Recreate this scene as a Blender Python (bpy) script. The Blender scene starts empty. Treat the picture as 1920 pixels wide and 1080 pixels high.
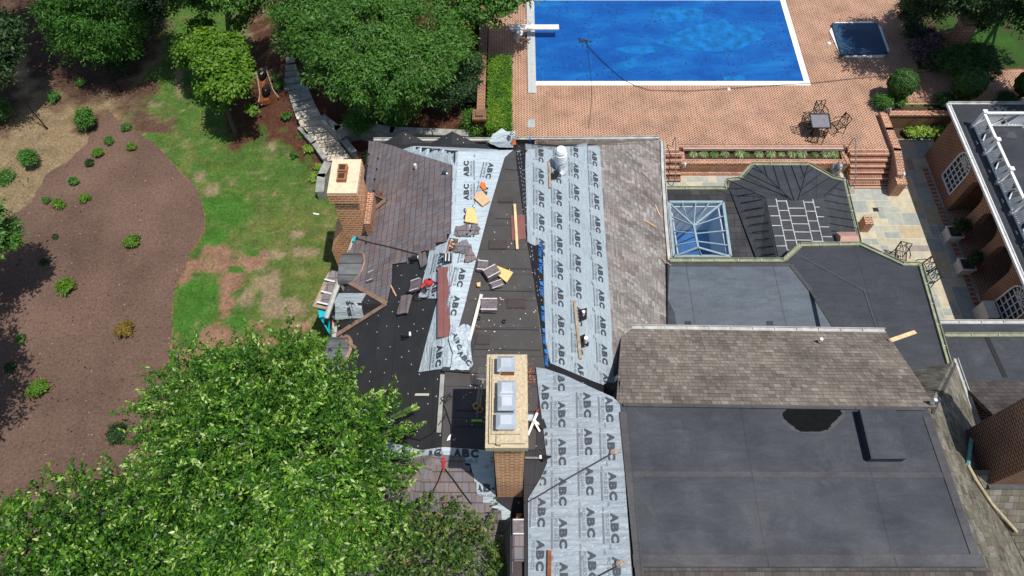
import bpy, bmesh, math, random
import numpy as np
from mathutils import Vector, Matrix
from mathutils.bvhtree import BVHTree
rad = math.radians
random.seed(7)
scene = bpy.context.scene
COL = scene.collection
# ------------------------------------------------------------------ camera, sky, sun, exposure
CAMZ = 24.0; FPX = 1300.0; TILT = rad(30)
cd = bpy.data.cameras.new("camera"); cam = bpy.data.objects.new("camera", cd); COL.objects.link(cam)
cd.sensor_width = 36; cd.lens = FPX / 1920 * 36; cd.clip_end = 2000; cd.clip_start = 0.1
cam.location = (0, 0, CAMZ); cam.rotation_euler = (TILT, 0, 0); scene.camera = cam
SDIR = Vector((0.285, -0.180, 1.0)).normalized()
w = bpy.data.worlds.new("World"); scene.world = w; w.use_nodes = True
nt = w.node_tree; bg = nt.nodes['Background']
sky = nt.nodes.new('ShaderNodeTexSky'); sky.sky_type = 'NISHITA'; sky.sun_disc = False
sky.sun_elevation = math.asin(SDIR.z); sky.sun_rotation = math.atan2(SDIR.x, SDIR.y)
nt.links.new(sky.outputs[0], bg.inputs[0]); bg.inputs[1].default_value = 0.115
sd = bpy.data.lights.new("sun", 'SUN'); sd.energy = 4.7; sd.angle = rad(0.5); sd.color = (1, 0.96, 0.9)
sun = bpy.data.objects.new("sun", sd); COL.objects.link(sun); sun.location = (10, -10, 40)
sun.rotation_euler = SDIR.to_track_quat('Z', 'Y').to_euler()
scene.view_settings.view_transform = 'Standard'; scene.view_settings.look = 'None'
scene.view_settings.exposure = 0.0; scene.view_settings.gamma = 1

# ------------------------------------------------------------------ projection helpers
CT, ST = math.cos(TILT), math.sin(TILT)
CO = Vector((0, 0, CAMZ))
def ray(px, py):
    a = (px - 960) / FPX; b = -(py - 540) / FPX
    return Vector((a, b * CT + ST, b * ST - CT))
def P(px, py, z=0.0):
    d = ray(px, py); t = (z - CAMZ) / d.z
    return CO + d * t
def PX(px, py, x):
    d = ray(px, py); return CO + d * (x / d.x)
def ON(bvh, px, py, lift=0.0):
    d = ray(px, py).normalized()
    h = bvh.ray_cast(CO, d)
    if h[0] is None: return P(px, py, 3.0)
    return h[0] + h[1] * (lift if h[1].z > 0 else -lift)
def DROP(bvh, x, y, default=0.0):
    h = bvh.ray_cast(Vector((x, y, 40)), Vector((0, 0, -1)))
    return h[0].z if h[0] is not None else default

# ------------------------------------------------------------------ numpy noise
def vnoise(x, y, seed=0):
    x = np.asarray(x, float); y = np.asarray(y, float)
    xi = np.floor(x); yi = np.floor(y); xf = x - xi; yf = y - yi
    def hsh(a, b):
        v = np.sin(a * 127.1 + b * 311.7 + seed * 74.7) * 43758.5453
        return v - np.floor(v)
    u = xf * xf * (3 - 2 * xf); v = yf * yf * (3 - 2 * yf)
    return (hsh(xi, yi) * (1 - u) + hsh(xi + 1, yi) * u) * (1 - v) + (hsh(xi, yi + 1) * (1 - u) + hsh(xi + 1, yi + 1) * u) * v
def fbm(x, y, seed=0, o=4):
    r = 0; a = .5; s = 0
    for k in range(o):
        r = r + a * vnoise(np.asarray(x) * 2 ** k, np.asarray(y) * 2 ** k, seed + k); s += a; a *= .5
    return r / s

# ------------------------------------------------------------------ material helpers
class M:
    def __init__(s, name, rough=.8, metal=0.0, spec=.3):
        s.m = bpy.data.materials.new(name); s.m.use_nodes = True; s.nt = s.m.node_tree
        s.b = s.nt.nodes['Principled BSDF']; s.b.inputs['Roughness'].default_value = rough
        s.b.inputs['Metallic'].default_value = metal; s.b.inputs['Specular IOR Level'].default_value = spec
    def n(s, t, **k):
        x = s.nt.nodes.new('ShaderNode' + t)
        for a, b in k.items(): setattr(x, a, b)
        return x
    def set(s, sock, v):
        if hasattr(v, 'is_linked') or hasattr(v, 'links'): s.nt.links.new(v, sock)
        elif isinstance(v, (tuple, list)) and len(v) == 3 and sock.type == 'RGBA': sock.default_value = (*v, 1)
        else: sock.default_value = v
    def ma(s, op, a, b=0.0, c=None, clamp=False):
        x = s.n('Math', operation=op); x.use_clamp = clamp
        s.set(x.inputs[0], a); s.set(x.inputs[1], b)
        if c is not None: s.set(x.inputs[2], c)
        return x.outputs[0]
    def uv(s):
        return s.n('UVMap').outputs[0]
    def sc(s, v, k):
        x = s.n('VectorMath', operation='MULTIPLY'); s.set(x.inputs[0], v); x.inputs[1].default_value = k if isinstance(k, tuple) else (k, k, k)
        return x.outputs[0]
    def noise(s, v, scale, detail=4, rough=.55, dist=0.0):
        x = s.n('TexNoise'); s.set(x.inputs['Vector'], v); x.inputs['Scale'].default_value = scale
        x.inputs['Detail'].default_value = detail; x.inputs['Roughness'].default_value = rough; x.inputs['Distortion'].default_value = dist
        return x.outputs['Fac']
    def ramp(s, f, stops, interp='LINEAR'):
        x = s.n('ValToRGB'); s.set(x.inputs[0], f); e = x.color_ramp; e.interpolation = interp
        while len(e.elements) < len(stops): e.elements.new(.5)
        for i, (p, c) in enumerate(stops):
            e.elements[i].position = p
            e.elements[i].color = (*c, 1) if isinstance(c, tuple) else (c, c, c, 1)
        return x.outputs[0]
    def mix(s, f, a, b, mode='MIX'):
        x = s.n('Mix', data_type='RGBA', blend_type=mode); s.set(x.inputs['Factor'], f); s.set(x.inputs['A'], a) if False else None
        s.set(x.inputs[6], a); s.set(x.inputs[7], b)
        return x.outputs[2]
    def mr(s, f, a, b, c=0.0, d=1.0):
        x = s.n('MapRange'); s.set(x.inputs[0], f); x.inputs[1].default_value = a; x.inputs[2].default_value = b
        x.inputs[3].default_value = c; x.inputs[4].default_value = d; return x.outputs[0]
    def bump(s, h, strength=.4, dist=.02):
        x = s.n('Bump'); x.inputs['Strength'].default_value = strength; x.inputs['Distance'].default_value = dist
        s.set(x.inputs['Height'], h); s.nt.links.new(x.outputs[0], s.b.inputs['Normal'])
    def col(s, c): s.set(s.b.inputs['Base Color'], c)
    def rough(s, c): s.set(s.b.inputs['Roughness'], c)
    def tiles(s, w, h, stagger=True):
        sp = s.n('SeparateXYZ'); s.set(sp.inputs[0], s.uv())
        v = s.ma('DIVIDE', sp.outputs[1], h); row = s.ma('FLOOR', v); fy = s.ma('SUBTRACT', v, row)
        wn = s.n('TexWhiteNoise', noise_dimensions='1D'); s.set(wn.inputs['W'], row)
        u = s.ma('DIVIDE', sp.outputs[0], w); off = s.ma('MULTIPLY', row, .5)
        if stagger: off = s.ma('MULTIPLY', wn.outputs[0], 7.0)
        u = s.ma('ADD', u, off)
        if stagger:
            ww = s.ma('MULTIPLY', s.ma('SINE', s.ma('MULTIPLY_ADD', u, 2.7, row)), .22); u = s.ma('ADD', u, ww)
        cell = s.ma('FLOOR', u); fx = s.ma('SUBTRACT', u, cell)
        cb = s.n('CombineXYZ'); s.set(cb.inputs[0], cell); s.set(cb.inputs[1], row)
        w2 = s.n('TexWhiteNoise', noise_dimensions='2D'); s.set(w2.inputs['Vector'], cb.outputs[0])
        return w2.outputs['Value'], w2.outputs['Color'], fx, fy
    def edge(s, f, m):   # 1 near 0 or 1
        d = s.ma('ABSOLUTE', s.ma('SUBTRACT', f, .5)); return s.ma('GREATER_THAN', d, .5 - m)

def simple(name, c, rough=.7, metal=0.0, var=.15, sc=6.0, spec=.3):
    m = M(name, rough, metal, spec); f = m.noise(m.uv(), sc, 5)
    lo = tuple(x * (1 - var) for x in c); hi = tuple(min(1, x * (1 + var)) for x in c)
    m.col(m.ramp(f, [(.3, lo), (.7, hi)])); return m.m

def brick_mat(name, cols, mortar, w=.19, h=.066, mw=.08, dark=1.0, herring=False):
    m = M(name, .85)
    if not herring:
        r, rc, fx, fy = m.tiles(w, h, False)
        e = m.ma('MAXIMUM', m.edge(fx, mw * .5), m.edge(fy, mw * 1.35))
    else:
        k = .7071 / .092
        sp = m.n('SeparateXYZ'); m.set(sp.inputs[0], m.uv())
        a = m.ma('MULTIPLY', m.ma('ADD', sp.outputs[0], sp.outputs[1]), k); b = m.ma('MULTIPLY', m.ma('SUBTRACT', sp.outputs[1], sp.outputs[0]), k)
        i = m.ma('FLOOR', a); j = m.ma('FLOOR', b); fx = m.ma('SUBTRACT', a, i); fy = m.ma('SUBTRACT', b, j)
        kk = m.ma('FLOORED_MODULO', m.ma('SUBTRACT', i, j), 4.0)
        is0 = m.ma('LESS_THAN', kk, .5); is1 = m.ma('MULTIPLY', m.ma('GREATER_THAN', kk, .5), m.ma('LESS_THAN', kk, 1.5))
        is2 = m.ma('MULTIPLY', m.ma('GREATER_THAN', kk, 1.5), m.ma('LESS_THAN', kk, 2.5)); is3 = m.ma('GREATER_THAN', kk, 2.5)
        mm = .13
        lx = m.ma('LESS_THAN', fx, mm); hx = m.ma('GREATER_THAN', fx, 1 - mm); ly = m.ma('LESS_THAN', fy, mm); hy = m.ma('GREATER_THAN', fy, 1 - mm)
        ex = m.ma('MAXIMUM', lx, hx); ey = m.ma('MAXIMUM', ly, hy)
        e0 = m.ma('MULTIPLY', is0, m.ma('MAXIMUM', ey, lx)); e1 = m.ma('MULTIPLY', is1, m.ma('MAXIMUM', ey, hx))
        e2 = m.ma('MULTIPLY', is2, m.ma('MAXIMUM', ex, hy)); e3 = m.ma('MULTIPLY', is3, m.ma('MAXIMUM', ex, ly))
        e = m.ma('MAXIMUM', m.ma('MAXIMUM', e0, e1), m.ma('MAXIMUM', e2, e3))
        cb = m.n('CombineXYZ'); m.set(cb.inputs[0], m.ma('SUBTRACT', i, is1)); m.set(cb.inputs[1], m.ma('SUBTRACT', j, is2))
        m.set(cb.inputs[2], m.ma('ADD', is0, is1))
        w2 = m.n('TexWhiteNoise', noise_dimensions='3D'); m.set(w2.inputs['Vector'], cb.outputs[0]); r = w2.outputs['Value']
    n = len(cols); c = m.ramp(r, [(q / max(1, n - 1), cc) for q, cc in enumerate(cols)])
    big = m.noise(m.uv(), .9, 5, .6); st = m.ramp(big, [(.35, .78), (.62, 1.08)])
    c = m.mix(m.ma('MULTIPLY', e, .85), c, mortar)
    c = m.mix(1.0, c, st, 'MULTIPLY')
    m.col(c); m.bump(m.ma('SUBTRACT', m.noise(m.uv(), 60, 2), e), .35, .01)
    return m.m

def shingle_mat(name, cols, w, h, blot=((.35, .6), (.65, 1.15)), lines=.5, bigsc=.8):
    m = M(name, .9, spec=.15)
    r, rc, fx, fy = m.tiles(w, h)
    n = len(cols); c = m.ramp(r, [(q / (n - 1), cc) for q, cc in enumerate(cols)])
    fine = m.ramp(m.noise(m.uv(), 45, 3, .7), [(.25, .7), (.75, 1.25)])
    big = m.ramp(m.noise(m.uv(), bigsc, 5, .65), [(p, v) for p, v in blot])
    c = m.mix(1.0, c, fine, 'MULTIPLY'); c = m.mix(1.0, c, big, 'MULTIPLY')
    low = m.ma('LESS_THAN', fy, .10); side = m.ma('MULTIPLY', m.edge(fx, .04), .7)  # shadow line painted on each lower edge, dark joints at the sides
    e = m.ma('MAXIMUM', low, side)
    c = m.mix(m.ma('MULTIPLY', e, lines), c, (.012, .010, .010))
    m.col(c)
    hgt = m.ma('ADD', m.ma('MULTIPLY', m.ma('SUBTRACT', 1.0, fy), .6), m.ma('MULTIPLY', m.ma('SUBTRACT', r, e), .5))
    m.bump(hgt, .7, .02); return m.m

MT = {}
red = [(.20, .055, .032), (.30, .095, .05), (.36, .13, .075), (.24, .075, .05), (.17, .065, .045)]
MT['brick'] = brick_mat('brick red', red, (.68, .52, .36), w=.2, h=.085, mw=.11)
MT['brick_chim'] = brick_mat('brick orange', [(.62, .20, .085), (.72, .26, .11), (.48, .16, .075), (.66, .23, .10)], (.88, .68, .42), w=.21, h=.135, mw=.13)
MT['brick_dark'] = brick_mat('brick dark', [(.13, .045, .028), (.20, .065, .04), (.16, .06, .04)], (.46, .32, .20), w=.2, h=.085, mw=.12)
MT['brick_moss'] = brick_mat('brick mossy', [(.16, .07, .04), (.22, .10, .05), (.12, .08, .04)], (.25, .2, .12))
MT['herring'] = brick_mat('herringbone paving', [(.25, .092, .055), (.31, .125, .075), (.22, .098, .058), (.28, .105, .066), (.155, .075, .05)], (.64, .49, .34), herring=True)
MT['shin_new'] = shingle_mat('new shingles', [(.16, .132, .138), (.21, .16, .15), (.185, .17, .188), (.225, .176, .165), (.19, .182, .20), (.165, .143, .15)], .17, .30, ((.3, .8), (.7, 1.2)), .55)
MT['shin_old'] = shingle_mat('old grey shingles', [(.16, .138, .128), (.29, .265, .245), (.21, .185, .168), (.33, .31, .29), (.175, .15, .138), (.24, .213, .195)], .14, .16, ((.3, .62), (.5, .95), (.7, 1.3)), .35, 1.3)
MT['shin_brown'] = shingle_mat('old brown shingles', [(.155, .128, .105), (.24, .205, .17), (.175, .148, .12), (.27, .24, .205), (.145, .12, .10), (.22, .185, .155)], .15, .17, ((.28, .6), (.6, 1.15)), .6, .55)
MT['shin_moss'] = shingle_mat('mossy shingles', [(.12, .11, .08), (.21, .19, .15), (.15, .135, .10), (.25, .23, .2), (.10, .095, .065)], .17, .2, ((.3, .5), (.68, 1.2)), .5)
MT['shin_dark'] = shingle_mat('dark weathered shingles', [(.07, .06, .055), (.11, .095, .09), (.085, .07, .065), (.13, .115, .1)], .17, .2, ((.3, .6), (.7, 1.15)), .5)
MT['slate'] = shingle_mat('dark slate', [(.03, .032, .035), (.05, .05, .054), (.04, .04, .044), (.055, .052, .05)], .38, .30, ((.3, .7), (.7, 1.4)), .5)

def felt_mat(name, a, b, dots=.022, dsc=1.5):
    m = M(name, .8, spec=.2); u = m.uv()
    c = m.ramp(m.noise(u, 1.2, 6, .65), [(.3, a), (.7, b)])
    c = m.mix(1.0, c, m.ramp(m.noise(u, 60, 2, .7), [(.2, .7), (.8, 1.35)]), 'MULTIPLY')
    sp = m.n('SeparateXYZ'); m.set(sp.inputs[0], u)
    fr = m.ma('FRACT', m.ma('DIVIDE', sp.outputs[1], .9)); ln = m.ma('LESS_THAN', fr, .018)
    c = m.mix(m.ma('MULTIPLY', ln, .6), c, (.005, .005, .005))
    if dots:
        v = m.n('TexVoronoi', voronoi_dimensions='2D'); m.set(v.inputs['Vector'], u); v.inputs['Scale'].default_value = dsc; v.inputs['Randomness'].default_value = .8
        c = m.mix(m.ma('LESS_THAN', v.outputs['Distance'], dots * dsc), c, (.75, .75, .75))
    m.col(c); m.bump(m.noise(u, 40, 3), .3, .01); return m.m
MT['felt'] = felt_mat('black felt', (.027, .027, .030), (.041, .041, .045), .017, 1.7)
MT['deck'] = felt_mat('grey roll roofing', (.055, .05, .048), (.078, .072, .07), 0)
MT['deck2'] = felt_mat('brown deck patch', (.05, .042, .04), (.07, .058, .055), 0)
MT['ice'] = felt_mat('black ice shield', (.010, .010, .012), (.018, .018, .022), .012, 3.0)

def under_mat(name, a, b, spec=.4):
    m = M(name, .42, spec=spec); u = m.uv()
    c = m.ramp(m.noise(u, .8, 6, .6), [(.3, a), (.7, b)])
    sp = m.n('SeparateXYZ'); m.set(sp.inputs[0], u)
    fr = m.ma('FRACT', m.ma('DIVIDE', sp.outputs[1], .57)); ln = m.ma('LESS_THAN', m.ma('ABSOLUTE', m.ma('SUBTRACT', fr, .5)), .012)
    c = m.mix(m.ma('MULTIPLY', ln, .45), c, (.09, .10, .12))
    v = m.n('TexVoronoi', voronoi_dimensions='2D'); m.set(v.inputs['Vector'], u); v.inputs['Scale'].default_value = 2.2; v.inputs['Randomness'].default_value = .7
    c = m.mix(m.ma('MULTIPLY', m.ma('LESS_THAN', v.outputs['Distance'], .035), .6), c, (.7, .72, .72))
    gr = m.noise(m.sc(u, (1, 1.6, 1)), 1.7, 8, .8); c = m.mix(m.mr(gr, .52, .75, 0.0, .45), c, (.16, .18, .19))
    m.col(c)
    wv = m.noise(m.sc(u, (1.0, 4.0, 1.0)), 2.2, 5, .6, .6); m.bump(wv, .9, .08); return m.m
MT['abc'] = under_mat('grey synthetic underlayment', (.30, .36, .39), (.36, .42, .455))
MT['abc_shade'] = under_mat('grey synthetic underlayment shaded', (.25, .295, .33), (.31, .36, .40))  # darker copy of the same underlayment, slope shade put into the colour
MT['abc_lit'] = under_mat('sheen lightened underlayment', (.40, .47, .51), (.48, .555, .59))  # lighter copy of the same underlayment, sky sheen put into the colour
MT['ink'] = simple('grey printed ink', (.045, .055, .07), .6)
MT['ink2'] = simple('faint printed ink', (.14, .16, .19), .6)
MT['inkblue'] = simple('blue printed ink', (.03, .17, .50), .5)

def epdm(name, a, b, rough=.6, blot=1.6, sc=.5, spec=.35):
    m = M(name, rough, spec=spec); u = m.uv()
    c = m.ramp(m.noise(u, sc, 8, .7, .8), [(.32, a), (.68, b)])
    st = m.ramp(m.noise(m.sc(u, (1, 3.5, 1)), 1.1, 6, .7, 1.0), [(.35, .8), (.5, 1.0), (.72, blot)])
    fin = m.ramp(m.noise(u, 14, 5, .8), [(.25, .72), (.75, 1.3)])
    du = m.mr(m.noise(m.sc(u, (1.3, .8, 1)), .8, 10, .8, .4), .53, .68, 0.0, .34); c = m.mix(du, c, (.085, .087, .092))
    sp = m.n('SeparateXYZ'); m.set(sp.inputs[0], u); c = m.mix(m.ma('MULTIPLY', m.ma('LESS_THAN', m.ma('FRACT', m.ma('DIVIDE', sp.outputs[0], 3.05)), .012), .45), c, (.012, .012, .014))
    c = m.mix(1.0, c, st, 'MULTIPLY'); c = m.mix(1.0, c, fin, 'MULTIPLY'); m.col(c)
    m.rough(m.mr(m.noise(u, .9, 5), .3, .7, rough - .12, rough + .15)); m.bump(m.noise(u, 3, 3), .12, .02); return m.m
MT['epdm'] = epdm('dark rubber roof', (.024, .028, .036), (.035, .040, .050), blot=1.35)
MT['epdm_dk'] = epdm('dark rubber roof east', (.025, .028, .036), (.035, .039, .048), blot=1.3)
MT['epdm_lt'] = epdm('pale rubber roof', (.072, .088, .104), (.098, .118, .136), .55, 1.2)
MT['epdm_edge'] = epdm('grey roof edge', (.046, .046, .049), (.066, .066, .069), .7, 1.2)
MT['seam_metal'] = epdm('charcoal metal roof', (.036, .039, .045), (.046, .050, .057), .55, 1.3)
MT['black'] = simple('black', (.012, .012, .013), .5)
MT['charcoal'] = simple('charcoal', (.035, .035, .04), .6)
MT['white'] = simple('white paint', (.78, .78, .76), .45, var=.05)
MT['cream'] = simple('cream paint', (.66, .62, .55), .6, var=.1)
MT['galv'] = simple('galvanised metal', (.60, .64, .68), .38, .55, .12, 3)
MT['gutter_w'] = simple('pale gutter', (.42, .42, .40), .55, var=.3, sc=3)
MT['gutter_g'] = simple('green copper gutter', (.24, .26, .17), .6, var=.35, sc=4)
MT['verdigris'] = simple('verdigris copper', (.16, .36, .31), .6, var=.3, sc=6)
MT['tan'] = simple('tan metal', (.40, .33, .21), .6, var=.25)
MT['copper'] = simple('brown copper', (.36, .23, .16), .55, .3, .25, 5)
MT['copper_pink'] = simple('pink brown copper', (.40, .235, .185), .6, .1, .15, 3)
MT['zinc'] = simple('grey dormer metal', (.13, .135, .14), .5, .2, .3, 2)
MT['maroon'] = simple('maroon flashing', (.21, .085, .075), .55, .1, .12, 2)
MT['lumber'] = simple('pale lumber', (.68, .50, .27), .75, var=.2, sc=3)
MT['oldwood'] = simple('weathered wood', (.33, .26, .19), .85, var=.35, sc=6)
MT['redwood'] = simple('rust brown wood', (.22, .075, .025), .8, var=.4, sc=5)
MT['osb'] = simple('yellow board', (.72, .50, .20), .8, var=.15, sc=12)
MT['cardboard'] = simple('tan board', (.58, .38, .22), .85, var=.15, sc=6)
MT['wrap'] = simple('clear plastic wrap', (.62, .62, .64), .25, var=.2)
MT['turq'] = simple('turquoise plastic', (.015, .42, .55), .45, var=.15)
MT['red'] = simple('red plastic', (.45, .03, .03), .45)
MT['yellow'] = simple('yellow plastic', (.62, .45, .03), .45)
MT['lime'] = simple('lime plastic', (.30, .55, .05), .45)
MT['orange'] = simple('orange plastic', (.65, .16, .03), .5)
MT['steel'] = simple('dull steel', (.22, .22, .21), .5, .4)
MT['iron'] = simple('dark iron', (.035, .028, .026), .55, .3)
MT['terra'] = simple('terracotta', (.33, .13, .06), .8, var=.3)
MT['silver'] = simple('silver grey lead', (.30, .31, .33), .45, .4, .4, 14)
MT['stone'] = simple('grey bluestone', (.28, .28, .26), .85, var=.3, sc=3)
MT['stone_lt'] = simple('pale step stone', (.52, .46, .37), .85, var=.3, sc=4)
MT['soil'] = simple('dark garden soil', (.065, .038, .027), .95, var=.5, sc=14)
MT['mortar'] = simple('pale mortar', (.58, .54, .42), .9)
MT['bundle'] = simple('wrapped shingle brown', (.15, .125, .125), .4, var=.35, sc=9)
MT['flue_in'] = simple('flue inside', (.05, .03, .02), .9)
def cap_mat():
    m = M('rough mortar crown', .95); u = m.uv()
    c = m.ramp(m.noise(u, 14, 6, .75), [(.25, (.24, .18, .10)), (.45, (.47, .38, .25)), (.7, (.62, .54, .40))]); m.col(c)
    m.bump(m.noise(u, 25, 4), .6, .03); return m.m
MT['crown'] = cap_mat()
def crown2():
    m = M('smooth mortar crown', .9); u = m.uv()
    c = m.ramp(m.noise(u, 6, 5, .7), [(.3, (.56, .45, .28)), (.7, (.74, .65, .48))]); m.col(c); m.bump(m.noise(u, 12, 4), .3, .02); return m.m
MT['crown_smooth'] = crown2()
def mulch():
    m = M('brown mulch', .95, spec=.1); u = m.uv()
    c = m.ramp(m.noise(u, 9, 6, .85), [(.3, (.065, .038, .027)), (.5, (.145, .091, .068)), (.7, (.20, .133, .103))])
    c = m.mix(1.0, c, m.ramp(m.noise(u, .35, 4, .6), [(.3, .68), (.7, 1.2)]), 'MULTIPLY')
    v = m.n('TexVoronoi', voronoi_dimensions='2D'); m.set(v.inputs['Vector'], u); v.inputs['Scale'].default_value = 2.3
    c = m.mix(m.ma('LESS_THAN', v.outputs['Distance'], .022), c, (.34, .25, .16))
    m.col(c); m.bump(m.noise(u, 30, 4, .8), .8, .03); return m.m
MT['mulch'] = mulch()
def ground_mat():
    m = M('lawn and earth', .95, spec=.1); u = m.uv()
    a = m.n('Attribute', attribute_name='gcol')
    c = m.mix(1.0, a.outputs['Color'], m.ramp(m.noise(u, 9, 5, .8), [(.3, .45), (.5, 1.0), (.7, 1.6)]), 'MULTIPLY')
    c = m.mix(1.0, c, m.ramp(m.noise(u, 1.6, 5, .7), [(.3, .7), (.7, 1.3)]), 'MULTIPLY')
    c = m.mix(m.ma('MULTIPLY', m.ma('GREATER_THAN', m.noise(u, 5, 6, .85), .64), .5), c, (.30, .24, .13))
    m.col(c); m.bump(m.noise(u, 35, 4, .8), .9, .05); return m.m
MT['ground'] = ground_mat()
def grass_flat():
    m = M('shaded garden lawn', .95, spec=.1); u = m.uv()
    c = m.ramp(m.noise(u, .5, 6, .7), [(.38, (.10, .06, .04)), (.47, (.04, .085, .02)), (.7, (.055, .14, .022))])
    c = m.mix(1.0, c, m.ramp(m.noise(u, 26, 5, .8), [(.25, .5), (.5, 1.0), (.75, 1.5)]), 'MULTIPLY')
    m.col(c); m.bump(m.noise(u, 35, 4, .8), .9, .05); return m.m
MT['grass_flat'] = grass_flat()
def leaf_mat(name, stops, trans=.3, gloss=.5):
    m = M(name, gloss, spec=.35)
    a = m.n('Attribute', attribute_name='lv'); c = m.ramp(a.outputs['Fac'], stops); m.col(c)
    t = m.n('BsdfTranslucent'); m.set(t.inputs[0], m.mix(1.0, c, (1.0, 1.25, .5), 'MULTIPLY'))
    x = m.n('MixShader'); x.inputs[0].default_value = trans
    m.nt.links.new(m.b.outputs[0], x.inputs[1]); m.nt.links.new(t.outputs[0], x.inputs[2])
    m.nt.links.new(x.outputs[0], m.nt.nodes['Material Output'].inputs[0]); return m.m
MT['lf_big'] = leaf_mat('glossy tree leaves', [(0, (.010, .034, .007)), (.42, (.038, .125, .013)), (.75, (.115, .27, .024)), (.92, (.30, .50, .05)), (1, (.52, .62, .24))], .38, .35)
MT['lf_dark'] = leaf_mat('dark tree leaves', [(0, (.022, .05, .010)), (.5, (.055, .12, .018)), (.85, (.13, .22, .04)), (1, (.26, .20, .10))], .25, .45)
MT['lf_maple'] = leaf_mat('light maple leaves', [(0, (.05, .13, .012)), (.5, (.10, .22, .015)), (.9, (.20, .33, .02)), (1, (.34, .36, .03))])
MT['lf_mid'] = leaf_mat('mid green leaves', [(0, (.035, .10, .016)), (.5, (.07, .19, .026)), (.9, (.14, .28, .04)), (1, (.20, .33, .07))])
MT['lf_con'] = leaf_mat('conifer foliage', [(0, (.022, .085, .012)), (.5, (.05, .16, .018)), (1, (.12, .25, .03))], .15, .6)
MT['lf_shade'] = leaf_mat('deep green foliage', [(0, (.012, .032, .008)), (.5, (.024, .062, .014)), (1, (.05, .11, .03))], .2, .5)
MT['lf_top'] = leaf_mat('clipped shrub foliage', [(0, (.02, .06, .012)), (.5, (.04, .115, .018)), (1, (.09, .19, .035))], .15, .55)
MT['lf_hedge'] = leaf_mat('hedge foliage', [(0, (.04, .11, .012)), (.5, (.10, .23, .02)), (.85, (.18, .32, .025)), (1, (.28, .30, .03))])
MT['lf_hosta'] = leaf_mat('yellow green leaves', [(0, (.10, .20, .03)), (.5, (.22, .36, .04)), (1, (.42, .52, .10))])
MT['lf_grass'] = leaf_mat('variegated grass blades', [(0, (.10, .20, .05)), (.5, (.28, .38, .14)), (1, (.62, .64, .42))], .2)
MT['lf_pink'] = leaf_mat('pink blossom', [(0, (.03, .06, .02)), (.45, (.05, .07, .03)), (.55, (.20, .06, .12)), (1, (.55, .30, .46))], .2)
MT['lf_rust'] = leaf_mat('rusty shrub leaves', [(0, (.10, .09, .02)), (.5, (.22, .15, .02)), (1, (.40, .20, .05))])
MT['bark'] = simple('bark', (.10, .075, .055), .95, var=.4, sc=8)
def poolcover():
    m = M('blue pool cover', .35, spec=.5); u = m.uv()
    s = m.sc(u, (.7, 1.6, 1)); n1 = m.noise(s, .42, 7, .7, .25)
    c = m.ramp(n1, [(.36, (.002, .058, .26)), (.5, (.003, .085, .33)), (.6, (.006, .12, .38)), (.72, (.014, .18, .42))])
    c = m.mix(m.ma('MULTIPLY', m.mr(m.noise(m.sc(u, (.8, 2.6, 1)), 3, 8, .85), .55, .72), .8), c, (.004, .035, .13))
    c = m.mix(m.ma('MULTIPLY', m.mr(m.noise(m.sc(u, (2.6, .5, 1)), 1.5, 6, .8), .58, .75), .5), c, (.03, .24, .50))
    v = m.n('TexVoronoi', voronoi_dimensions='2D'); m.set(v.inputs['Vector'], u); v.inputs['Scale'].default_value = 3.0
    gate = m.ma('GREATER_THAN', m.noise(u, .9, 3), .52)
    c = m.mix(m.ma('MULTIPLY', m.ma('LESS_THAN', v.outputs['Distance'], .12), gate), c, (.02, .025, .04)); m.col(c)
    m.bump(m.noise(s, 6, 4), .25, .02); return m.m
MT['pool'] = poolcover()
MT['pool_lt'] = simple('pale blue wet cover', (.006, .125, .36), .3, var=.4, sc=2.2, spec=.5)
MT['spa'] = simple('navy spa cover', (.022, .062, .115), .5, var=.2)
MT['spa2'] = simple('navy spa cover sag', (.006, .032, .085), .4, var=.2)
def flags():
    m = M('flagstones', .85); u = m.uv(); a = m.n('Attribute', attribute_name='lv')
    c = m.ramp(a.outputs['Fac'], [(0, (.30, .32, .29)), (.22, (.36, .37, .32)), (.42, (.42, .39, .29)), (.58, (.48, .43, .31)), (.74, (.34, .35, .32)), (.85, (.44, .36, .23)), (.95, (.30, .25, .22))], 'CONSTANT')
    c = m.mix(1.0, c, m.ramp(m.noise(u, 4, 6, .7), [(.3, .78), (.7, 1.15)]), 'MULTIPLY'); m.col(c); return m.m
MT['flag'] = flags()
def glassm():
    m = M('skylight glass', .06, spec=.8); m.col((.03, .10, .22)); m.b.inputs['Alpha'].default_value = .22; return m.m
MT['glass'] = glassm()
MT['pane'] = simple('dark window pane', (.015, .018, .02), .1, spec=.7)
MT['interior'] = simple('pale interior', (.62, .66, .68), .8, var=.1)
MT['inter_blue'] = simple('interior blue floor', (.05, .16, .42), .5, var=.4, sc=1)
MT['puddle'] = simple('still puddle', (.006, .0055, .004), .04, var=.3, spec=.25)
MT['stain'] = simple('dried puddle stain', (.062, .064, .068), .8, var=.2, sc=3)
MT['tableglass'] = simple('glass tabletop', (.20, .19, .20), .15, var=.15, spec=.7)
MT['pad'] = simple('brown spotted pad', (.10, .065, .04), .9, var=.9, sc=16)

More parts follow.
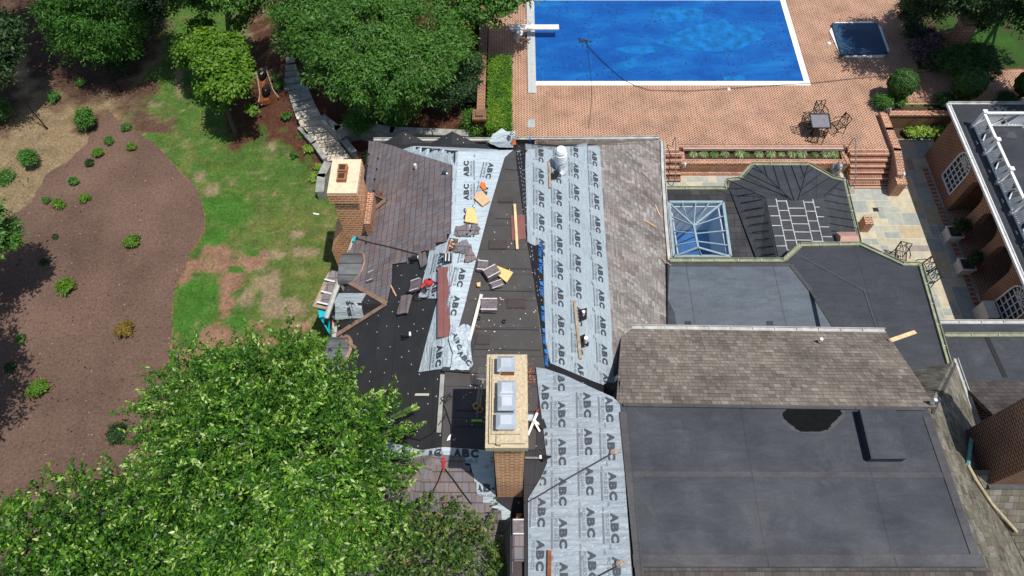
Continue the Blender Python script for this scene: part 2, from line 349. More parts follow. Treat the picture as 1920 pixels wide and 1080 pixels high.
# ------------------------------------------------------------------ mesh helpers
ORG = {}
def origin_of(o): return ORG.get(o.name, Vector((0, 0, 0)))
def tag(o, label=None, cat=None, group=None, kind=None):
    if label: o['label'] = label
    if cat: o['category'] = cat
    if group: o['group'] = group
    if kind: o['kind'] = kind
    return o
def empty(name, loc, label, cat, group=None):
    o = bpy.data.objects.new(name, None); COL.objects.link(o); o.location = loc; o.empty_display_size = .2
    ORG[o.name] = Vector(loc); return tag(o, label, cat, group)
def mk(name, V, F, mats, parent=None, mi=None, smooth=False, uv=True, fattr=None, own=True):
    V = np.asarray(V, dtype=np.float64).reshape(-1, 3)
    me = bpy.data.meshes.new(name)
    if parent is not None: org = np.array(origin_of(parent))
    elif own: org = np.array([V[:, 0].mean(), V[:, 1].mean(), V[:, 2].min()])
    else: org = np.zeros(3)
    me.from_pydata([tuple(v) for v in (V - org)], [], [tuple(f) for f in F])
    if not isinstance(mats, (list, tuple)): mats = [mats]
    for m in mats: me.materials.append(MT[m] if isinstance(m, str) else m)
    if mi is not None: me.polygons.foreach_set('material_index', np.asarray(mi, dtype=np.int32))
    if smooth: me.polygons.foreach_set('use_smooth', [True] * len(F))
    if fattr is not None:
        a = me.attributes.new('lv', 'FLOAT', 'FACE'); a.data.foreach_set('value', np.asarray(fattr, dtype=np.float32))
    if uv and len(F):
        me.update(); L = me.uv_layers.new(name='UVMap'); nl = len(me.loops)
        nrm = np.empty(len(me.polygons) * 3); me.polygons.foreach_get('normal', nrm); nrm = nrm.reshape(-1, 3)
        tot = np.empty(len(me.polygons), dtype=np.int32); me.polygons.foreach_get('loop_total', tot)
        lv = np.empty(nl, dtype=np.int32); me.loops.foreach_get('vertex_index', lv)
        nn = np.repeat(nrm, tot, axis=0); co = V[lv]
        flat = np.abs(nn[:, 2]) > .985
        T = np.stack([-nn[:, 1], nn[:, 0], np.zeros(nl)], 1); ln = np.linalg.norm(T, axis=1) + 1e-9; T = T / ln[:, None]
        B = np.cross(nn, T)
        T[flat] = (1, 0, 0); B[flat] = (0, 1, 0)
        uvs = np.stack([(co * T).sum(1), (co * B).sum(1)], 1)
        L.data.foreach_set('uv', uvs.ravel())
    o = bpy.data.objects.new(name, me); COL.objects.link(o)
    if parent is not None: o.parent = parent; ORG[o.name] = origin_of(parent)
    else: o.location = org; ORG[o.name] = Vector(org)
    return o

class MB:
    def __init__(s): s.V = []; s.F = []; s.mi = []; s.cur = 0
    def m(s, i): s.cur = i; return s
    def add(s, vs, fs):
        b = len(s.V); s.V += [tuple(v) for v in vs]
        for f in fs: s.F.append(tuple(b + i for i in f)); s.mi.append(s.cur)
        return s
    def box(s, c, d, rz=0.0, tilt=None, R=None):
        hx, hy, hz = d[0] / 2, d[1] / 2, d[2] / 2
        if R is None: R = Matrix.Rotation(rz, 3, 'Z')
        vs = [Vector(c) + R @ Vector((x * hx, y * hy, z * hz)) for z in (-1, 1) for x, y in ((-1, -1), (1, -1), (1, 1), (-1, 1))]
        return s.add(vs, [(3, 2, 1, 0), (4, 5, 6, 7), (0, 1, 5, 4), (1, 2, 6, 5), (2, 3, 7, 6), (3, 0, 4, 7)])
    def prism(s, poly, z0, z1):
        n = len(poly); p = [(q[0], q[1]) for q in poly]
        ar = sum(p[i][0] * p[(i + 1) % n][1] - p[(i + 1) % n][0] * p[i][1] for i in range(n))
        if ar < 0: p = p[::-1]
        vs = [(x, y, z0) for x, y in p] + [(x, y, z1) for x, y in p]
        return s.add(vs, [tuple(range(n - 1, -1, -1)), tuple(range(n, 2 * n))] + [(i, (i + 1) % n, n + (i + 1) % n, n + i) for i in range(n)])
    def slab(s, poly, t=.12, side=None):
        p = [Vector(q) for q in poly]; n = len(p)
        ar = sum(p[i].x * p[(i + 1) % n].y - p[(i + 1) % n].x * p[i].y for i in range(n))
        if ar < 0: p = p[::-1]
        vs = p + [q - Vector((0, 0, t)) for q in p]
        c0 = s.cur
        s.add(vs, [tuple(range(n))])
        if side is not None: s.cur = side
        b = len(s.V) - 2 * n
        s.F.append(tuple(b + n + i for i in range(n - 1, -1, -1))); s.mi.append(s.cur)
        for i in range(n): s.F.append((b + i, b + n + i, b + n + (i + 1) % n, b + (i + 1) % n)); s.mi.append(s.cur)
        s.cur = c0; return s
    def cyl(s, a, b, r0, r1=None, n=10):
        if r1 is None: r1 = r0
        a = Vector(a); b = Vector(b); d = (b - a).normalized(); u = d.orthogonal().normalized(); v = d.cross(u)
        vs = []
        for p, r in ((a, r0), (b, r1)): vs += [p + (u * math.cos(2 * math.pi * i / n) + v * math.sin(2 * math.pi * i / n)) * r for i in range(n)]
        return s.add(vs, [tuple(range(n - 1, -1, -1)), tuple(range(n, 2 * n))] + [(i, (i + 1) % n, n + (i + 1) % n, n + i) for i in range(n)])
    def tube(s, pts, r, n=6):
        pts = [Vector(p) for p in pts]; vs = []; prev = None
        for i, p in enumerate(pts):
            d = (pts[min(i + 1, len(pts) - 1)] - pts[max(i - 1, 0)])
            d = d.normalized() if d.length > 1e-6 else Vector((0, 0, 1))
            u = d.orthogonal().normalized() if prev is None else (prev - d * prev.dot(d)).normalized()
            prev = u; v = d.cross(u); rr = r[i] if isinstance(r, (list, tuple)) else r
            vs += [p + (u * math.cos(2 * math.pi * k / n) + v * math.sin(2 * math.pi * k / n)) * rr for k in range(n)]
        fs = [tuple(range(n - 1, -1, -1)), tuple(range(len(vs) - n, len(vs)))]
        for i in range(len(pts) - 1):
            for k in range(n): fs.append((i * n + k, i * n + (k + 1) % n, (i + 1) * n + (k + 1) % n, (i + 1) * n + k))
        return s.add(vs, fs)
    def bar(s, a, b, w, h):      # rectangular bar from a to b, w horizontal, h vertical
        a = Vector(a); b = Vector(b); d = (b - a); L = d.length
        if L < 1e-6: return s
        x = d / L; y = Vector((0, 0, 1)).cross(x)
        y = y.normalized() if y.length > 1e-4 else Vector((0, 1, 0)); z = x.cross(y)
        R = Matrix((x, y, z)).transposed(); return s.box((a + b) / 2, (L, w, h), R=R)
    def ball(s, c, r, nu=10, nv=6, lump=0.0, seed=0):
        vs = []; rr = r if isinstance(r, (tuple, list)) else (r, r, r); rnd = random.Random(seed)
        for j in range(nv + 1):
            t = math.pi * j / nv
            for i in range(nu):
                p = 2 * math.pi * i / nu; k = 1 + lump * (rnd.random() - .5)
                vs.append((c[0] + rr[0] * k * math.sin(t) * math.cos(p), c[1] + rr[1] * k * math.sin(t) * math.sin(p), c[2] + rr[2] * k * math.cos(t)))
        return s.add(vs, [(j * nu + i, (j + 1) * nu + i, (j + 1) * nu + (i + 1) % nu, j * nu + (i + 1) % nu) for j in range(nv) for i in range(nu)])
    def build(s, name, mats, parent=None, **k):
        return mk(name, s.V, s.F, mats, parent, mi=s.mi, **k)

def box_poly(px, z): return [P(x, y, z) for x, y in px]

def drape_xy(poly, bvh, lift, step=.35, wrinkle=0.0, seed=0, default=3.0):
    bm = bmesh.new(); n = len(poly)
    ar = sum(poly[i][0] * poly[(i + 1) % n][1] - poly[(i + 1) % n][0] * poly[i][1] for i in range(n))
    if ar < 0: poly = poly[::-1]
    from mathutils.geometry import tessellate_polygon
    bv = [bm.verts.new((p[0], p[1], 0)) for p in poly]
    for tri in tessellate_polygon([[Vector((p[0], p[1], 0)) for p in poly]]):
        if len(set(tri)) == 3:
            a_, b_, c_ = (Vector(poly[i][:2]) for i in tri)
            if (b_.x - a_.x) * (c_.y - a_.y) - (b_.y - a_.y) * (c_.x - a_.x) < 0: tri = tri[::-1]
            try: bm.faces.new([bv[i] for i in tri])
            except ValueError: pass
    xs = [p[0] for p in poly]; ys = [p[1] for p in poly]
    for ax, lo, hi in ((0, min(xs), max(xs)), (1, min(ys), max(ys))):
        t = math.ceil(lo / step) * step
        while t < hi:
            co = (t, 0, 0) if ax == 0 else (0, t, 0); no = (1, 0, 0) if ax == 0 else (0, 1, 0)
            bmesh.ops.bisect_plane(bm, geom=bm.verts[:] + bm.edges[:] + bm.faces[:], plane_co=co, plane_no=no, dist=1e-5); t += step
    bm.verts.index_update(); V = []
    for v in bm.verts:
        z = DROP(bvh, v.co.x, v.co.y, default) + lift
        if wrinkle: z += wrinkle * float(fbm(v.co.x * 3, v.co.y * 1.3, seed))
        V.append((v.co.x, v.co.y, z))
    F = [tuple(v.index for v in f.verts) for f in bm.faces]; bm.free(); return V, F
def drape(pxs, bvh, lift, **k):
    return drape_xy([tuple(ON(bvh, x, y)[:2]) for x, y in pxs], bvh, lift, **k)
def inside(poly, x, y):
    c = False; n = len(poly); j = n - 1
    for i in range(n):
        xi, yi = poly[i][0], poly[i][1]; xj, yj = poly[j][0], poly[j][1]
        if ((yi > y) != (yj > y)) and (x < (xj - xi) * (y - yi) / (yj - yi + 1e-12) + xi): c = not c
        j = i
    return c

def glyph(text, size, off=0.0):
    cu = bpy.data.curves.new('g', 'FONT'); cu.body = text; cu.size = size; cu.offset = off; cu.resolution_u = 3; cu.fill_mode = 'FRONT'
    o = bpy.data.objects.new('g', cu); COL.objects.link(o)
    dg = bpy.context.evaluated_depsgraph_get(); me = bpy.data.meshes.new_from_object(o.evaluated_get(dg))
    V = [(v.co.x, v.co.y) for v in me.vertices]; F = [tuple(p.vertices) for p in me.polygons]
    bpy.data.objects.remove(o); bpy.data.meshes.remove(me); bpy.data.curves.remove(cu); return V, F
_G = {}
def G_(t, size, off=0.0):
    k = (t, size, off)
    if k not in _G: _G[k] = glyph(t, size, off)
    return _G[k]
def fit(t, W, Hh, off=0.0):
    V, F = G_(t, 1.0, off); xs = [v[0] for v in V]; ys = [v[1] for v in V]
    x0, x1, y0, y1 = min(xs), max(xs), min(ys), max(ys)
    return [((x - x0) / (x1 - x0) * W, (y - y0) / (y1 - y0) * Hh) for x, y in V], F
def put_text(mb, V, F, o, d, up, bvh, lift, clip=None, cuts=None):
    """2-D glyph verts laid on plan point o with reading direction d and up vector"""
    W = [(o[0] + d[0] * x + up[0] * y, o[1] + d[1] * x + up[1] * y) for x, y in V]
    if clip is not None:
        FF = [f for f in F if all(inside(clip, W[i][0], W[i][1]) for i in f)]
        F = FF
    if not F: return
    used = sorted({i for f in F for i in f}); mp = {u: k for k, u in enumerate(used)}
    mb.add([(W[i][0], W[i][1], DROP(bvh, W[i][0], W[i][1], 3) + lift) for i in used], [tuple(mp[i] for i in f) for f in F])
LET = [fit('A', .215, .18, .06), fit('B', .20, .18, .06), fit('C', .21, .18, .06)]
SUB = fit('PRO GUARD 20', .62, .075, .0)
TINY = fit('ABC', .13, .045, .01)
def abc_mark(mb, o, d, up, bvh, lift, clip, k=1.0, sub=True):
    o = Vector((o[0], o[1])); d = Vector(d[:2]).normalized(); up = Vector(up[:2])
    mb.m(1)
    for q, (V, F) in enumerate(LET):
        put_text(mb, [(x * k, y * k) for x, y in V], F, o + d * (q * .225 - .33) * k + up * -.1 * k, d, up, bvh, lift, clip)
    if sub:
        mb.m(2)
        V, F = SUB; put_text(mb, [(x * k, y * k) for x, y in V], F, o + d * -.31 * k + up * -.21 * k, d, up, bvh, lift, clip)
        bar = [(-.33, -.285), (.35, -.285), (.35, -.245), (-.33, -.245)]
        put_text(mb, [(x * k, y * k) for x, y in bar], [(0, 1, 2, 3)], o, d, up, bvh, lift, clip)

# ------------------------------------------------------------------ ground
ZT = 0.8
def ghz(x, y):
    def ss(a, b, t): t = np.clip((t - a) / (b - a), 0, 1); return t * t * (3 - 2 * t)
    return ZT * ss(20.6, 24.4, y) * ss(-13, -10.5, x) * (x < -1.2)
def build_ground():
    xs = np.concatenate([np.linspace(-400, -40, 10), np.arange(-38, -4.9, .16), np.linspace(-4.5, 20, 30), np.linspace(22, 400, 10)])
    ys = np.concatenate([np.linspace(-200, -4, 8), np.arange(-2, 36, .16), np.linspace(38, 500, 14)])
    X, Y = np.meshgrid(xs, ys); Z = ghz(X, Y) + (fbm(X * .5, Y * .5, 3) - .5) * .06 * (X < -5)
    nx, ny = len(xs), len(ys); V = np.stack([X.ravel(), Y.ravel(), Z.ravel()], 1)
    idx = np.arange(nx * ny).reshape(ny, nx)
    F = np.stack([idx[:-1, :-1].ravel(), idx[:-1, 1:].ravel(), idx[1:, 1:].ravel(), idx[1:, :-1].ravel()], 1)
    # colours: patches of grass, clay and straw that lie on the ground
    d = CAMZ - V[:, 2]; x = V[:, 0]; y = V[:, 1]
    yc = y * CT - (-d) * ST * -1  # camera-space
    # inverse projection
    zc = y * ST + d * CT; up = y * CT - d * ST
    px = 960 + x / zc * FPX; py = 540 - up / zc * FPX
    n1 = fbm(x * .8, y * .8, 11, 5); n2 = fbm(x * 2.2, y * 2.2, 21, 5); n3 = fbm(x * 6, y * 6, 31, 3)
    grass = np.array([.070, .142, .027]); olive = np.array([.13, .15, .04]); clay = np.array([.27, .155, .10]); straw = np.array([.26, .20, .12]); dark = np.array([.07, .04, .028])
    C = np.tile(grass, (len(V), 1))
    def lay(mask, col):
        nonlocal C
        mask = np.clip(mask, 0, 1)[:, None]; C = C * (1 - mask) + col * mask
    t = np.clip((px - 430) / 90, 0, 1) * np.clip((py - 330) / 80, 0, 1)
    lay(t * (.45 + 1.3 * (n2 - .35)), olive)
    lay((n2 - .52) * 6 * .7, olive)
    lay((fbm(x * 3.5, y * 3.5, 61, 4) - .58) * 7 * (py > 180) * .5, np.array([.24, .20, .10]))
    def blob(cx, cy, rx, ry, col, k=1.0, nz=.9):
        dd = ((px - cx) / rx) ** 2 + ((py - cy) / ry) ** 2
        lay((1.05 - dd + (n2 - .5) * nz * 3.5) * 2.2 * k * (dd < 3.5), col)
    for b in [(405, 470, 26, 16), (370, 497, 34, 13), (440, 500, 40, 12), (480, 485, 28, 18), (438, 530, 24, 28), (425, 565, 14, 30), (345, 520, 20, 14),
              (400, 635, 50, 22), (350, 665, 40, 26), (470, 610, 30, 10), (500, 640, 30, 10), (560, 610, 30, 12)]: blob(*b, clay)
    for b in [(335, 150, 9, 30), (290, 195, 18, 10), (505, 265, 20, 40), (550, 280, 20, 30), (375, 330, 18, 12), (395, 360, 16, 10), (515, 480, 20, 10),
              (505, 540, 25, 50), (460, 560, 14, 20), (555, 440, 22, 8), (580, 470, 30, 10), (270, 230, 30, 12), (545, 580, 40, 20)]: blob(*b, straw, .7)
    for b in [(400, 440, 26, 20), (375, 560, 34, 44), (350, 600, 26, 34), (447, 505, 14, 8), (470, 470, 16, 12), (420, 395, 60, 30), (450, 600, 20, 26)]: blob(*b, grass * np.array([.8, 1.05, .8]), .9)
    # dark planting bed beside the stone steps, straw bank and leaf litter at the far left
    def pol(pts, soft, col, nz=30):
        from math import hypot
        q = np.array(pts, float); ins = np.zeros(len(px), bool); dist = np.full(len(px), 1e9); qx = px + (n2 - .5) * nz * 2; qy = py + (n1 - .5) * nz * 2
        j = len(q) - 1
        for i in range(len(q)):
            xi, yi = q[i]; xj, yj = q[j]
            c = ((yi > qy) != (yj > qy)) & (qx < (xj - xi) * (qy - yi) / (yj - yi + 1e-9) + xi); ins ^= c
            ex, ey = xj - xi, yj - yi; tt = np.clip(((qx - xi) * ex + (qy - yi) * ey) / (ex * ex + ey * ey + 1e-9), 0, 1)
            dist = np.minimum(dist, np.hypot(qx - xi - ex * tt, qy - yi - ey * tt)); j = i
        lay(np.where(ins, .5 + dist / soft, .5 - dist / soft), col)
    pol([(-3000, -900), (300, -900), (305, 70), (290, 110), (240, 200), (240, 260), (200, 320), (60, 420), (0, 460), (-3000, 500)], 16, straw * np.array([.95, .9, .85]))
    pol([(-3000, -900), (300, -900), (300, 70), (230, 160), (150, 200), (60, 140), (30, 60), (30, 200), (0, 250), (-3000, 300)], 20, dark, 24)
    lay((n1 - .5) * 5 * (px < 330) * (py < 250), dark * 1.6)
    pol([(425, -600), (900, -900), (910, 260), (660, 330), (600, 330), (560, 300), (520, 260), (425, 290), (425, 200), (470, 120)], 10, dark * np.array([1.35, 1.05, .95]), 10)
    lay((n2 - .52) * 5 * (px > 425) * (px < 545) * (py < 150) , straw * .8)
    lay((px > 420) * (px < 620) * (py > 235) * (py < 330) * (n2 > .5) * .8, grass * .9)
    o = mk('ground', V, F, 'ground', own=False); tag(o, kind='structure')
    a = o.data.color_attributes.new('gcol', 'FLOAT_COLOR', 'POINT')
    a.data.foreach_set('color', np.concatenate([C, np.ones((len(C), 1))], 1).ravel())
    return BVHTree.FromPolygons([tuple(v) for v in V], [tuple(f) for f in F])
GB = build_ground()

# mulch bed with a cut edge
def mulch_bed():
    edge = [(205, 212), (232, 232), (258, 250), (285, 266), (305, 285), (330, 315), (352, 335), (370, 355), (380, 385), (386, 405), (384, 430), (372, 455), (355, 480), (345, 505), (333, 530), (325, 560), (322, 590), (324, 620), (318, 660), (310, 700), (330, 760), (300, 1150), (-2600, 1150), (-2600, 480), (0, 420), (60, 380), (90, 325), (130, 300), (160, 275), (175, 245)]
    poly = []
    for i in range(len(edge)):
        a = edge[i]; b = edge[(i + 1) % len(edge)]; L = math.hypot(b[0] - a[0], b[1] - a[1]); n = max(1, int(L / 6)) if abs(a[0]) < 500 and abs(b[0]) < 500 else 1
        for k in range(n):
            t = k / n; x = a[0] + (b[0] - a[0]) * t; y = a[1] + (b[1] - a[1]) * t
            j = 2.0 if n > 1 else 0; poly.append((x + random.uniform(-j, j), y + random.uniform(-j, j)))
    V, F = drape_xy([tuple(P(x, y, 0)[:2]) for x, y in poly], GB, .035, step=.8)
    V = [tuple(v) for v in V]; tag(mk('mulch_bed', V, F, 'mulch', own=False), kind='structure')
    # orange clay rim where the spade cut the lawn
    mb = MB(); pts = [ON(GB, x, y, .02) for x, y in poly if abs(x) < 500 and 215 < y < 700 and x > 200]
    for a, b in zip(pts, pts[1:]):
        if (b - a).length < .6 and random.random() < .7: mb.bar(a - Vector((0, 0, .01)), b - Vector((0, 0, .01)), random.uniform(.02, .07), .03)
    tag(mb.build('bed_edge', simple('orange clay rim', (.22, .12, .06), .95, var=.4, sc=9), own=False), kind='structure')
mulch_bed()

# raised garden on the pool side, terrace, patio
def up_prism(name, px, z1, mats, z0=0.0, **k):
    mb = MB(); mb.prism([P(x, y, z1) for x, y in px], z0, z1); return mb.build(name, mats, own=False, **k)
ug = MB(); ug.prism([(-1.15, 20.9), (18.9, 22.8), (120, 22.8), (120, 150), (-1.15, 150)], 0, ZT - .03)
tag(ug.build('garden_ground', 'grass_flat', own=False), kind='structure')
tw = [P(908, 258, ZT), P(1243, 262, ZT), Vector((6.15, 20.22, 0)), P(1273, 284, ZT), P(1273, 277, ZT), P(1590, 277, ZT), P(1590, 285, ZT), P(1676, 285, ZT), P(1652, 212, ZT), P(1690, 205, ZT)]
tw = [Vector((-1.15, 19.6, 0)), Vector((6.2, 19.6, 0)), Vector((6.2, 20.2, 0)), P(1273, 285, ZT), P(1273, 277, ZT), P(1590, 277, ZT), P(1590, 285, ZT), P(1676, 285, ZT), P(1652, 210, ZT), P(1690, 196, ZT),
      Vector((60, P(1690, 196, ZT).y, 0)), Vector((60, P(1730, 130, ZT).y, 0)), P(1722, 130, ZT), P(1700, 60, ZT), P(1685, -10, ZT), P(1640, -200, ZT), P(940, -200, ZT)]
tw[-1] = Vector((-1.15, tw[-1].y, 0))
t = MB(); t.prism(tw, 0, ZT); tag(t.build('pool_terrace', ['herring'], own=False), kind='structure')
# brick soldier border along the terrace edge
bd = MB()
for a, b in (((1273, 274), (1592, 274)), ((1240, 282), (1273, 282)), ((1592, 282), (1676, 282)), ((1730, 132), (2050, 132)), ((1690, 192), (2050, 192))):
    A = P(*a, ZT + .006); B = P(*b, ZT + .006); bd.bar(A, B, .2, .01)
tag(bd.build('paving_border', brick_mat('brick edging', red, (.5, .38, .28), w=.08, h=.21, mw=.12), own=False), kind='structure')

def patio():
    rnd = random.Random(5); u = .33; x0, y0 = 6.0, 6.0; nx, ny = 40, 52; occ = np.zeros((nx, ny), bool); V = []; F = []; lv = []
    for j in range(ny):
        for i in range(nx):
            if occ[i, j]: continue
            w_, h_ = rnd.choice([(1, 1), (2, 1), (1, 2), (2, 2), (3, 2), (2, 3), (2, 2), (2, 1), (3, 1)])
            while w_ > 1 and (i + w_ > nx or occ[i:i + w_, j].any()): w_ -= 1
            h_ = min(h_, ny - j); occ[i:i + w_, j:j + h_] = True
            g = .012; a, b, c, d = x0 + i * u + g, y0 + j * u + g, x0 + (i + w_) * u - g, y0 + (j + h_) * u - g
            n = len(V); z = .022 + rnd.random() * .003; V += [(a, b, z), (c, b, z), (c, d, z), (a, d, z), (a, b, 0.005), (c, b, .005), (c, d, .005), (a, d, .005)]
            F += [(n, n + 1, n + 2, n + 3), (n, n + 4, n + 5, n + 1), (n + 1, n + 5, n + 6, n + 2), (n + 2, n + 6, n + 7, n + 3), (n + 3, n + 7, n + 4, n)]; lv += [rnd.random()] * 5
    tag(mk('patio', V, F, 'flag', fattr=lv, own=False), kind='structure')
    mb = MB(); mb.prism([(6, 6), (19.2, 6), (19.2, 23.2), (6, 23.2)], -.3, .015); tag(mb.build('patio_bedding', 'mortar', own=False), kind='structure')
patio()
# ------------------------------------------------------------------ MAIN HOUSE
house = empty('house', (0, 8, 0), 'large brick house with its roof half stripped and part covered in grey underlayment', 'house')
ZD = 6.1
NW, NE = P(853, 283, ZD), P(970, 283, ZD)
SW = P(828, 843, ZD); SE = P(1024, 843, ZD); R2 = P(1022, 692, ZD)
wNW = P(692, 266, 2.9); eNE = P(1238, 262, 3.1); eSE = Vector((5.0, 6.0, 3.1))
wSW = Vector((-6.15, 1.9, 2.9)); sSE = Vector((.42, 1.9, 2.9)); dSE = Vector((.62, SE.y, ZD))
RV = []; RF = []
def addbvh(vs, fs):
    b = len(RV); RV.extend([tuple(v) for v in vs]); RF.extend([tuple(b + i for i in f) for f in fs])
def grid_surf(a, b, c, d, nu, nv, lift=0):   # a-b top edge, d-c bottom edge
    V = []; F = []
    for j in range(nv + 1):
        t = j / nv; l = a.lerp(d, t); r = b.lerp(c, t)
        for i in range(nu + 1): V.append(l.lerp(r, i / nu))
    for j in range(nv):
        for i in range(nu): k = j * (nu + 1) + i; F.append((k, k + 1, k + nu + 2, k + nu + 1))
    return V, F
def solid(V, F, t=.15):  # thick sheet
    n = len(V); V2 = [tuple(v) for v in V] + [(v[0], v[1], v[2] - t) for v in V]
    F = [tuple(f) for f in F]
    cnt = {}
    for f in F:
        for i in range(len(f)): e = (f[i], f[(i + 1) % len(f)]); cnt[e] = cnt.get(e, 0) + 1
    F2 = list(F) + [tuple(n + i for i in reversed(f)) for f in F]
    for (a, b) in cnt:
        if (b, a) not in cnt: F2.append((b, a, n + a, n + b))
    return V2, F2
def fixup(V, F):   # make faces point up
    out = []
    for f in F:
        a, b, c = Vector(V[f[0]]), Vector(V[f[1]]), Vector(V[f[2]])
        out.append(tuple(f) if (b - a).cross(c - b).z > 0 else tuple(reversed(f)))
    return out
def roofpart(V, F, mat, t=.15, name='roof', parent=None, bvh=True):
    F = fixup(V, F)
    if bvh: addbvh(V, F)
    V2, F2 = solid(V, F, t); return mk(name, V2, F2, mat, parent or house)
# deck, west, east, north, south slopes
roofpart([NW, NE, R2, dSE, SW], [(0, 4, 3, 2, 1)], 'deck', name='flat_roof')
roofpart(*grid_surf(NW, SW, wSW, wNW, 12, 8), 'felt')
RB2 = Vector((.95, 5.0, ZD))
roofpart(*grid_surf(NE, RB2, eSE, eNE, 12, 10), 'shin_old')
roofpart([NW, NE, eNE, Vector((0.4, wNW.y, 2.75)), wNW], [(0, 1, 2, 3, 4)], 'felt')
roofpart([SW, dSE, sSE, wSW], [(0, 1, 2, 3)], 'felt')
# flat roof D with its curb, lower underlayment slope
Z6 = 6.3
D = box_poly([(1160, 757), (1753, 765), (1848, 1080), (1186, 1064)], Z6)
D = [D[0], D[1], Vector((11.35, .4, Z6)), Vector((2.95, .4, Z6))]
D[0].x = 2.86; D[1].x = 11.15
roofpart(D, [(0, 1, 2, 3)], 'epdm', name='flat_roof', t=.3)
LA = [P(1016, 695, 6.13), Vector((2.86, D[0].y, 6.27)), Vector((2.9, .35, 6.27)), Vector((.30, .35, 6.10)), Vector((.30, 5.3, 6.10)), Vector((.62, 5.46, 6.11))]
lap = [Vector(p) for p in LA]; lap[0] = Vector((LA[0].x - .1, LA[0].y + .05, 6.13)); lap[1] = Vector((2.86, D[0].y + .02, 6.27))
lap.append(lap[0] + Vector((-.02, -1.0, 0)))
roofpart(lap, [tuple(range(len(lap)))], 'felt')
roofpart([Vector((-.04, .3, 5.9)), Vector((.28, .3, 5.9)), Vector((.28, 3.7, 5.9)), Vector((-.04, 3.7, 5.9))], [(0, 1, 2, 3)], 'deck2', name='ledge')
# C north slope
Cn = [D[0] + Vector((-.06, 0, .02)), P(1757, 764, Z6 + .02), P(1660, 621, 4.0), P(1166, 614, 4.0)]
roofpart(Cn, [(0, 1, 2, 3)], 'shin_brown')
# E slope (hip) and small north piece
Ea = Vector((D[1].x, D[1].y, Z6)); Eb = P(1790, 672, 3.0); Eb.x = 14.6; Ec = Vector((14.6, P(1838, 805, 3.0).y - .1, 3.0))
zE = lambda x: Z6 - (x - D[1].x) * (Z6 - 3.0) / (14.6 - D[1].x)
Ed = Vector((12.95, 5.3, zE(12.95))); Ee = Vector((14.1, 3.9, zE(14.1))); Ef = Vector((14.6, 3.0, 3.0)); Eg = Vector((14.6, .4, 3.0)); Eh = Vector((11.35, .4, Z6))
roofpart([Ea, Eb, Ec, Vector((14.6, 5.3, 3.0)), Ed, Ee, Ef, Eg, Eh], [(0, 8, 4, 3, 2, 1), (8, 7, 6, 5, 4)], 'shin_moss')
roofpart([Ea, Eb, P(1662, 700, 3.1), P(1690, 755, 4.2)], [(0, 1, 2, 3)], 'shin_moss')
roofpart([Ed + Vector((0, 0, .03)), Vector((20, 5.3, Ed.z + .03)), Vector((20, 2.0, 2.3)), Vector((15.3, 2.0, 2.3)), Ee + Vector((0, 0, .03))], [(0, 4, 3, 2, 1)], 'shin_moss')
# F flat and G
F_ = [Vector((14.3, P(1765, 606, 2.6).y, 2.6)), Vector((24, P(1765, 606, 2.6).y, 2.6)), Vector((24, 8.5, 2.6)), Vector((14.3, 8.5, 2.6))]
roofpart(F_, [(0, 1, 2, 3)], 'epdm_dk', name='flat_roof')
roofpart([Vector((14.7, 8.75, 2.75)), Vector((24, 8.75, 2.75)), Vector((24, 6.2, 4.4)), Vector((14.7, 6.2, 4.4))], [(0, 1, 2, 3)], 'shin_dark')
# B2 rubber roof and B1 slate
B2px = [(1252, 490), (1470, 490), (1502, 460), (1615, 459), (1694, 496), (1726, 496), (1780, 690), (1640, 705), (1600, 640), (1252, 640)]
B2 = box_poly(B2px, 3.3); roofpart(B2, [tuple(range(len(B2)))], 'epdm_dk', name='flat_roof', t=.35)
B1 = box_poly([(1250, 354), (1366, 354), (1420, 500), (1250, 500)], 2.2)
sky = box_poly([(1253, 383), (1354, 383), (1368, 484), (1262, 484)], 2.2)
roofpart([B1[0], B1[1], sky[1], sky[0]], [(0, 1, 2, 3)], 'slate', name='flat_roof', t=.3)
roofpart([B1[1], B1[2], Vector((sky[2].x, B1[2].y, 2.2)), sky[1]], [(0, 1, 2, 3)], 'slate', name='flat_roof', t=.3)
# bay metal roof
zb, zt = 2.2, 2.72
bp = [P(x, y, zb) for x, y in [(1362, 339), (1387, 336), (1411, 309), (1517, 309), (1562, 334), (1583, 339), (1618, 478), (1424, 500)]]
tp = [P(x, y, zt) for x, y in [(1435, 373), (1483, 376), (1494, 376), (1546, 373), (1572, 492), (1460, 500)]]
roofpart(bp + tp, [(0, 8, 13, 7), (0, 1, 2, 9, 8), (2, 3, 10, 9), (3, 4, 5, 11, 10), (5, 6, 12, 11), (8, 9, 10, 11, 12, 13)], 'seam_metal', t=.2, name='roof')
ROOF = BVHTree.FromPolygons(RV, RF)
R = lambda x, y, l=0.0: ON(ROOF, x, y, l)

# walls under the roofs
wl = MB()
def wallbox(poly, z1, z0=0): wl.prism(poly, z0, z1)
wallbox([(wNW.x + .35, wNW.y - .35), (eNE.x - .35, eNE.y - .35), (5.0, 6.2), (5.0, 2.2), (-5.8, 2.2)], 2.62)
wallbox([(2.95, .45), (11.3, .45), (11.1, D[0].y - .1), (3.0, D[0].y - .1)], Z6 - .3)
wallbox([(.34, .45), (2.9, .45), (2.85, 6.3), (.8, 6.3), (.34, 4.6)], 5.92)
wallbox([(3.9, 5), (12.0, 5), (12.0, 10.0), (3.9, 10.0)], 2.9)
wallbox([(11.0, .45), (14.3, .45), (14.3, 9.2), (11.0, 9.2)], 2.75)
wallbox([(14.2, 2.2), (19.8, 2.2), (19.8, 5.25), (14.2, 5.25)], 2.1)
wallbox([(14.5, 8.6), (23.8, 8.6), (23.8, F_[0].y - .3), (14.5, F_[0].y - .3)], 2.4)
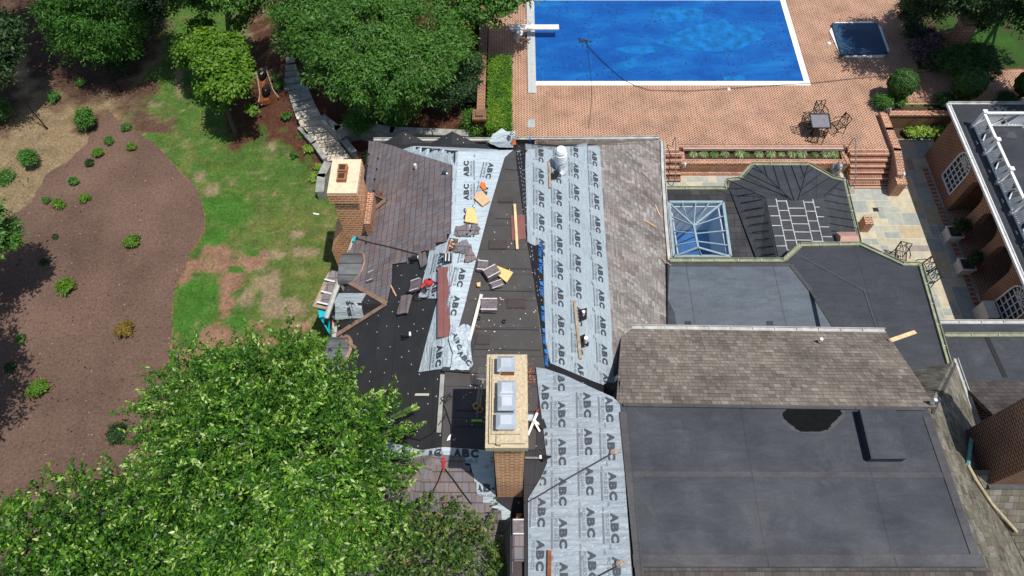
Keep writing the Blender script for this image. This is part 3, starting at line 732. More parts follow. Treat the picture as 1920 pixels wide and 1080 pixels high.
wallbox([(14.9, 6.3), (23.8, 6.3), (23.8, 8.5), (14.9, 8.5)], 2.6)
wallbox([(p.x * .985, p.y - .12) for p in [B2[1], B2[2], B2[3], B2[4], B2[5], B2[6]]] + [(12.2, 9.6), (5.2, 9.6), (5.2, B2[0].y - .2)], 2.93)
bq = [Vector((p.x, p.y, 0)) for p in bp]; cc = sum(bq, Vector()) / len(bq)
wallbox([(p + (cc - p) * .06)[:2] for p in bq], 1.98)
wallbox([(6.1, 12.2), (9.2, 12.2), (9.2, B1[0].y - .15), (6.1, B1[0].y - .15)], 0.5)
wl.build('wall', 'brick', house)
w3 = MB(); yN = B1[0].y - .15
w3.box(((6.1 + B1[1].x) / 2, yN - .1, 1.2), (B1[1].x - 6.1, .2, 1.4)); w3.build('wall', 'brick', house)

# ---------- roofing sheets on the main roof (draped)
ZL = lambda x: 6.13 + (x - .6) * .062
LOWB = BVHTree.FromPolygons([(-2, 12, ZL(-2)), (5, 12, ZL(5)), (5, -1, ZL(5)), (-2, -1, ZL(-2))], [(0, 1, 2, 3)])
def sheet(name, px, lift, mat, wr=0.0, seed=0, label=None, step=.3, edge=0):
    V, F = drape(px, ROOF, lift, step=step, wrinkle=wr, seed=seed); F = fixup(V, F)
    o = mk(name, V, F, mat, house)
    if label: o['label'] = label
    return o, [tuple(ON(ROOF, x, y)[:2]) for x, y in px]
shpx = [(692, 266), (712, 269), (740, 276), (770, 288), (808, 299), (849, 312), (846, 441), (838, 441), (838, 455), (818, 457), (816, 470), (790, 473), (790, 483), (765, 485), (765, 493), (736, 497), (735, 530), (727, 566), (700, 556), (672, 543), (650, 531), (636, 531), (645, 480), (655, 472), (668, 440), (683, 402), (688, 330)]
sheet('shingle_covering', shpx, .065, 'shin_new', label='new purple brown shingles on the west slope')
# underlayment lightened for sheen on deck / west slope
def abc_sheet(px, lift, mat, lanes, label, wr=.02, seed=0, k=1.0, period=.97, tiny=True, ROOF=ROOF):
    R = lambda x, y: ON(ROOF, x, y)
    V, F = drape(px, ROOF, lift, step=.3, wrinkle=wr, seed=seed); F = fixup(V, F)
    poly = [tuple(ON(ROOF, x, y)[:2]) for x, y in px]
    mb = MB(); mb.V = [tuple(v) for v in V]; mb.F = list(F); mb.mi = [0] * len(F)
    for (a, b, sgn, ph) in lanes:
        A = R(*a); B = R(*b); A.z = B.z = 0; d = (B - A); L = d.length; d.normalize(); up = Vector((-d.y, d.x, 0))
        q = ph * period
        while q < L + .3:
            o = A + d * q; dd = d * sgn
            abc_mark(mb, o, dd, Vector((-dd.y, dd.x, 0)), ROOF, lift + wr + .006, poly, k)
            if tiny:
                mb.m(2)
                for s2 in (-.30, .42):
                    VV, FF = TINY; put_text(mb, VV, FF, (o + d * .5 * period + up * s2)[:2], dd[:2], (-dd.y, dd.x), ROOF, lift + wr + .006, poly)
            q += period
    o = mb.build('underlayment', [mat, 'ink', 'ink2'], house); o['label'] = label; return poly
east = [(985, 264), (1001, 273), (1022, 276), (1045, 277), (1075, 276), (1103, 268), (1100, 276), (1124, 276), (1128, 340), (1133, 420), (1139, 500), (1146, 610), (1150, 700), (1152, 730), (1112, 716), (1075, 700), (1032, 682), (1023, 640), (1020, 545), (1018, 456), (1003, 462), (989, 455), (987, 380), (985, 320)]
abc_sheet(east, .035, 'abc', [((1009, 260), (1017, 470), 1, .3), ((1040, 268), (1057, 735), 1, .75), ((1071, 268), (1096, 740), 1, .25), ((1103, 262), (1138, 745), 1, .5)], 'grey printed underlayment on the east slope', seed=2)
sheet('painted_shadow_band', [(1024, 672), (1075, 690), (1156, 722), (1160, 752), (1100, 740), (1028, 706)], .02, 'ice')  # dark sheet standing in for the cast shadow along the seam
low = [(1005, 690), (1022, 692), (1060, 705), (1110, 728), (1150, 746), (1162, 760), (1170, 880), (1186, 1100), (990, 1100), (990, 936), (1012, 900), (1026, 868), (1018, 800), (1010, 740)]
abc_sheet(low, .03, 'abc_shade', [((1023, 745), (1012, 1095), 1, 0), ((1053, 705), (1058, 1095), 1, .1), ((1101, 740), (1112, 1095), 1, .3), ((1143, 765), (1158, 1095), 1, .05)], 'blue grey printed underlayment on the low slope beside the flat roof', seed=5, k=1.08, period=1.02, tiny=True, ROOF=LOWB)
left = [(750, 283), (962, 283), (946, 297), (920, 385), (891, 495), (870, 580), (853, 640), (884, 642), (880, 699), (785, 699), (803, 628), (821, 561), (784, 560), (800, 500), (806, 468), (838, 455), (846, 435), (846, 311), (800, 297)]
abc_sheet(left, .035, 'abc_lit', [((874, 408), (874, 300), 1, 0), ((919, 322), (903, 390), 1, 0), ((866, 522), (849, 600), 1, 0), ((824, 668), (822, 690), 1, 0), ((826, 492), (812, 560), 1, 0), ((888, 430), (880, 470), 1, 0)], 'pale printed underlayment over the ridge of the west slope', seed=9)
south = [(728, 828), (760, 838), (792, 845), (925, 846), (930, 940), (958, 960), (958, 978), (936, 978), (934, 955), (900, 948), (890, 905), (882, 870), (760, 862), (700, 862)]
abc_sheet(south, .035, 'abc_lit', [((800, 853), (940, 853), 1, .1), ((900, 915), (960, 915), 1, .2)], 'pale printed underlayment beside the tall chimney', seed=11)
sheet('shingle_covering', [(778, 858), (872, 858), (873, 874), (882, 874), (882, 888), (888, 888), (888, 905), (894, 905), (894, 930), (906, 930), (906, 944), (922, 944), (922, 958), (940, 958), (941, 975), (962, 978), (961, 1075), (850, 1150), (650, 1100), (690, 880)], .065, 'shin_new', label='new brown shingles on the south slope')
# flap of underlayment hanging over the north edge
V, F = drape([(914, 268), (925, 256), (941, 246), (950, 252), (966, 250), (962, 283), (936, 283), (920, 276)], ROOF, .10, step=.15, wrinkle=.12, seed=4)
mb = MB(); mb.V = list(V); mb.F = fixup(V, F); mb.mi = [0] * len(F)
FB = BVHTree.FromPolygons([tuple(v) for v in V], mb.F)
for (x, y) in ((930, 268), (954, 258)): p = ON(FB, x, y); abc_mark(mb, p[:2], (.6, .8), (-.8, .6), FB, .02, None, .8)
mb.build('underlayment', ['abc_lit', 'ink', 'ink2'], house)['label'] = 'loose pale flap at the north edge'
# black ice shield strip beside the ridge
icepx = [(964, 262), (1003, 262), (1003, 276), (1020, 278), (1003, 340), (1003, 440), (1018, 470), (1019, 560), (1023, 640), (1030, 706), (1022, 693), (1012, 600), (1000, 520), (988, 452), (978, 380), (968, 300)]
V, F = drape(icepx, ROOF, .022, step=.3); mb = MB(); mb.V = list(V); mb.F = fixup(V, F); mb.mi = [0] * len(F)
poly = [tuple(R(x, y)[:2]) for x, y in icepx]; mb.m(1)
for (x, y) in [(1012, 470), (1013, 500), (1015, 543), (1018, 590), (1020, 632), (1024, 672), (993, 268), (992, 305)]:
    o = R(x, y); VV, FF = fit('Triner', .36, .14, .02); put_text(mb, VV, FF, (o.x - .05, o.y + .1), (0.03, -1), (1, .03), ROOF, .03)
    tri = [(-.16, 0), (-.05, .03), (-.02, .16), (-.10, .10), (-.18, .13)]; put_text(mb, tri, [(0, 1, 2, 3, 4)], (o.x - .05, o.y + .1), (0.03, -1), (1, .03), ROOF, .03)
mb.m(2)
for a, b in (((973, 275), (1003, 520)), ((969, 280), (1009, 560))):
    for i in range(34):
        p = R(a[0] + (b[0] - a[0]) * i / 34, a[1] + (b[1] - a[1]) * i / 34, .028); q = R(a[0] + (b[0] - a[0]) * (i + .5) / 34, a[1] + (b[1] - a[1]) * (i + .5) / 34, .028); mb.bar(p, q, .02, .004)
mb.build('ice_shield', ['ice', 'inkblue', 'ink2'], house)['label'] = 'black self adhesive strip printed in blue beside the ridge'
# deck details: seams and raised patches
for y in (318, 410, 503, 545, 617, 655, 700, 770, 800):
    a = R(max(855, 955 - (y - 283) * .21), y, .012); b = R(min(1018, 968 + (y - 283) * .125), y + 2, .012); mb = MB(); mb.bar(a, b, .018, .006); mb.build('seam', 'black', house)
for (x, y, w_, h_) in [(933, 460, 34, 17), (968, 570, 36, 18), (905, 637, 26, 20), (948, 376, 28, 10)]:
    q = [R(x - w_ / 2, y - h_ / 2), R(x + w_ / 2, y - h_ / 2), R(x + w_ / 2, y + h_ / 2), R(x - w_ / 2, y + h_ / 2)]
    mb = MB(); mb.prism(q, ZD + .004, ZD + .03)
    mb.prism([p * .88 + sum(q, Vector()) / 4 * .12 for p in q], ZD + .03, ZD + .045); mb.build('roof_patch', 'deck2', house)
# cap nails and torn scraps spread over the felt
rnd = random.Random(3); mb = MB()
for i in range(230):
    x = rnd.uniform(865, 1005); y = rnd.uniform(390, 800)
    p = R(x, y, .012)
    if abs(p.z - ZD) < .05 and not (-.7 < p.x < .5 and p.y < 6.6):
        s_ = rnd.uniform(.012, .05); mb.m(i % 3).box((p.x, p.y, ZD + .01), (s_, s_ * rnd.uniform(.2, .6), .01), rnd.uniform(0, 3))
o = mb.build('wood_chips', ['lumber', 'bundle', 'cream'], own=False); tag(o, 'pale splinters and chips scattered over the flat grey roof', 'debris', kind='stuff')

# ---------- dormers
def barrel(px0, px1, y0, y1, zc):
    a = P(px0, y0, zc); b = P(px0, y1, zc); yc = (a.y + b.y) / 2; r = abs(a.y - b.y) / 2; x0 = (a.x + b.x) / 2; x1 = x0 + 2.2
    mb = MB(); n = 14; V = []
    for x in (x0, x1):
        for i in range(n + 1): t = math.pi * i / n; V.append((x, yc + r * math.cos(t), zc + r * .62 * math.sin(t)))
    F = [(i, i + 1, n + 2 + i, n + 1 + i) for i in range(n)] + [tuple(range(n, -1, -1))]
    mb.add(V, F); o = mb.build('dormer', 'zinc', house, smooth=False)
    # seams and front frame
    m2 = MB()
    for t in (.8, 1.57, 2.3):
        m2.bar((x0, yc + r * math.cos(t), zc + r * .62 * math.sin(t) + .008), (x0 + 1.15 * math.sin(t) ** .5, yc + r * math.cos(t), zc + r * .62 * math.sin(t) + .008), .02, .02)
    m2.build('seam', 'charcoal', o)
    # copper valley that follows the intersection
    pts = []
    for i in range(1, n):
        t = math.pi * i / n; z = zc + r * .62 * math.sin(t); y = yc + r * math.cos(t)
        xx = x0
        for k in range(80):
            if DROP(ROOF, xx, y) >= z - .01: break
            xx += .03
        pts.append(Vector((xx, y, DROP(ROOF, xx, y) + .085)))
    m3 = MB()
    for p, q in zip(pts, pts[1:]):
        if (q - p).length < .6: m3.bar(p + Vector((.03, 0, 0)), q + Vector((.03, 0, 0)), .10, .02)
    m3.build('valley_flashing', 'copper', o)
    m4 = MB(); m4.box((x0 + .06, yc, zc - .45), (.1, r * 1.9, .9)); m4.build('front', 'cream', o)
    return o
barrel(640, 0, 477, 533, 3.1)['label'] = 'upper barrel dormer in dull grey metal'
barrel(615, 0, 633, 690, 3.1)['label'] = 'lower barrel dormer in dull grey metal'
# gable dormer: ridge runs west from the slope
ap = R(725, 571); ridge0 = Vector(ap); rz = ap.z - .02; fr = P(627, 566, rz); bN = R(652, 530); bS = R(630, 627)
bN = Vector((fr.x + .05, bN.y, 3.0)); bS = Vector((fr.x + .02, bS.y, 2.95))
mb = MB(); mb.slab([ridge0, fr, bN, bN + Vector((.5, 0, 0))], .1); mb.slab([ridge0, bS + Vector((.4, 0, 0)), bS, fr], .1)
gd = mb.build('dormer', 'felt', house); gd['label'] = 'middle gable dormer covered in black felt'
mb = MB(); mb.add([fr + Vector((.1, 0, -.1)), bN + Vector((.1, -.1, -.1)), bS + Vector((.1, .1, -.1)), bN + Vector((.1, -.1, -.8)), bS + Vector((.1, .1, -.8))], [(0, 1, 3, 4, 2)]); mb.build('front', 'cream', gd)
mb = MB()
def vfl(a, b, wd=.16, up=.09):
    for i in range(14):
        p = Vector(a).lerp(Vector(b), i / 14); q = Vector(a).lerp(Vector(b), (i + 1) / 14)
        p.z = DROP(ROOF, p.x, p.y) + up; q.z = DROP(ROOF, q.x, q.y) + up; mb.bar(p, q, wd, .02)
vfl(ap, R(650, 528)); vfl(ap, R(632, 630)); vfl(R(640, 632), R(668, 655), .1)
mb.build('valley_flashing', 'copper', gd)
# underlayment patch on the gable dormer
DV = [ridge0, fr + Vector((-1, 0, 0)), bN + Vector((-1, 0, 0)), bN + Vector((2, 0, 0)), bS + Vector((2, 0, 0)), bS + Vector((-1, 0, 0))]
DB = BVHTree.FromPolygons([tuple(v) for v in DV], [(0, 1, 2), (0, 2, 3), (0, 4, 5), (0, 5, 1)])
pp = [(636, 551), (688, 551), (683, 598), (629, 601), (629, 575)]
poly = [tuple(ON(DB, x, y)[:2]) for x, y in pp]; V, F = drape_xy(poly, DB, .05, step=.15, default=3.1); F = fixup(V, F)
mb = MB(); mb.V = list(V); mb.F = F; mb.mi = [0] * len(F); abc_mark(mb, ON(DB, 655, 585)[:2], (.06, 1), (-1, 0), DB, .065, None, .72)
mb.build('underlayment', ['abc_lit', 'ink', 'ink2'], gd)
# two small gables on the north eave
for gx, sgn in ((757, 0), (848, 1)):
    tipN = P(gx, 246, 3.55); w_ = 1.15
    back = Vector((tipN.x, tipN.y - .95, 3.62))
    mb = MB(); mb.slab([back, tipN, Vector((tipN.x - w_, tipN.y - .15, 2.85)), Vector((tipN.x - w_ * .8, tipN.y - .7, 3.0))], .1)
    mb.slab([back, Vector((tipN.x + w_ * .8, tipN.y - .7, 3.0)), Vector((tipN.x + w_, tipN.y - .15, 2.85)), tipN], .1)
    mb.build('dormer', 'felt', house)['label'] = 'left felt gable on the north eave' if not sgn else 'right felt gable on the north eave'
# north shingles east part
sheet('shingle_covering', [(1003, 261), (1232, 261), (1205, 270), (1125, 272), (1040, 272), (1005, 270)], .02, 'shin_brown', label='old brown shingles on the north slope')

# ---------- gutters
def gutter(px, z, mat='gutter_g', r=.07, parent=house, clips=True, fixedx=None):
    pts = [P(x, y, z) for x, y in px] if fixedx is None else [Vector(p) for p in px]
    mb = MB()
    for a, b in zip(pts, pts[1:]):
        d = (b - a).normalized(); n = Vector((d.y, -d.x, 0))
        mb.m(0).bar(a + n * .0 + Vector((0, 0, -.03)), b + Vector((0, 0, -.03)), .12, .02)
        mb.bar(a + n * .07, b + n * .07, .02, .09); mb.bar(a - n * .07, b - n * .07, .02, .09)
        if clips:
            L = (b - a).length; k = max(1, int(L / .7))
            for i in range(1, k): p = a.lerp(b, i / k); mb.m(1).bar(p - n * .08, p + n * .08, .03, .02)
    return mb.build('gutter', [mat, 'gutter_w'], parent)
gutter([(1242, 264), (1244, 330), (1250, 420), (1256, 487)], 3.14, 'gutter_w')
gutter([(1250, 353), (1362, 353), (1363, 338), (1387, 335), (1411, 308), (1517, 308), (1562, 333), (1584, 338), (1612, 456)], 2.2)
gutter([(1256, 488), (1470, 488), (1502, 459), (1612, 457), (1694, 495), (1726, 495), (1782, 690)], 3.34)
gutter([(1166, 613), (1660, 620)], 4.06, 'gutter_w', clips=True)
gutter([(1758, 604), (1925, 604)], 2.62, 'gutter_w'); gutter([(1772, 628), (1925, 628)], 2.64, 'gutter_g')
gutter([(1791, 672), (1838, 806)], 3.0, 'gutter_w')
gutter([(683, 400), (671, 432), (656, 472), (645, 505), (634, 533), (612, 596)], 2.98, 'gutter_w')
gutter([(628, 604), (627, 632)], 2.95, 'gutter_w')
gutter([(700, 262), (880, 262), (1236, 258)], 2.66, 'gutter_w', r=.04, clips=False)
# trims on roof D
def strip(pts, w_, h_, mat, name='trim', parent=house):
    mb = MB()
    for a, b in zip(pts, pts[1:]): mb.bar(a, b, w_, h_)
    return mb.build(name, mat, parent)
dz = Vector((0, 0, .03))
strip([D[0] + Vector((.12, -.05, 0)) + dz, D[1] + Vector((-.12, -.05, 0)) + dz], .08, .07, 'epdm_edge')
strip([D[1] + Vector((-.12, -.25, -.015)) + dz, D[2] + Vector((-.12, .2, -.015)) + dz], .2, .02, 'epdm_edge')
strip([D[0] + Vector((.1, -.25, 0)) + dz, D[3] + Vector((.1, .2, 0)) + dz], .2, .07, 'epdm_edge')
sy = P(1500, 1052, Z6).y
strip([Vector((2.9, sy, Z6)) + dz, Vector((11.3, sy, Z6)) + dz], .28, .09, 'epdm_edge')
sy2 = P(1500, 889, Z6).y
strip([Vector((3.05, sy2, Z6 + .008)), Vector((11.05, sy2 - .03, Z6 + .008))], .14, .012, 'epdm_edge')
# south facing strip of shingles below the flat roof
mb = MB(); mb.slab([Vector((2.95, sy - .16, Z6 + .05)), Vector((11.4, sy - .16, Z6 + .05)), Vector((11.5, .0, Z6 - .1)), Vector((2.95, .0, Z6 - .1))], .1); mb.build('shingle_covering', 'shin_dark', house)
# raised hatch
hp = box_poly([(1612, 768), (1680, 768), (1700, 860), (1634, 860)], Z6 + .28)
mb = MB(); mb.prism(hp, Z6, Z6 + .28); mb.build('roof_hatch', 'epdm', house)
# puddle
pd = [(1466, 775), (1475, 768), (1500, 766), (1540, 767), (1575, 768), (1579, 776), (1570, 785), (1558, 797), (1552, 806), (1530, 810), (1500, 809), (1488, 800), (1478, 793), (1468, 784)]
V, F = drape_xy([tuple(P(x, y, Z6)[:2]) for x, y in [(1460, 773), (1500, 764), (1585, 766), (1584, 782), (1568, 797), (1556, 811), (1522, 814), (1484, 808), (1464, 788)]], ROOF, .004, step=.5); mk('puddle_stain', V, fixup(V, F), 'stain', house)
pj = []
for i in range(len(pd)):
    a, b = pd[i], pd[(i + 1) % len(pd)]
    for k in range(4): t = k / 4; pj.append((a[0] + (b[0] - a[0]) * t + random.uniform(-1.2, 1.2), a[1] + (b[1] - a[1]) * t + random.uniform(-.8, .8)))
V, F = drape_xy([tuple(P(x, y, Z6)[:2]) for x, y in pj], ROOF, .008, step=.5); tag(mk('puddle', V, fixup(V, F), 'puddle'), 'dark still puddle on the large flat roof beside the brown shingles', 'puddle')
# B2 lighter membrane + ridge strip
V, F = drape([(1256, 497), (1480, 497), (1566, 616), (1256, 616)], ROOF, .006, step=.5); mk('roof_membrane', V, fixup(V, F), 'epdm_lt', house)['label'] = 'paler blue grey rubber sheet'
strip([R(1482, 497, .02), R(1520, 545, .02), R(1568, 620, .02)], .14, .03, 'epdm_edge')
strip([R(1500, 480, .01), R(1620, 545, .01), R(1645, 620, .01)], .05, .02, 'epdm_edge')
strip([R(1256, 497, .02), R(1482, 497, .02)], .12, .02, 'epdm_edge')
strip([R(1850, 632, .01), R(1885, 708, .01)], .16, .012, 'black')
for x in (1290, 1443): mbp = P(x, 606, 3.3); strip([mbp + Vector((-.1, 0, .02)), mbp + Vector((.1, 0, .02))], .12, .03, 'epdm')
# dark valley metal between C and the hip
strip([Ea + Vector((.12, -.12, -.05)), Eb + Vector((-.05, -.2, .06))], .08, .02, 'epdm_edge', 'hip_cap')
# bay roof seams
mb = MB(); s5 = lambda x, y: (1360 + x / 5.4, 300 + y / 5.4)
for a, b in [((20, 200), (405, 385)), ((405, 385), (530, 975)), ((140, 180), (640, 378)), ((205, 128), (560, 300)), ((255, 75), (380, 135)), ((295, 45), (668, 408)), ((385, 50), (425, 170)), ((480, 50), (555, 300)), ((575, 50), (695, 415)), ((665, 50), (755, 300)), ((755, 50), (800, 170)), ((838, 50), (735, 408)),
             ((885, 90), (760, 190)), ((965, 140), (760, 300)), ((1050, 185), (770, 360)), ((1180, 205), (1000, 365)),
             ((105, 297), (190, 280)), ((130, 365), (300, 340)), ((155, 437), (370, 402)), ((185, 512), (385, 480)), ((210, 585), (400, 558)), ((245, 660), (440, 632)), ((270, 735), (440, 715)), ((300, 810), (450, 793)), ((330, 888), (490, 872)), ((370, 965), (500, 950)),
             ((1100, 290), (1215, 310)), ((1045, 348), (1235, 385)), ((1000, 412), (1260, 460)), ((1010, 487), (1280, 535)), ((1040, 570), (1300, 612)), ((1060, 645), (1320, 690)), ((1075, 720), (1150, 725))]:
    mb.bar(R(*s5(*a), .012), R(*s5(*b), .012), .022, .03)
mb.build('standing_seam', 'black', house)
mb = MB()
for a, b in [((512, 395), (632, 945)), ((615, 410), (725, 860)), ((788, 412), (885, 835)), ((883, 400), (985, 825)), ((515, 418), (620, 418)), ((790, 430), (885, 430)), ((432, 470), (527, 470)), ((642, 490), (797, 490)), ((455, 568), (550, 568)), ((540, 514), (635, 514)), ((655, 568), (818, 568)), ((812, 520), (910, 522)), ((560, 612), (660, 612)), ((470, 666), (572, 666)), ((675, 648), (835, 650)), ((838, 618), (932, 620)), ((905, 478), (950, 480)), ((580, 712), (685, 712)), ((495, 770), (595, 770)), ((695, 730), (855, 732)), ((858, 720), (955, 722)), ((927, 576), (1000, 578)), ((605, 815), (705, 815)), ((518, 872), (618, 872)), ((712, 812), (880, 815)), ((885, 826), (995, 826)), ((953, 678), (1050, 680)), ((980, 778), (1078, 780)), ((628, 915), (680, 915))]:
    mb.bar(R(*s5(*a), .015), R(*s5(*b), .015), .035, .006)
mb.build('lap_lines', 'gutter_w', house)
mb = MB(); c = R(1580, 448); base = [R(1565, 452), R(1612, 455)]
bx = MB(); bx.box((base[0].x + .40, base[0].y - .02, 2.72), (.68, .55, .34))
z0 = 2.89; x0 = base[0].x + .03; x1 = x0 + .74; y0 = base[0].y - .32; y1 = y0 + .6
bx.add([(x0, y0, z0), (x1, y0, z0), (x1, y1, z0), (x0, y1, z0), (x0 + .05, (y0 + y1) / 2, z0 + .16), (x1 - .05, (y0 + y1) / 2, z0 + .16)], [(0, 1, 5, 4), (2, 3, 4, 5), (1, 2, 5), (3, 0, 4), (3, 2, 1, 0)])
bx.build('copper_vent_box', 'copper_pink', house)

# ---------- skylight
sk = empty('skylight', (sky[0] + sky[2]) / 2, 'rectangular hipped glass skylight with pale blue bars set in the dark slate roof', 'skylight')
ctr = (sky[0] + sky[1] + sky[2] + sky[3]) / 4
r0 = P(1301, 423, 2.75); r1 = P(1309, 464, 2.75); base4 = [p + Vector((0, 0, .1)) for p in sky]
mb = MB()
mb.add(base4 + [r0, r1], [(0, 3, 5, 4), (1, 4, 5, 2), (0, 4, 1), (3, 2, 5)]); mb.build('glass', 'glass', sk)
mb = MB()
for a, b in zip(base4, base4[1:] + base4[:1]): mb.bar(a, b, .10, .14)
mb.bar(r0, r1, .07, .06)
for a, b in ((0, r0), (1, r0), (2, r1), (3, r1)): mb.bar(base4[a], b, .07, .05)
for t in (.2, .48, .75): mb.bar(base4[0].lerp(base4[3], t + .05), r0.lerp(r1, max(0, t * 1.3 - .25)), .04, .04); mb.bar(base4[1].lerp(base4[2], t + .05), r0.lerp(r1, max(0, t * 1.3 - .25)), .04, .04)
for t in (.25, .5, .75): mb.bar(base4[0].lerp(base4[1], t), r0 + Vector(((t - .5) * .6, abs(t - .5) * .9, -abs(t - .5) * .5)), .04, .04)
mb.bar((base4[3] + base4[2]) / 2, r1, .04, .04)
mb.build('frame', simple('pale blue frame', (.30, .40, .44), .4, .2), sk)
mb = MB()
mb.prism([p + (ctr - p) * -.02 for p in sky], .5, .55); mb.build('floor', 'inter_blue', sk)
mb = MB()
q = [p.copy() for p in sky]
mb.box(((q[1].x + q[2].x) / 2 - .12, (q[1].y + q[2].y) / 2, 1.4), (.05, 2.6, 1.6)); mb.box(((q[0].x + q[1].x) / 2, q[0].y - .1, 1.4), (2.2, .05, 1.6)); mb.box((q[0].x + .1, (q[0].y + q[3].y) / 2, 1.4), (.05, 2.6, 1.6))
mb.box(((q[3].x + q[2].x) / 2, q[3].y, 1.4), (2.2, .05, 1.6))
mb.build('shaft_wall', 'interior', sk)

# ---------- chimneys
def flue_cover(parent, px0, py0, px1, py1, z, h):
    a = P(px0, py0, z); b = P(px1, py1, z); cx, cy = (a.x + b.x) / 2, (a.y + b.y) / 2; sx, sy_ = abs(b.x - a.x), abs(a.y - b.y)
    mb = MB(); mb.box((cx, cy, z - h / 2), (sx * .8, sy_ * .8, h)); mb.box((cx, cy, z), (sx, sy_, .03))
    V = [(cx - sx / 2, cy - sy_ / 2, z + .015), (cx + sx / 2, cy - sy_ / 2, z + .015), (cx + sx / 2, cy + sy_ / 2, z + .015), (cx - sx / 2, cy + sy_ / 2, z + .015)]
    V += [(cx + (x - cx) * .55, cy + (y - cy) * .55, z + .09) for x, y, _ in V]
    mb.add(V, [(0, 1, 5, 4), (1, 2, 6, 5), (2, 3, 7, 6), (3, 0, 4, 7), (4, 5, 6, 7)]); mb.build('flue_cover', 'galv', parent)
mb = MB(); mb.box((-.06, 5.39, 7.15), (.66, 1.94, 5.0)); ch = mb.build('chimney', 'brick_chim', house); ch['label'] = 'tall brick chimney with four galvanised flue covers'
mb = MB(); mb.box((-.11, 5.4, 9.72), (.90, 2.13, .22)); mb.box((-.1, 5.4, 9.86), (.76, 1.98, .1)); mb.box((-.13, 5.45, 9.93), (.60, 1.72, .08))
mb.box((-.28, 4.47, 9.9), (.09, .2, .14)); mb.build('crown', 'crown', ch)
mb = MB(); mb.box((-.09, 6.02, 10.02), (.28, .24, .16)); mb.m(1).box((-.09, 6.02, 10.12), (.2, .16, .02)); mb.build('flue', ['terra', 'flue_in'], ch)
flue_cover(ch, 932, 668, 966, 697, 10.2, .2)
flue_cover(ch, 933, 714, 968, 742, 10.2, .2); flue_cover(ch, 933, 741, 968, 770, 10.26, .26); flue_cover(ch, 930, 774, 968, 805, 10.2, .2)
# left chimney
mb = MB(); mb.box((-5.62, 14.85, 2.85), (.82, 1.3, 5.7)); mb.box((-5.61, 14.85, 5.45), (1.0, 1.46, .42))
V = []
for x, z in ((-6.03, 3.6), (-6.03, 0), (-6.75, 0), (-6.75, 2.2)): V += [(x, 14.2, z), (x, 15.5, z)]
mb.add(V, [(0, 2, 4, 6), (7, 5, 3, 1), (0, 6, 7, 1), (6, 4, 5, 7)])
c2 = mb.build('chimney', 'brick_chim', house); c2['label'] = 'left brick chimney with a smooth pale crown'
mb = MB(); mb.box((-5.61, 14.85, 5.72), (.98, 1.44, .12)); V = []
mb.build('crown', 'crown_smooth', c2)
mb = MB(); mb.box((-5.66, 15.05, 5.88), (.3, .3, .22)); mb.box((-5.66, 14.72, 5.86), (.3, .3, .18)); mb.m(1).box((-5.66, 15.05, 6.0), (.2, .2, .02)); mb.box((-5.66, 14.72, 5.96), (.2, .2, .02)); mb.build('flue', ['terra', 'flue_in'], c2)
mb = MB(); mb.box((-5.02, 14.6, 3.7), (.22, 1.35, 1.3)); mb.build('shoulder', 'brick', c2)
# brown flashing and black triangle behind it
V, F = drape([(686, 402), (690, 372), (727, 378)], ROOF, .10, step=.3); mk('cricket', V, fixup(V, F), 'felt', house)
mb = MB(); mb.bar(R(727, 378, .12), R(684, 412, .12), .16, .02); mb.bar(R(727, 377, .12), R(688, 360, .12), .05, .02); mb.build('valley_flashing', 'copper', house)
mb = MB(); mb.box(R(707, 383, .14), (.12, .1, .03), .2); mb.build('flashing_scrap', 'white', house)
# right big chimney
mb = MB(); mb.box((14.02, 5.78, 5.9), (1.2, 1.65, 7.0)); c3 = mb.build('chimney', 'brick_dark', house); c3['label'] = 'dark brick chimney at the right edge'
mb = MB(); mb.box((14.02, 4.9, 4.36), (1.3, .14, .05)); mb.box((14.02, 5.78, 9.5), (1.35, 1.8, .2)); mb.build('crown', 'epdm_edge', c3)
# copper downpipe and tan pipe on the mossy slope
q = [R(1838, 803, .08), R(1816, 822, .08), R(1813, 850, .06), R(1811, 872, .05)]
mb = MB(); mb.tube(q, .06, 8); mb.build('downpipe', 'verdigris', house)
mb = MB(); mb.tube([R(1811, 872, .05), R(1825, 900, .06), R(1855, 945, .06), R(1903, 995, .06)], .045, 8); mb.build('pipe', 'tan', house)
# vent stacks
def vent_pipe(px, py, h, r, mat='white', label='', big=False):
    p = R(px, py); mb = MB()
    if big:
        mb.m(1).cyl(p + Vector((0, 0, -.1)), p + Vector((0, 0, .35)), r * 1.0, n=20); mb.m(0).cyl(p + Vector((0, 0, .35)), p + Vector((0, 0, h)), r * .85, n=20)
        for k in range(4): mb.cyl(p + Vector((0, 0, h * .55 + k * .09)), p + Vector((0, 0, h * .55 + k * .09 + .05)), r * 1.15, r * 1.15, 20)
        mb.cyl(p + Vector((0, 0, h)), p + Vector((0, 0, h + .1)), r * 1.05, r * .85, 20)
        mb.m(1).cyl(p + Vector((0, 0, .0)), p + Vector((0, 0, .04)), r * 1.7, r * 1.6, 20)
    else:
        mb.cyl(p + Vector((0, 0, -.1)), p + Vector((0, 0, h)), r, n=12); mb.m(2).cyl(p + Vector((0, 0, -.05)), p + Vector((0, 0, .06)), r * 2.2, r * 1.2, 12)
    tag(mb.build('vent_pipe', [mat, 'galv', 'black']), label, 'vent pipe')
vent_pipe(1049, 318, .95, .18, label='large white ribbed vent with a round cap near the north end of the east slope', big=True)
vent_pipe(1097, 643, .35, .06, label='short white pipe in the lower square cut of the east slope underlayment')
vent_pipe(1093, 591, .25, .05, label='short white pipe in the upper square cut of the east slope underlayment')
vent_pipe(780, 318, .28, .05, label='small white pipe with a black collar on the new shingles')
vent_pipe(1535, 642, .25, .05, label='small pale pipe standing on the old brown north slope')
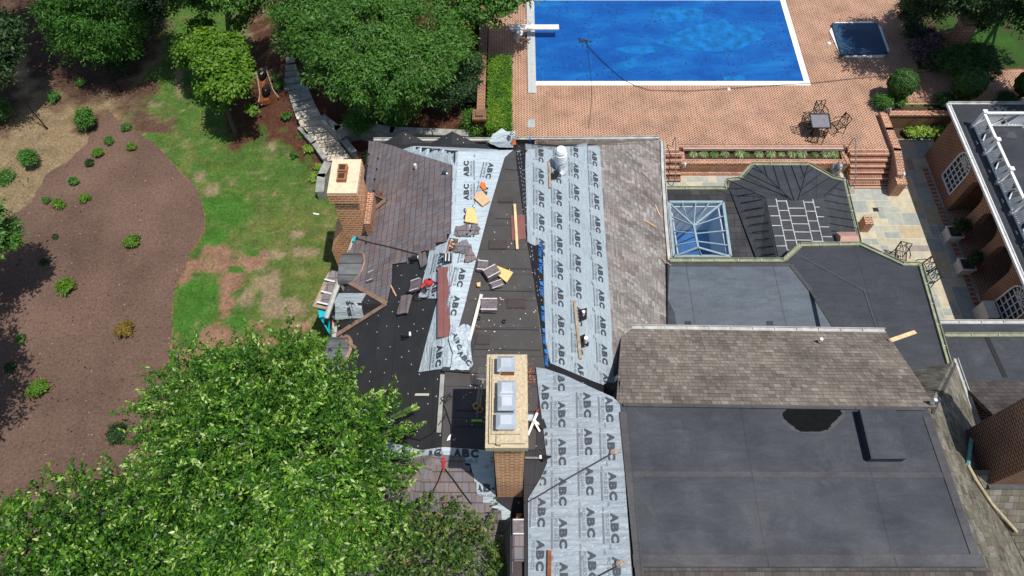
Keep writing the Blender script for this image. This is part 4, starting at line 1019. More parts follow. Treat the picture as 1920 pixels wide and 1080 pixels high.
vent_pipe(1744, 757, .3, .045, label='white pipe at the corner where the brown slope meets the mossy hip')
# square cut holes in the underlayment
for pts in ([(1084, 583), (1100, 579), (1100, 600), (1086, 606)], [(1087, 632), (1096, 628), (1104, 650), (1089, 655)], [(1030, 330), (1040, 322), (1052, 318), (1044, 338), (1032, 340)]):
    V, F = drape(pts, ROOF, .068, step=.3); mk('cut_opening', V, fixup(V, F), 'ice', house)
# ------------------------------------------------------------------ plates with holes (walls with openings)
def plate(outline, holes, th, to3d, name, mat, parent):
    cu = bpy.data.curves.new('pl', 'CURVE'); cu.dimensions = '2D'; cu.fill_mode = 'BOTH'; cu.extrude = th / 2
    for L in [outline] + holes:
        s = cu.splines.new('POLY'); s.points.add(len(L) - 1); s.use_cyclic_u = True
        for i, (a, b) in enumerate(L): s.points[i].co = (a, b, 0, 1)
    o = bpy.data.objects.new('pl', cu); COL.objects.link(o); dg = bpy.context.evaluated_depsgraph_get()
    me = bpy.data.meshes.new_from_object(o.evaluated_get(dg)); V = [to3d(v.co) for v in me.vertices]; F = [tuple(p.vertices) for p in me.polygons]
    bpy.data.objects.remove(o); bpy.data.meshes.remove(me); bpy.data.curves.remove(cu)
    return mk(name, V, F, mat, parent)
def arch(y0, y1, z0, z1, n=10):     # arched opening outline in (y, z)
    r = (y1 - y0) / 2; c = (y0 + y1) / 2; zs = z1 - r
    return [(y0, z0), (y1, z0)] + [(c + r * math.cos(math.pi * i / n), zs + r * math.sin(math.pi * i / n)) for i in range(n + 1)]
# ------------------------------------------------------------------ arcade building
XW = 18.55; pv = empty('arcade_building', (21, 16, 0), 'brick garden building with arched windows, flat dark roof and a white roof railing', 'building')
yA = P(1737, 291, 0).y; yB = 11.0
wins = [(18.1, 19.15, .55, 2.35), (11.75, 12.85, .45, 2.3)]; arcs = [(16.65, 17.65, .02, 2.3), (15.0, 16.15, .02, 2.3), (13.45, 14.6, .02, 2.3)]
plate([(yB, 0), (yA, 0), (yA, 2.75), (yB, 2.75)], [arch(*w_) for w_ in wins] + [arch(*a) for a in arcs], .3, lambda c: (XW + .15 + c.z, c.x, c.y), 'wall', 'brick_dark', pv)
mb = MB(); mb.box((XW + 4, yA - .15, 1.37), (7.4, .28, 2.75)); mb.box((XW + 2.6, 15.5, 1.3), (.2, 8.6, 2.6)); mb.box((XW + 1.4, yA - 2.9, 1.3), (2.3, .2, 2.6)); mb.box((XW + 1.4, 13.2, 1.3), (2.3, .2, 2.6)); mb.build('inner_wall', 'brick_dark', pv)
mb = MB(); mb.prism([(XW - .02, yB), (XW + 3, yB), (XW + 3, yA), (XW - .02, yA)], 0.0, .035); mb.build('floor', 'herring', pv)
for i, (y0, y1, z0, z1) in enumerate(wins):
    fr_ = MB(); A = arch(y0, y1, z0, z1); c = ((y0 + y1) / 2, z1 - (y1 - y0) / 2)
    pts = [Vector((XW - .01, y, z)) for y, z in A]
    for a, b in zip(pts, pts[1:] + pts[:1]):
        d = b - a
        if d.length > 1e-4:
            x = d.normalized(); y = Vector((1, 0, 0)); z = x.cross(y); fr_.box((a + b) / 2, (d.length + .02, .06, .045), R=Matrix((x, y, z)).transposed())
    wo = fr_.build('window', 'white', pv); wo['label'] = ['arched window near the north corner', 'arched window near the south end'][i]
    mn = MB(); zs = c[1]
    for k in range(1, 4): yy = y0 + (y1 - y0) * k / 4; mn.box((XW + .02, yy, (z0 + zs) / 2), (.04, .025, zs - z0))
    for k in range(0, 6): zz = z0 + (zs - z0) * k / 5; mn.box((XW + .02, (y0 + y1) / 2, zz), (.04, y1 - y0, .025))
    r = (y1 - y0) / 2
    for k in range(1, 8):
        t = math.pi * k / 8; mn.bar((XW + .02, c[0] + r * .18 * math.cos(t), zs + r * .18 * math.sin(t)), (XW + .02, c[0] + r * math.cos(t), zs + r * math.sin(t)), .03, .022)
    for rr in (.2, .6):
        q = [(XW + .02, c[0] + r * rr * math.cos(math.pi * k / 12), zs + r * rr * math.sin(math.pi * k / 12)) for k in range(13)]; mn.tube(q, .013, 5)
    mn.build('mullions', 'white', wo)
    pn = MB(); pn.add([(XW + .06, y, z) for y, z in A], [tuple(range(len(A)))]); pn.build('pane', 'pane', wo)
rp = [(XW - .35, yA + .25), (XW + 9, yA + .25), (XW + 9, yB - .2), (XW - .35, yB - .2)]
mb = MB(); mb.prism(rp, 2.75, 2.9); mb.build('roof', 'epdm_dk', pv)
x_ = XW - .42
gutter([(x_, yA + .3, 2.86), (x_, yB - .2, 2.86)], 0, 'white', parent=pv, fixedx=True); gutter([(x_, yA + .3, 2.88), (XW + 9, yA + .3, 2.88)], 0, 'gutter_w', parent=pv, fixedx=True, clips=False)
mb = MB(); mb.prism([P(x, y, 2.905) for x, y in [(1890, 247), (1902, 247), (1908, 260), (1885, 258)]], 2.9, 2.91); mb.build('roof_patch', 'stain', pv)
# railing
rl = empty('roof_railing', (18.75, 19.5, 2.9), 'white chinese chippendale railing with diagonal slats around the flat roof terrace', 'railing')
def panel(a, b, zb=2.98, zt_=3.66):
    a = Vector(a); b = Vector(b); L = (b - a).length; d = (b - a).normalized(); mb = MB()
    A = lambda s_, z: Vector((a.x + d.x * s_, a.y + d.y * s_, z))
    mb.bar(A(0, zt_), A(L, zt_), .10, .06); mb.bar(A(0, zb), A(L, zb), .07, .06)
    def dia(s0, s1, z0, z1):
        p, q = A(s0, z0), A(s1, z1); mb.bar(p, q, .05, .06)
    h = zt_ - zb
    for t0, t1 in ((0, .36), (.64, 1)):
        n = 5
        for k in range(n):
            s0 = L * (t0 + (t1 - t0) * k / n); dia(s0, min(s0 + h * .45, L), zb, zt_)
    c0, c1 = L * .36, L * .66; dia(c0, c1, zb, zt_); dia(c0, c1, zt_, zb)
    for k in range(1, 4):
        f_ = k / 7; dia(c0 + (c1 - c0) * f_, c0 + (c1 - c0) * .5 + (c1 - c0) * f_ * .5, zb, zb + h * (.5 - .5 * f_)); dia(c0 + (c1 - c0) * f_, c0 + (c1 - c0) * (.5 + .5 * f_), zt_, zt_ - h * (.5 - .5 * f_))
        dia(c1 - (c1 - c0) * f_, c1 - (c1 - c0) * (.5 + .5 * f_), zb, zb + h * (.5 - .5 * f_)) if k < 3 else None
    mb.build('rail_panel', 'white', rl)
def post(x, y, zt_=3.74):
    mb = MB(); mb.box((x, y, (2.9 + zt_) / 2), (.11, .11, zt_ - 2.9)); mb.box((x, y, 2.96), (.16, .16, .12)); mb.box((x, y, zt_ + .02), (.17, .17, .04)); mb.build('post', 'white', rl)
px_, py_ = 18.72, 19.75; ys_ = [py_, 18.3, 16.85, 15.4, 13.95, 12.5, 11.1]
for q in ys_: post(px_, q)
for a, b in zip(ys_, ys_[1:]): panel((px_, a - .06, 0), (px_, b + .06, 0))
for x in (20.75, 22.8): post(x, py_)
panel((px_ + .06, py_, 0), (20.69, py_, 0)); panel((20.81, py_, 0), (22.74, py_, 0))

# ------------------------------------------------------------------ planter wall, stairs, walls on the terrace
yf = 19.75
pw = empty('planter', (10, 20, 0), 'long low brick planter between the two flights of steps', 'planter')
mb = MB(); xa, xb = P(1273, 300, .6).x, P(1592, 300, .6).x
mb.box(((xa + xb) / 2, yf + .12, .3), (xb - xa, .24, .6)); mb.box((xa + .14, yf + .38, .3), (.28, .6, .62)); mb.box((xb - .14, yf + .38, .3), (.28, .6, .62)); mb.build('wall', 'brick', pw)
mb = MB(); mb.box(((xa + xb) / 2, yf + .42, .25), (xb - xa - .5, .46, .5)); mb.build('soil', 'soil', pw)
mb = MB(); mb.box(((xa + xb) / 2, yf + .68, ZT - .03), (xb - xa - .4, .07, .12)); mb.build('back_edging', simple('pale edging', (.5, .38, .32), .8), pw)
def stairs(x0, x1, y0, n, rise, run, label):
    e = empty('steps', ((x0 + x1) / 2, y0, 0), label, 'steps')
    for i in range(n):
        mb = MB(); mb.m(0).box(((x0 + x1) / 2, y0 + run * (i + .5) + (n - i - 1) * run * .5, rise * i + rise / 2 - .012), (x1 - x0, run * (n - i), rise - .024)); mb.m(1).box(((x0 + x1) / 2, y0 + run * (i + .5) - .012, rise * (i + 1) - .018), (x1 - x0, run + .02, .034)); mb.build('step', ['brick', MT['nosing']], e)
    return e
MT['nosing'] = brick_mat('brick nosing', [(.20, .07, .045), (.30, .11, .07), (.24, .09, .06), (.18, .10, .06)], (.50, .38, .28), w=.11, h=.24, mw=.1)
xr0, xr1 = P(1597, 340, .3).x, P(1682, 340, .3).x
stairs(xr0, xr1, 18.98, 6, ZT / 6, .215, 'wide flight of six brick steps at the right end of the planter')
xl0, xl1 = 6.15, P(1273, 300, .3).x
stairs(xl0, xl1, 19.2, 5, ZT / 5, .2, 'narrow brick steps beside the grey east slope of the house')
def rail(pts, label, r=.022, mat='iron'):
    mb = MB(); mb.tube(pts, r, 6)
    for p in (pts[0], pts[-1]): mb.tube([p, Vector((p[0], p[1], max(0, p[2] - .75)))], r * .8, 6)
    tag(mb.build('handrail', mat), label, 'handrail')
h0 = Vector((P(1612, 280, ZT + .75).x, 20.35, ZT + .72)); h1 = Vector((h0.x, 18.95, .72))
rail([h0 + Vector((0, .15, -.15)), h0, h1, h1 + Vector((0, -.12, -.15))], 'bronze handrail running down the middle of the wide brick steps', mat='steel')
g0 = Vector((P(1268, 262, ZT + .75).x, 20.4, ZT + .72)); g1 = Vector((g0.x, 19.1, .72))
rail([g0 + Vector((0, .15, -.15)), g0, g1, g1 + Vector((0, -.12, -.15))], 'bronze handrail on the narrow steps beside the house', mat='steel')
# walls
def wall_line(pts, z1, th, mat, name, label, z0=0, cap=None, cat='wall'):
    mb = MB()
    for a, b in zip(pts, pts[1:]):
        a2 = Vector((a[0], a[1], (z0 + z1) / 2)); b2 = Vector((b[0], b[1], (z0 + z1) / 2)); d = (b2 - a2).normalized() * th * .3
        mb.m(0).bar(a2 - d, b2 + d, th, z1 - z0)
        if cap: mb.m(1).bar(Vector((a[0], a[1], z1 + .03)) - d, Vector((b[0], b[1], z1 + .03)) + d, th + .06, .06)
    return tag(mb.build(name, [mat, cap or mat]), label, cat)
ww = [P(1656, 214, 1.0), P(1667, 243, 1.0), P(1682, 282, 1.0), P(1688, 328, .95)]
wall_line(ww, 1.0, .26, 'brick', 'brick_wall', 'angled low brick wall beside the wide steps', cap='brick')
mb = MB(); p = P(1690, 338, .85); mb.box((p.x, p.y, .42), (.42, .42, .85)); tag(mb.build('brick_pier', 'brick'), 'short brick pier at the foot of the angled wall', 'pier')
pa, pb = P(1668, 214, .82), P(2100, 210, .82); pb.y = pa.y
wall_line([pa, pb], .84, .24, 'brick_moss', 'retaining_wall', 'mossy brick retaining wall above the shaded patio', cap='brick')
mb = MB(); mb.prism([(pa.x + .3, pa.y + .12), (40, pa.y + .12), (40, pa.y + .42), (pa.x + .3, pa.y + .42)], ZT - .1, ZT + .03); tag(mb.build('garden_bed', 'soil', own=False), kind='structure')
mb = MB(); q0 = P(1695, 256, 0); mb.prism([(pa.x + .25, pa.y - .12), (XW - .1, pa.y - .12), (XW - .1, pa.y - .75), (pa.x + .25, pa.y - .75)], 0, .04); tag(mb.build('garden_bed', 'soil', own=False), kind='structure')
mb = MB(); mb.box((P(1650, 351, 0).x, 18.9, .03), (2.3, .14, .05)); mb.box((10.2, 19.62, .03), (8, .12, .05)); mb.box((XW - .25, 15.5, .03), (.22, 9, .05))
tag(mb.build('paving_border', bpy.data.materials['brick edging'], own=False), kind='structure')
# wall left of the terrace with pier
xw = P(903, 150, 1.9).x
wall_line([(xw, 21.3, 0), (xw, 40, 0)], 1.7, .3, 'brick_dark', 'brick_wall', 'tall narrow brick wall along the left side of the pool terrace', cap='brick_dark')
pq = P(896, 205, 1.85); mb = MB(); mb.box((xw - .05, pq.y - .35, .9), (.42, .42, 1.8)); mb.box((xw - .05, pq.y - .35, 1.85), (.6, .6, .12)); mb.box((xw - .05, pq.y - .35, 1.95), (.3, .3, .1)); tag(mb.build('brick_pier', 'brick_moss'), 'brick pier with a stepped cap at the end of the left terrace wall', 'pier')
p = P(893, 42, 2.2); 
# right pier with lantern
p = P(1782, 95, ZT); mb = MB(); x0 = P(1772, 96, ZT).x + .15; y0 = P(1772, 96, ZT).y
pe = empty('lamp_pier', (x0 + .25, y0 + .2, ZT), 'brick pier with a mossy stone cap carrying a lantern in the far right garden', 'pier')
mb = MB(); mb.box((x0 + .2, y0 + .2, ZT + .75), (.62, .62, 1.5)); mb.build('shaft', 'brick', pe)
mb = MB(); mb.box((x0 + .2, y0 + .2, ZT + 1.56), (.86, .86, .12)); mb.m(1).box((x0 + .2, y0 + .2, ZT + 1.66), (.5, .5, .1)); mb.build('cap', ['brick', simple('yellow moss', (.25, .20, .07), .9, var=.5, sc=10)], pe)
mb = MB(); b_ = Vector((x0 + .2, y0 + .2, ZT + 1.7)); mb.cyl(b_, b_ + Vector((0, 0, .5)), .05, n=8); mb.cyl(b_ + Vector((0, 0, .5)), b_ + Vector((0, 0, .95)), .1, .17, 8); mb.cyl(b_ + Vector((0, 0, .95)), b_ + Vector((0, 0, 1.1)), .22, .04, 8); mb.build('lantern', 'iron', pe)

# ------------------------------------------------------------------ pool
z_ = ZT + .012
L0 = P(1005, 153, z_); Rr = P(1507, 154, z_); yT = P(1200, 1, z_).y; xL = L0.x; xR = Rr.x; yBt = L0.y
pl = empty('swimming_pool', ((xL + xR) / 2, (yT + yBt) / 2, ZT), 'rectangular pool under a bright blue cover with white coping', 'pool')
mb = MB(); mb.box(((xL + xR) / 2, (yT + yBt) / 2 , ZT + .006), (xR - xL, yT - yBt, .012)); mb.build('pool_cover', 'pool', pl)
mb = MB(); ct = .27
mb.box(((xL + xR + ct) / 2, yBt - ct / 2, ZT + .02), (xR - xL + ct, ct, .05)); mb.box((xR + ct / 2, (yBt + yT) / 2 + .2, ZT + .02), (ct, yT - yBt + .4, .05)); mb.box(((xL + xR) / 2, yT + ct / 2, ZT + .02), (xR - xL, ct, .05))
mb.build('coping', simple('white coping', (.80, .77, .68), .6, var=.06), pl)
mb = MB(); ye = P(1000, 174, ZT + .06).y; mb.box((xL - .19, (ye + yT) / 2 + .3, ZT + .03), (.38, yT - ye + .6, .07)); mb.box((xL - .2, (ye + yT) / 2 + .3, ZT + .068), (.02, yT - ye + .6, .01)); mb.build('cover_track', simple('pale grey aluminium', (.48, .50, .48), .5, .1, .1), pl)
mb = MB()
def lens(pts, mat, lift=.003):
    V = [P(x, y, ZT + .012 + lift) for x, y in pts]; mb.add(V, [tuple(range(len(V)))])
lens([(1232, 82), (1255, 68), (1290, 52), (1335, 40), (1358, 36), (1380, 52), (1410, 46), (1436, 62), (1425, 75), (1385, 92), (1345, 97), (1300, 95), (1262, 88)], 0)
lens([(1152, 90), (1190, 85), (1240, 88), (1232, 97), (1205, 102), (1170, 99)], 0)
lens([(1155, 122), (1190, 108), (1205, 122), (1170, 132)], 0); lens([(1358, 143), (1395, 140), (1398, 151), (1356, 151)], 0); lens([(1215, 20), (1270, 12), (1320, 18), (1315, 38), (1260, 42)], 0)
ob = mb.build('water_patch', 'pool_lt', pl)
db = empty('diving_board', P(975, 60, ZT), 'white diving board on a pale stand at the left end of the pool', 'diving board')
zb_ = ZT + .55; a = P(955, 51, zb_); b = P(1048, 51, zb_); mb = MB(); mb.bar(a, b, .34, .05); mb.build('board', 'cream', db)
mb = MB(); mb.bar(a + Vector((.1, 0, -.1)), P(1000, 51, zb_ - .1), .3, .1); mb.cyl(P(967, 73, ZT), P(975, 60, ZT + .5), .16, .17, 16); mb.build('stand', 'white', db)
mb = MB(); u0 = P(995, 44, ZT); mb.tube([P(968, 43, ZT + .05), P(968, 40, ZT + .7), P(988, 38, ZT + .75), u0], .02, 6); mb.build('handrail', 'galv', db)
mb = MB(); c_ = P(1095, 76, ZT + .03); rnd = random.Random(2)
for i in range(16): mb.ball((c_.x + rnd.gauss(0, .14), c_.y + rnd.gauss(0, .1), ZT + .04), (.06, .05, .03), 6, 4, .4, i)
tag(mb.build('debris_clump', 'charcoal'), 'dark clump of wet debris on the blue pool cover where the cord ends', 'debris')
def cord(px, z, r, mat, label, sag=0):
    pts = [P(x, y, z if not callable(z) else z(x, y)) for x, y in px]; mb = MB(); mb.tube(pts, r, 5); return tag(mb.build('cord', mat), label, 'cord')
cord([(1098, 78), (1108, 92), (1125, 110), (1150, 133), (1170, 150), (1190, 160), (1220, 169), (1290, 170), (1360, 166), (1430, 161), (1520, 156), (1600, 147), (1660, 142), (1760, 132), (1860, 127)], ZT + .06, .013, 'black', 'thin black cord running across the pool cover and over the brick terrace')
cord([(1101, 80), (1106, 120), (1110, 160), (1109, 200), (1104, 240)], ZT + .05, .007, 'charcoal', 'very thin dark line running from the pool clump towards the house')
mb = MB(); p = P(1366, 168, ZT); mb.cyl(p, p + Vector((0, 0, .06)), .09, .07, 14); tag(mb.build('pool_lid', 'white'), 'small round white lid on the brick below the pool', 'lid')
mb = MB(); p = P(1554, 82, ZT); mb.cyl(p, p + Vector((0, 0, .04)), .09, .09, 14); tag(mb.build('pool_lid', 'white'), 'small round white lid left of the hot tub', 'lid')
mb = MB(); mb.prism([P(x, y, ZT + .01) for x, y in [(990, 224), (1003, 224), (1003, 239), (989, 239)]], ZT, ZT + .015); tag(mb.build('skimmer_lid', simple('grey lid', (.36, .38, .38), .7)), 'square grey access lid in the brick paving near the house', 'lid')
# hot tub
ht = empty('hot_tub', P(1610, 75, ZT), 'square hot tub with navy cover and white corners right of the pool', 'hot tub')
mb = MB(); mb.prism([P(x, y, ZT + .05) for x, y in [(1566, 42), (1632, 40), (1652, 50), (1668, 95), (1656, 107), (1588, 107), (1574, 100), (1555, 58)]], ZT, ZT + .06); mb.build('rim', 'white', ht)
mb = MB(); mb.prism([P(x, y, ZT + .16) for x, y in [(1560, 43), (1645, 43), (1665, 99), (1578, 102)]], ZT + .06, ZT + .16); mb.build('cover', 'spa', ht)
mb = MB(); c_ = P(1612, 72, ZT + .165); mb.prism([(c_.x + .85 * math.copysign(abs(math.cos(t)) ** .7, math.cos(t)), c_.y + .62 * math.copysign(abs(math.sin(t)) ** .7, math.sin(t))) for t in [2 * math.pi * i / 28 for i in range(28)]], ZT + .16, ZT + .168); mb.build('cover_sag', 'spa2', ht)

# ------------------------------------------------------------------ table and chairs
tb = empty('patio_table', P(1537, 240, ZT), 'square glass topped iron table on the herringbone terrace', 'table')
tq = [P(x, y, ZT + .68) for x, y in [(1518, 214), (1554, 214), (1558, 240), (1523, 240)]]
mb = MB(); mb.prism(tq, ZT + .66, ZT + .68); mb.build('tabletop', 'tableglass', tb)
cm = sum(tq, Vector()) / 4
mb = MB()
for a, b in zip(tq, tq[1:] + tq[:1]): mb.bar(a, b, .05, .04)
mb.build('rim', 'iron', tb)
for q in tq:
    mb = MB(); i_ = q.lerp(cm, .18); mb.tube([Vector((i_.x, i_.y, ZT + .66)), Vector((i_.x, i_.y, ZT + .3)).lerp(Vector((cm.x, cm.y, ZT + .3)), .25), Vector((q.x, q.y, ZT))], .022, 6); mb.build('leg', 'iron', tb)
def iron_chair(x, y, rz, label, z=ZT, first=[None]):
    if first[0] is None:
        e = empty('iron_chair', (0, 0, 0), label, 'chair', 'iron chairs round the terrace table and by the patio edge')
        mb = MB()
        for k in range(7): mb.bar((-.2 + k * .066, -.2, .4), (-.2 + k * .066, .2, .4), .02, .015)
        mb.tube([(-.22, -.22, .4), (.22, -.22, .4), (.22, .2, .4), (-.22, .2, .4), (-.22, -.22, .4)], .018, 6); mb.build('seat', 'iron', e)
        mb = MB(); mb.tube([(-.22, .2, .4), (-.22, .3, .86), (.22, .3, .86), (.22, .2, .4)], .022, 6)
        for k in range(6): mb.bar((-.2 + k * .07, .21, .45), (-.2 + ((k * 3) % 6) * .08, .3, .85), .018, .018)
        mb.tube([(-.2, .24, .6), (0, .27, .72), (.2, .24, .6)], .012, 5); mb.build('backrest', 'iron', e)
        for s in (-1, 1):
            mb = MB(); mb.tube([(s * .24, .24, .6), (s * .27, -.1, .64), (s * .27, -.2, .55)], .018, 6); mb.build('armrest', 'iron', e)
            for yy in (-.22, .22): mb = MB(); mb.tube([(s * .22, yy, .4), (s * .25, yy * 1.15, 0)], .018, 6); mb.build('leg', 'iron', e)
        first[0] = e; r = e
    else:
        e = first[0]; r = e.copy(); COL.objects.link(r); r['label'] = label
        for ch_ in e.children:
            c = ch_.copy(); COL.objects.link(c); c.parent = r
    r.location = (x, y, z); r.rotation_euler = (0, 0, rz); return r
for (px, py, rz, lb) in [(1530, 224, .1, 'iron chair behind the far side of the terrace table'), (1566, 246, -1.2, 'iron chair at the right side of the terrace table'), (1508, 247, 1.7, 'iron chair at the left side of the terrace table'), (1530, 262, 2.8, 'iron chair on the near side of the terrace table')]:
    p = P(px, py, ZT); iron_chair(p.x, p.y, rz, lb)
for (px, py, rz, lb) in [(1680, 488, -.3, 'iron chair on the flagstones beside the cut corner of the rubber roof'), (1718, 512, -1.4, 'upper of two iron chairs half hidden by the green gutter'), (1727, 533, -1.4, 'lower of two iron chairs half hidden by the green gutter')]:
    p = P(px, py, 0.02); iron_chair(p.x, p.y, rz, lb, z=.02)
# planters by the arcade
def box_planter(px, py, label):
    p = P(px, py, 0.02); e = empty('box_planter', p, label, 'planter', 'white planters in front of the arches'); mb = MB()
    mb.box(p + Vector((0, 0, .2)), (.52, .52, .4)); mb.box(p + Vector((0, 0, .42)), (.60, .60, .06)); mb.build('tub', 'cream', e)
    mb = MB(); mb.box(p + Vector((0, 0, .452)), (.46, .46, .01)); mb.build('soil', 'soil', e)
    return e
bp1 = box_planter(1780, 446, 'white planter with a dark shrub before the first pier'); bp2 = box_planter(1802, 506, 'white planter with a dark shrub before the second pier')
mb = MB(); p = P(1838, 596, 0.02); mb.box(p + Vector((0, 0, .35)), (.4, .7, .7)); mb.box(p + Vector((0, 0, .71)), (.44, .74, .03)); mb.box(p + Vector((0, .0, .73)), (.42, .02, .02)); tag(mb.build('storage_box', 'cream'), 'cream box with a split lid standing against the arcade wall', 'box')
# statues and ornaments
def statue(px, py, z, s, mat, label, cat='statue'):
    p = P(px, py, z); mb = MB(); mb.box(p + Vector((0, 0, .04 * s)), (.3 * s, .3 * s, .08 * s))
    mb.ball(p + Vector((0, 0, .3 * s)), (.15 * s, .2 * s, .24 * s), 12, 8, .18, 1); mb.ball(p + Vector((0, -.08 * s, .58 * s)), (.11 * s, .13 * s, .12 * s), 12, 8, .1, 2)
    mb.ball(p + Vector((0, -.2 * s, .56 * s)), (.05 * s, .08 * s, .05 * s), 8, 5)
    for q in (-1, 1): mb.ball(p + Vector((q * .08 * s, 0, .7 * s)), (.03 * s, .03 * s, .06 * s), 6, 4); mb.cyl(p + Vector((q * .09 * s, -.16 * s, .08 * s)), p + Vector((q * .08 * s, -.12 * s, .35 * s)), .045 * s, n=7); mb.ball(p + Vector((q * .16 * s, .06 * s, .36 * s)), (.05 * s, .12 * s, .16 * s), 8, 5, .2, 3)
    tag(mb.build('garden_statue', mat, smooth=True), label, cat)
statue(1562, 327, .2, 1.15, 'silver', 'silver grey crouching animal statue between the bay roof and the wide steps')
statue(1689, 332, .85, .45, 'white', 'small white animal ornament on the brick pier at the wall end')
statue(1282, 312, .6, .4, 'white', 'small white ornament at the left end of the planter')
statue(1664, 211, 1.05, .45, 'silver', 'small blue grey ornament on top of the angled wall')
mb = MB(); p = P(1617, 428, 0.02); mb.box(p + Vector((0, 0, .3)), (.34, .42, .6)); tag(mb.build('brick_pier', 'brick'), 'short brick pier with a white ornament beside the bay roof', 'pier')
mb = MB(); p = P(1642, 393, 0.03); mb.box(p, (.22, .2, .02)); tag(mb.build('drain_grate', 'iron'), 'small dark square drain in the flagstones', 'drain')

# ------------------------------------------------------------------ stone steps down to the lawn
ss = empty('stone_steps', P(590, 240, .4), 'curving flight of pale flagstone steps between the planting beds', 'steps')
Lp = [(540, 172), (548, 200), (556, 222), (568, 243), (582, 262), (597, 281), (612, 302)]; Rp = [(577, 161), (588, 190), (600, 214), (613, 237), (627, 257), (643, 277), (660, 297)]
def lerp_pl(L, t): t = t * (len(L) - 1); i = min(int(t), len(L) - 2); f_ = t - i; return (L[i][0] + (L[i + 1][0] - L[i][0]) * f_, L[i][1] + (L[i + 1][1] - L[i][1]) * f_)
ns = 9
for i in range(ns):
    t0, t1 = i / ns, (i + 1) / ns; z = ZT - .02 - (ZT - .1) * i / (ns - 1) + .05
    t2 = t1 + .01; q = [P(*lerp_pl(Lp, t0), z), P(*lerp_pl(Rp, t0), z), P(*lerp_pl(Rp, min(t2, 1)), z), P(*lerp_pl(Lp, min(t2, 1)), z)]
    mb = MB(); mb.prism([Vector((p.x, p.y, 0)) for p in q], z - .045, z); mb.m(1); cq = sum(q, Vector()) / 4; mb.prism([Vector((p.x, p.y + .05, 0)).lerp(cq, .04) for p in q], max(-.1, z - .3), z - .045); mb.m(0); mb.build('step', ['stone_lt' if i > 1 else 'stone', 'soil'], ss)
sp_ = [(543, 108), (545, 122), (547, 134), (549, 146), (551, 158)]
tag(empty('flagstone_path', P(548, 130, ZT), 'narrow grey flagstone path leading away from the top of the stone steps', 'path'), 0)
pth = bpy.data.objects['flagstone_path']
for i, (x, y) in enumerate(sp_):
    w_ = 7 + i * 3; g = [ON(GB, x - w_, y + 2, .04), ON(GB, x + w_, y - 1, .04), ON(GB, x + w_ + 3, y + 9, .04), ON(GB, x - w_ + 1, y + 12, .04)]; mb = MB(); mb.slab(g, .1); mb.build('paver', 'stone', pth)
wall_line([P(562, 238, .5), P(590, 272, .3), P(611, 303, .2)], .42, .16, 'stone', 'stone_kerb', 'pale stone kerb on the left of the stone steps', cap='stone', cat='kerb')
wall_line([P(604, 219, 1.0), P(632, 241, .95), P(668, 233, .95), P(735, 244, .95), P(875, 250, .95)], .92, .3, 'stone', 'stone_wall', 'grey stone retaining wall winding from the steps behind the house', cap='stone')
wall_line([P(628, 243, .7), P(645, 262, .5), P(665, 290, .35)], .5, .2, 'stone', 'stone_kerb', 'stone kerb on the right of the stone steps', cap='stone', cat='kerb')
wall_line([P(614, 308, .5), P(603, 330, .5), P(600, 358, .5)], .5, .3, 'stone', 'stone_wall', 'short grey stone wall at the foot of the left chimney', cap='stone')
mb = MB(); p = ON(GB, 564, 236, .0); mb.ball(p + Vector((0, 0, .5)), (.07, .07, .06), 8, 5); tag(mb.build('path_light', 'white'), 'tiny white light at the top of the left kerb', 'light')
# rust brown garden feature with two black bundles
gf = empty('garden_boat', ON(GB, 500, 180), 'narrow rust brown timber trough lying beside the stone steps', 'trough')
A0, A1 = ON(GB, 494, 142), ON(GB, 507, 196); d = (A1 - A0).normalized(); n_ = Vector((-d.y, d.x, 0)); L = (A1 - A0).length
mb = MB()
def hull(w0, z0, z1, t0=0, t1=1):
    V = []; N = 10
    for i in range(N + 1):
        t = i / N; ww_ = w0 * (.55 + .25 * t + (.5 if t > .75 else 0) * (t - .75) * 2.4); c = A0.lerp(A1, t)
        V += [c + n_ * ww_ + Vector((0, 0, z1)), c + n_ * ww_ * .6 + Vector((0, 0, z0)), c - n_ * ww_ * .6 + Vector((0, 0, z0)), c - n_ * ww_ + Vector((0, 0, z1))]
    F = []
    for i in range(N):
        for k in range(3): a = i * 4 + k; F.append((a, a + 1, a + 5, a + 4))
    F += [(0, 1, 2, 3), (N * 4 + 3, N * 4 + 2, N * 4 + 1, N * 4)]; return V, F
V, F = hull(.42, .05, .3); mb.add(V, F); mb.build('hull', 'redwood', gf)
mb = MB(); N = 10; mb.tube([V[i * 4] for i in range(N + 1)], .03, 6); mb.tube([V[i * 4 + 3] for i in range(N + 1)], .03, 6); mb.build('rim', 'oldwood', gf)
for t, s, lb in ((.08, .30, 'black plastic bundle at the far end of the rust brown trough'), (.68, .27, 'black plastic bundle in the wide end of the rust brown trough')):
    c = A0.lerp(A1, t) + Vector((0, 0, .3)); mb = MB(); mb.ball(c, (s * .7, s * 1.1, .2), 14, 8, .3, int(t * 9)); tag(mb.build('black_bundle', simple('glossy black plastic', (.01, .01, .012), .25), smooth=True), lb, 'bundle')
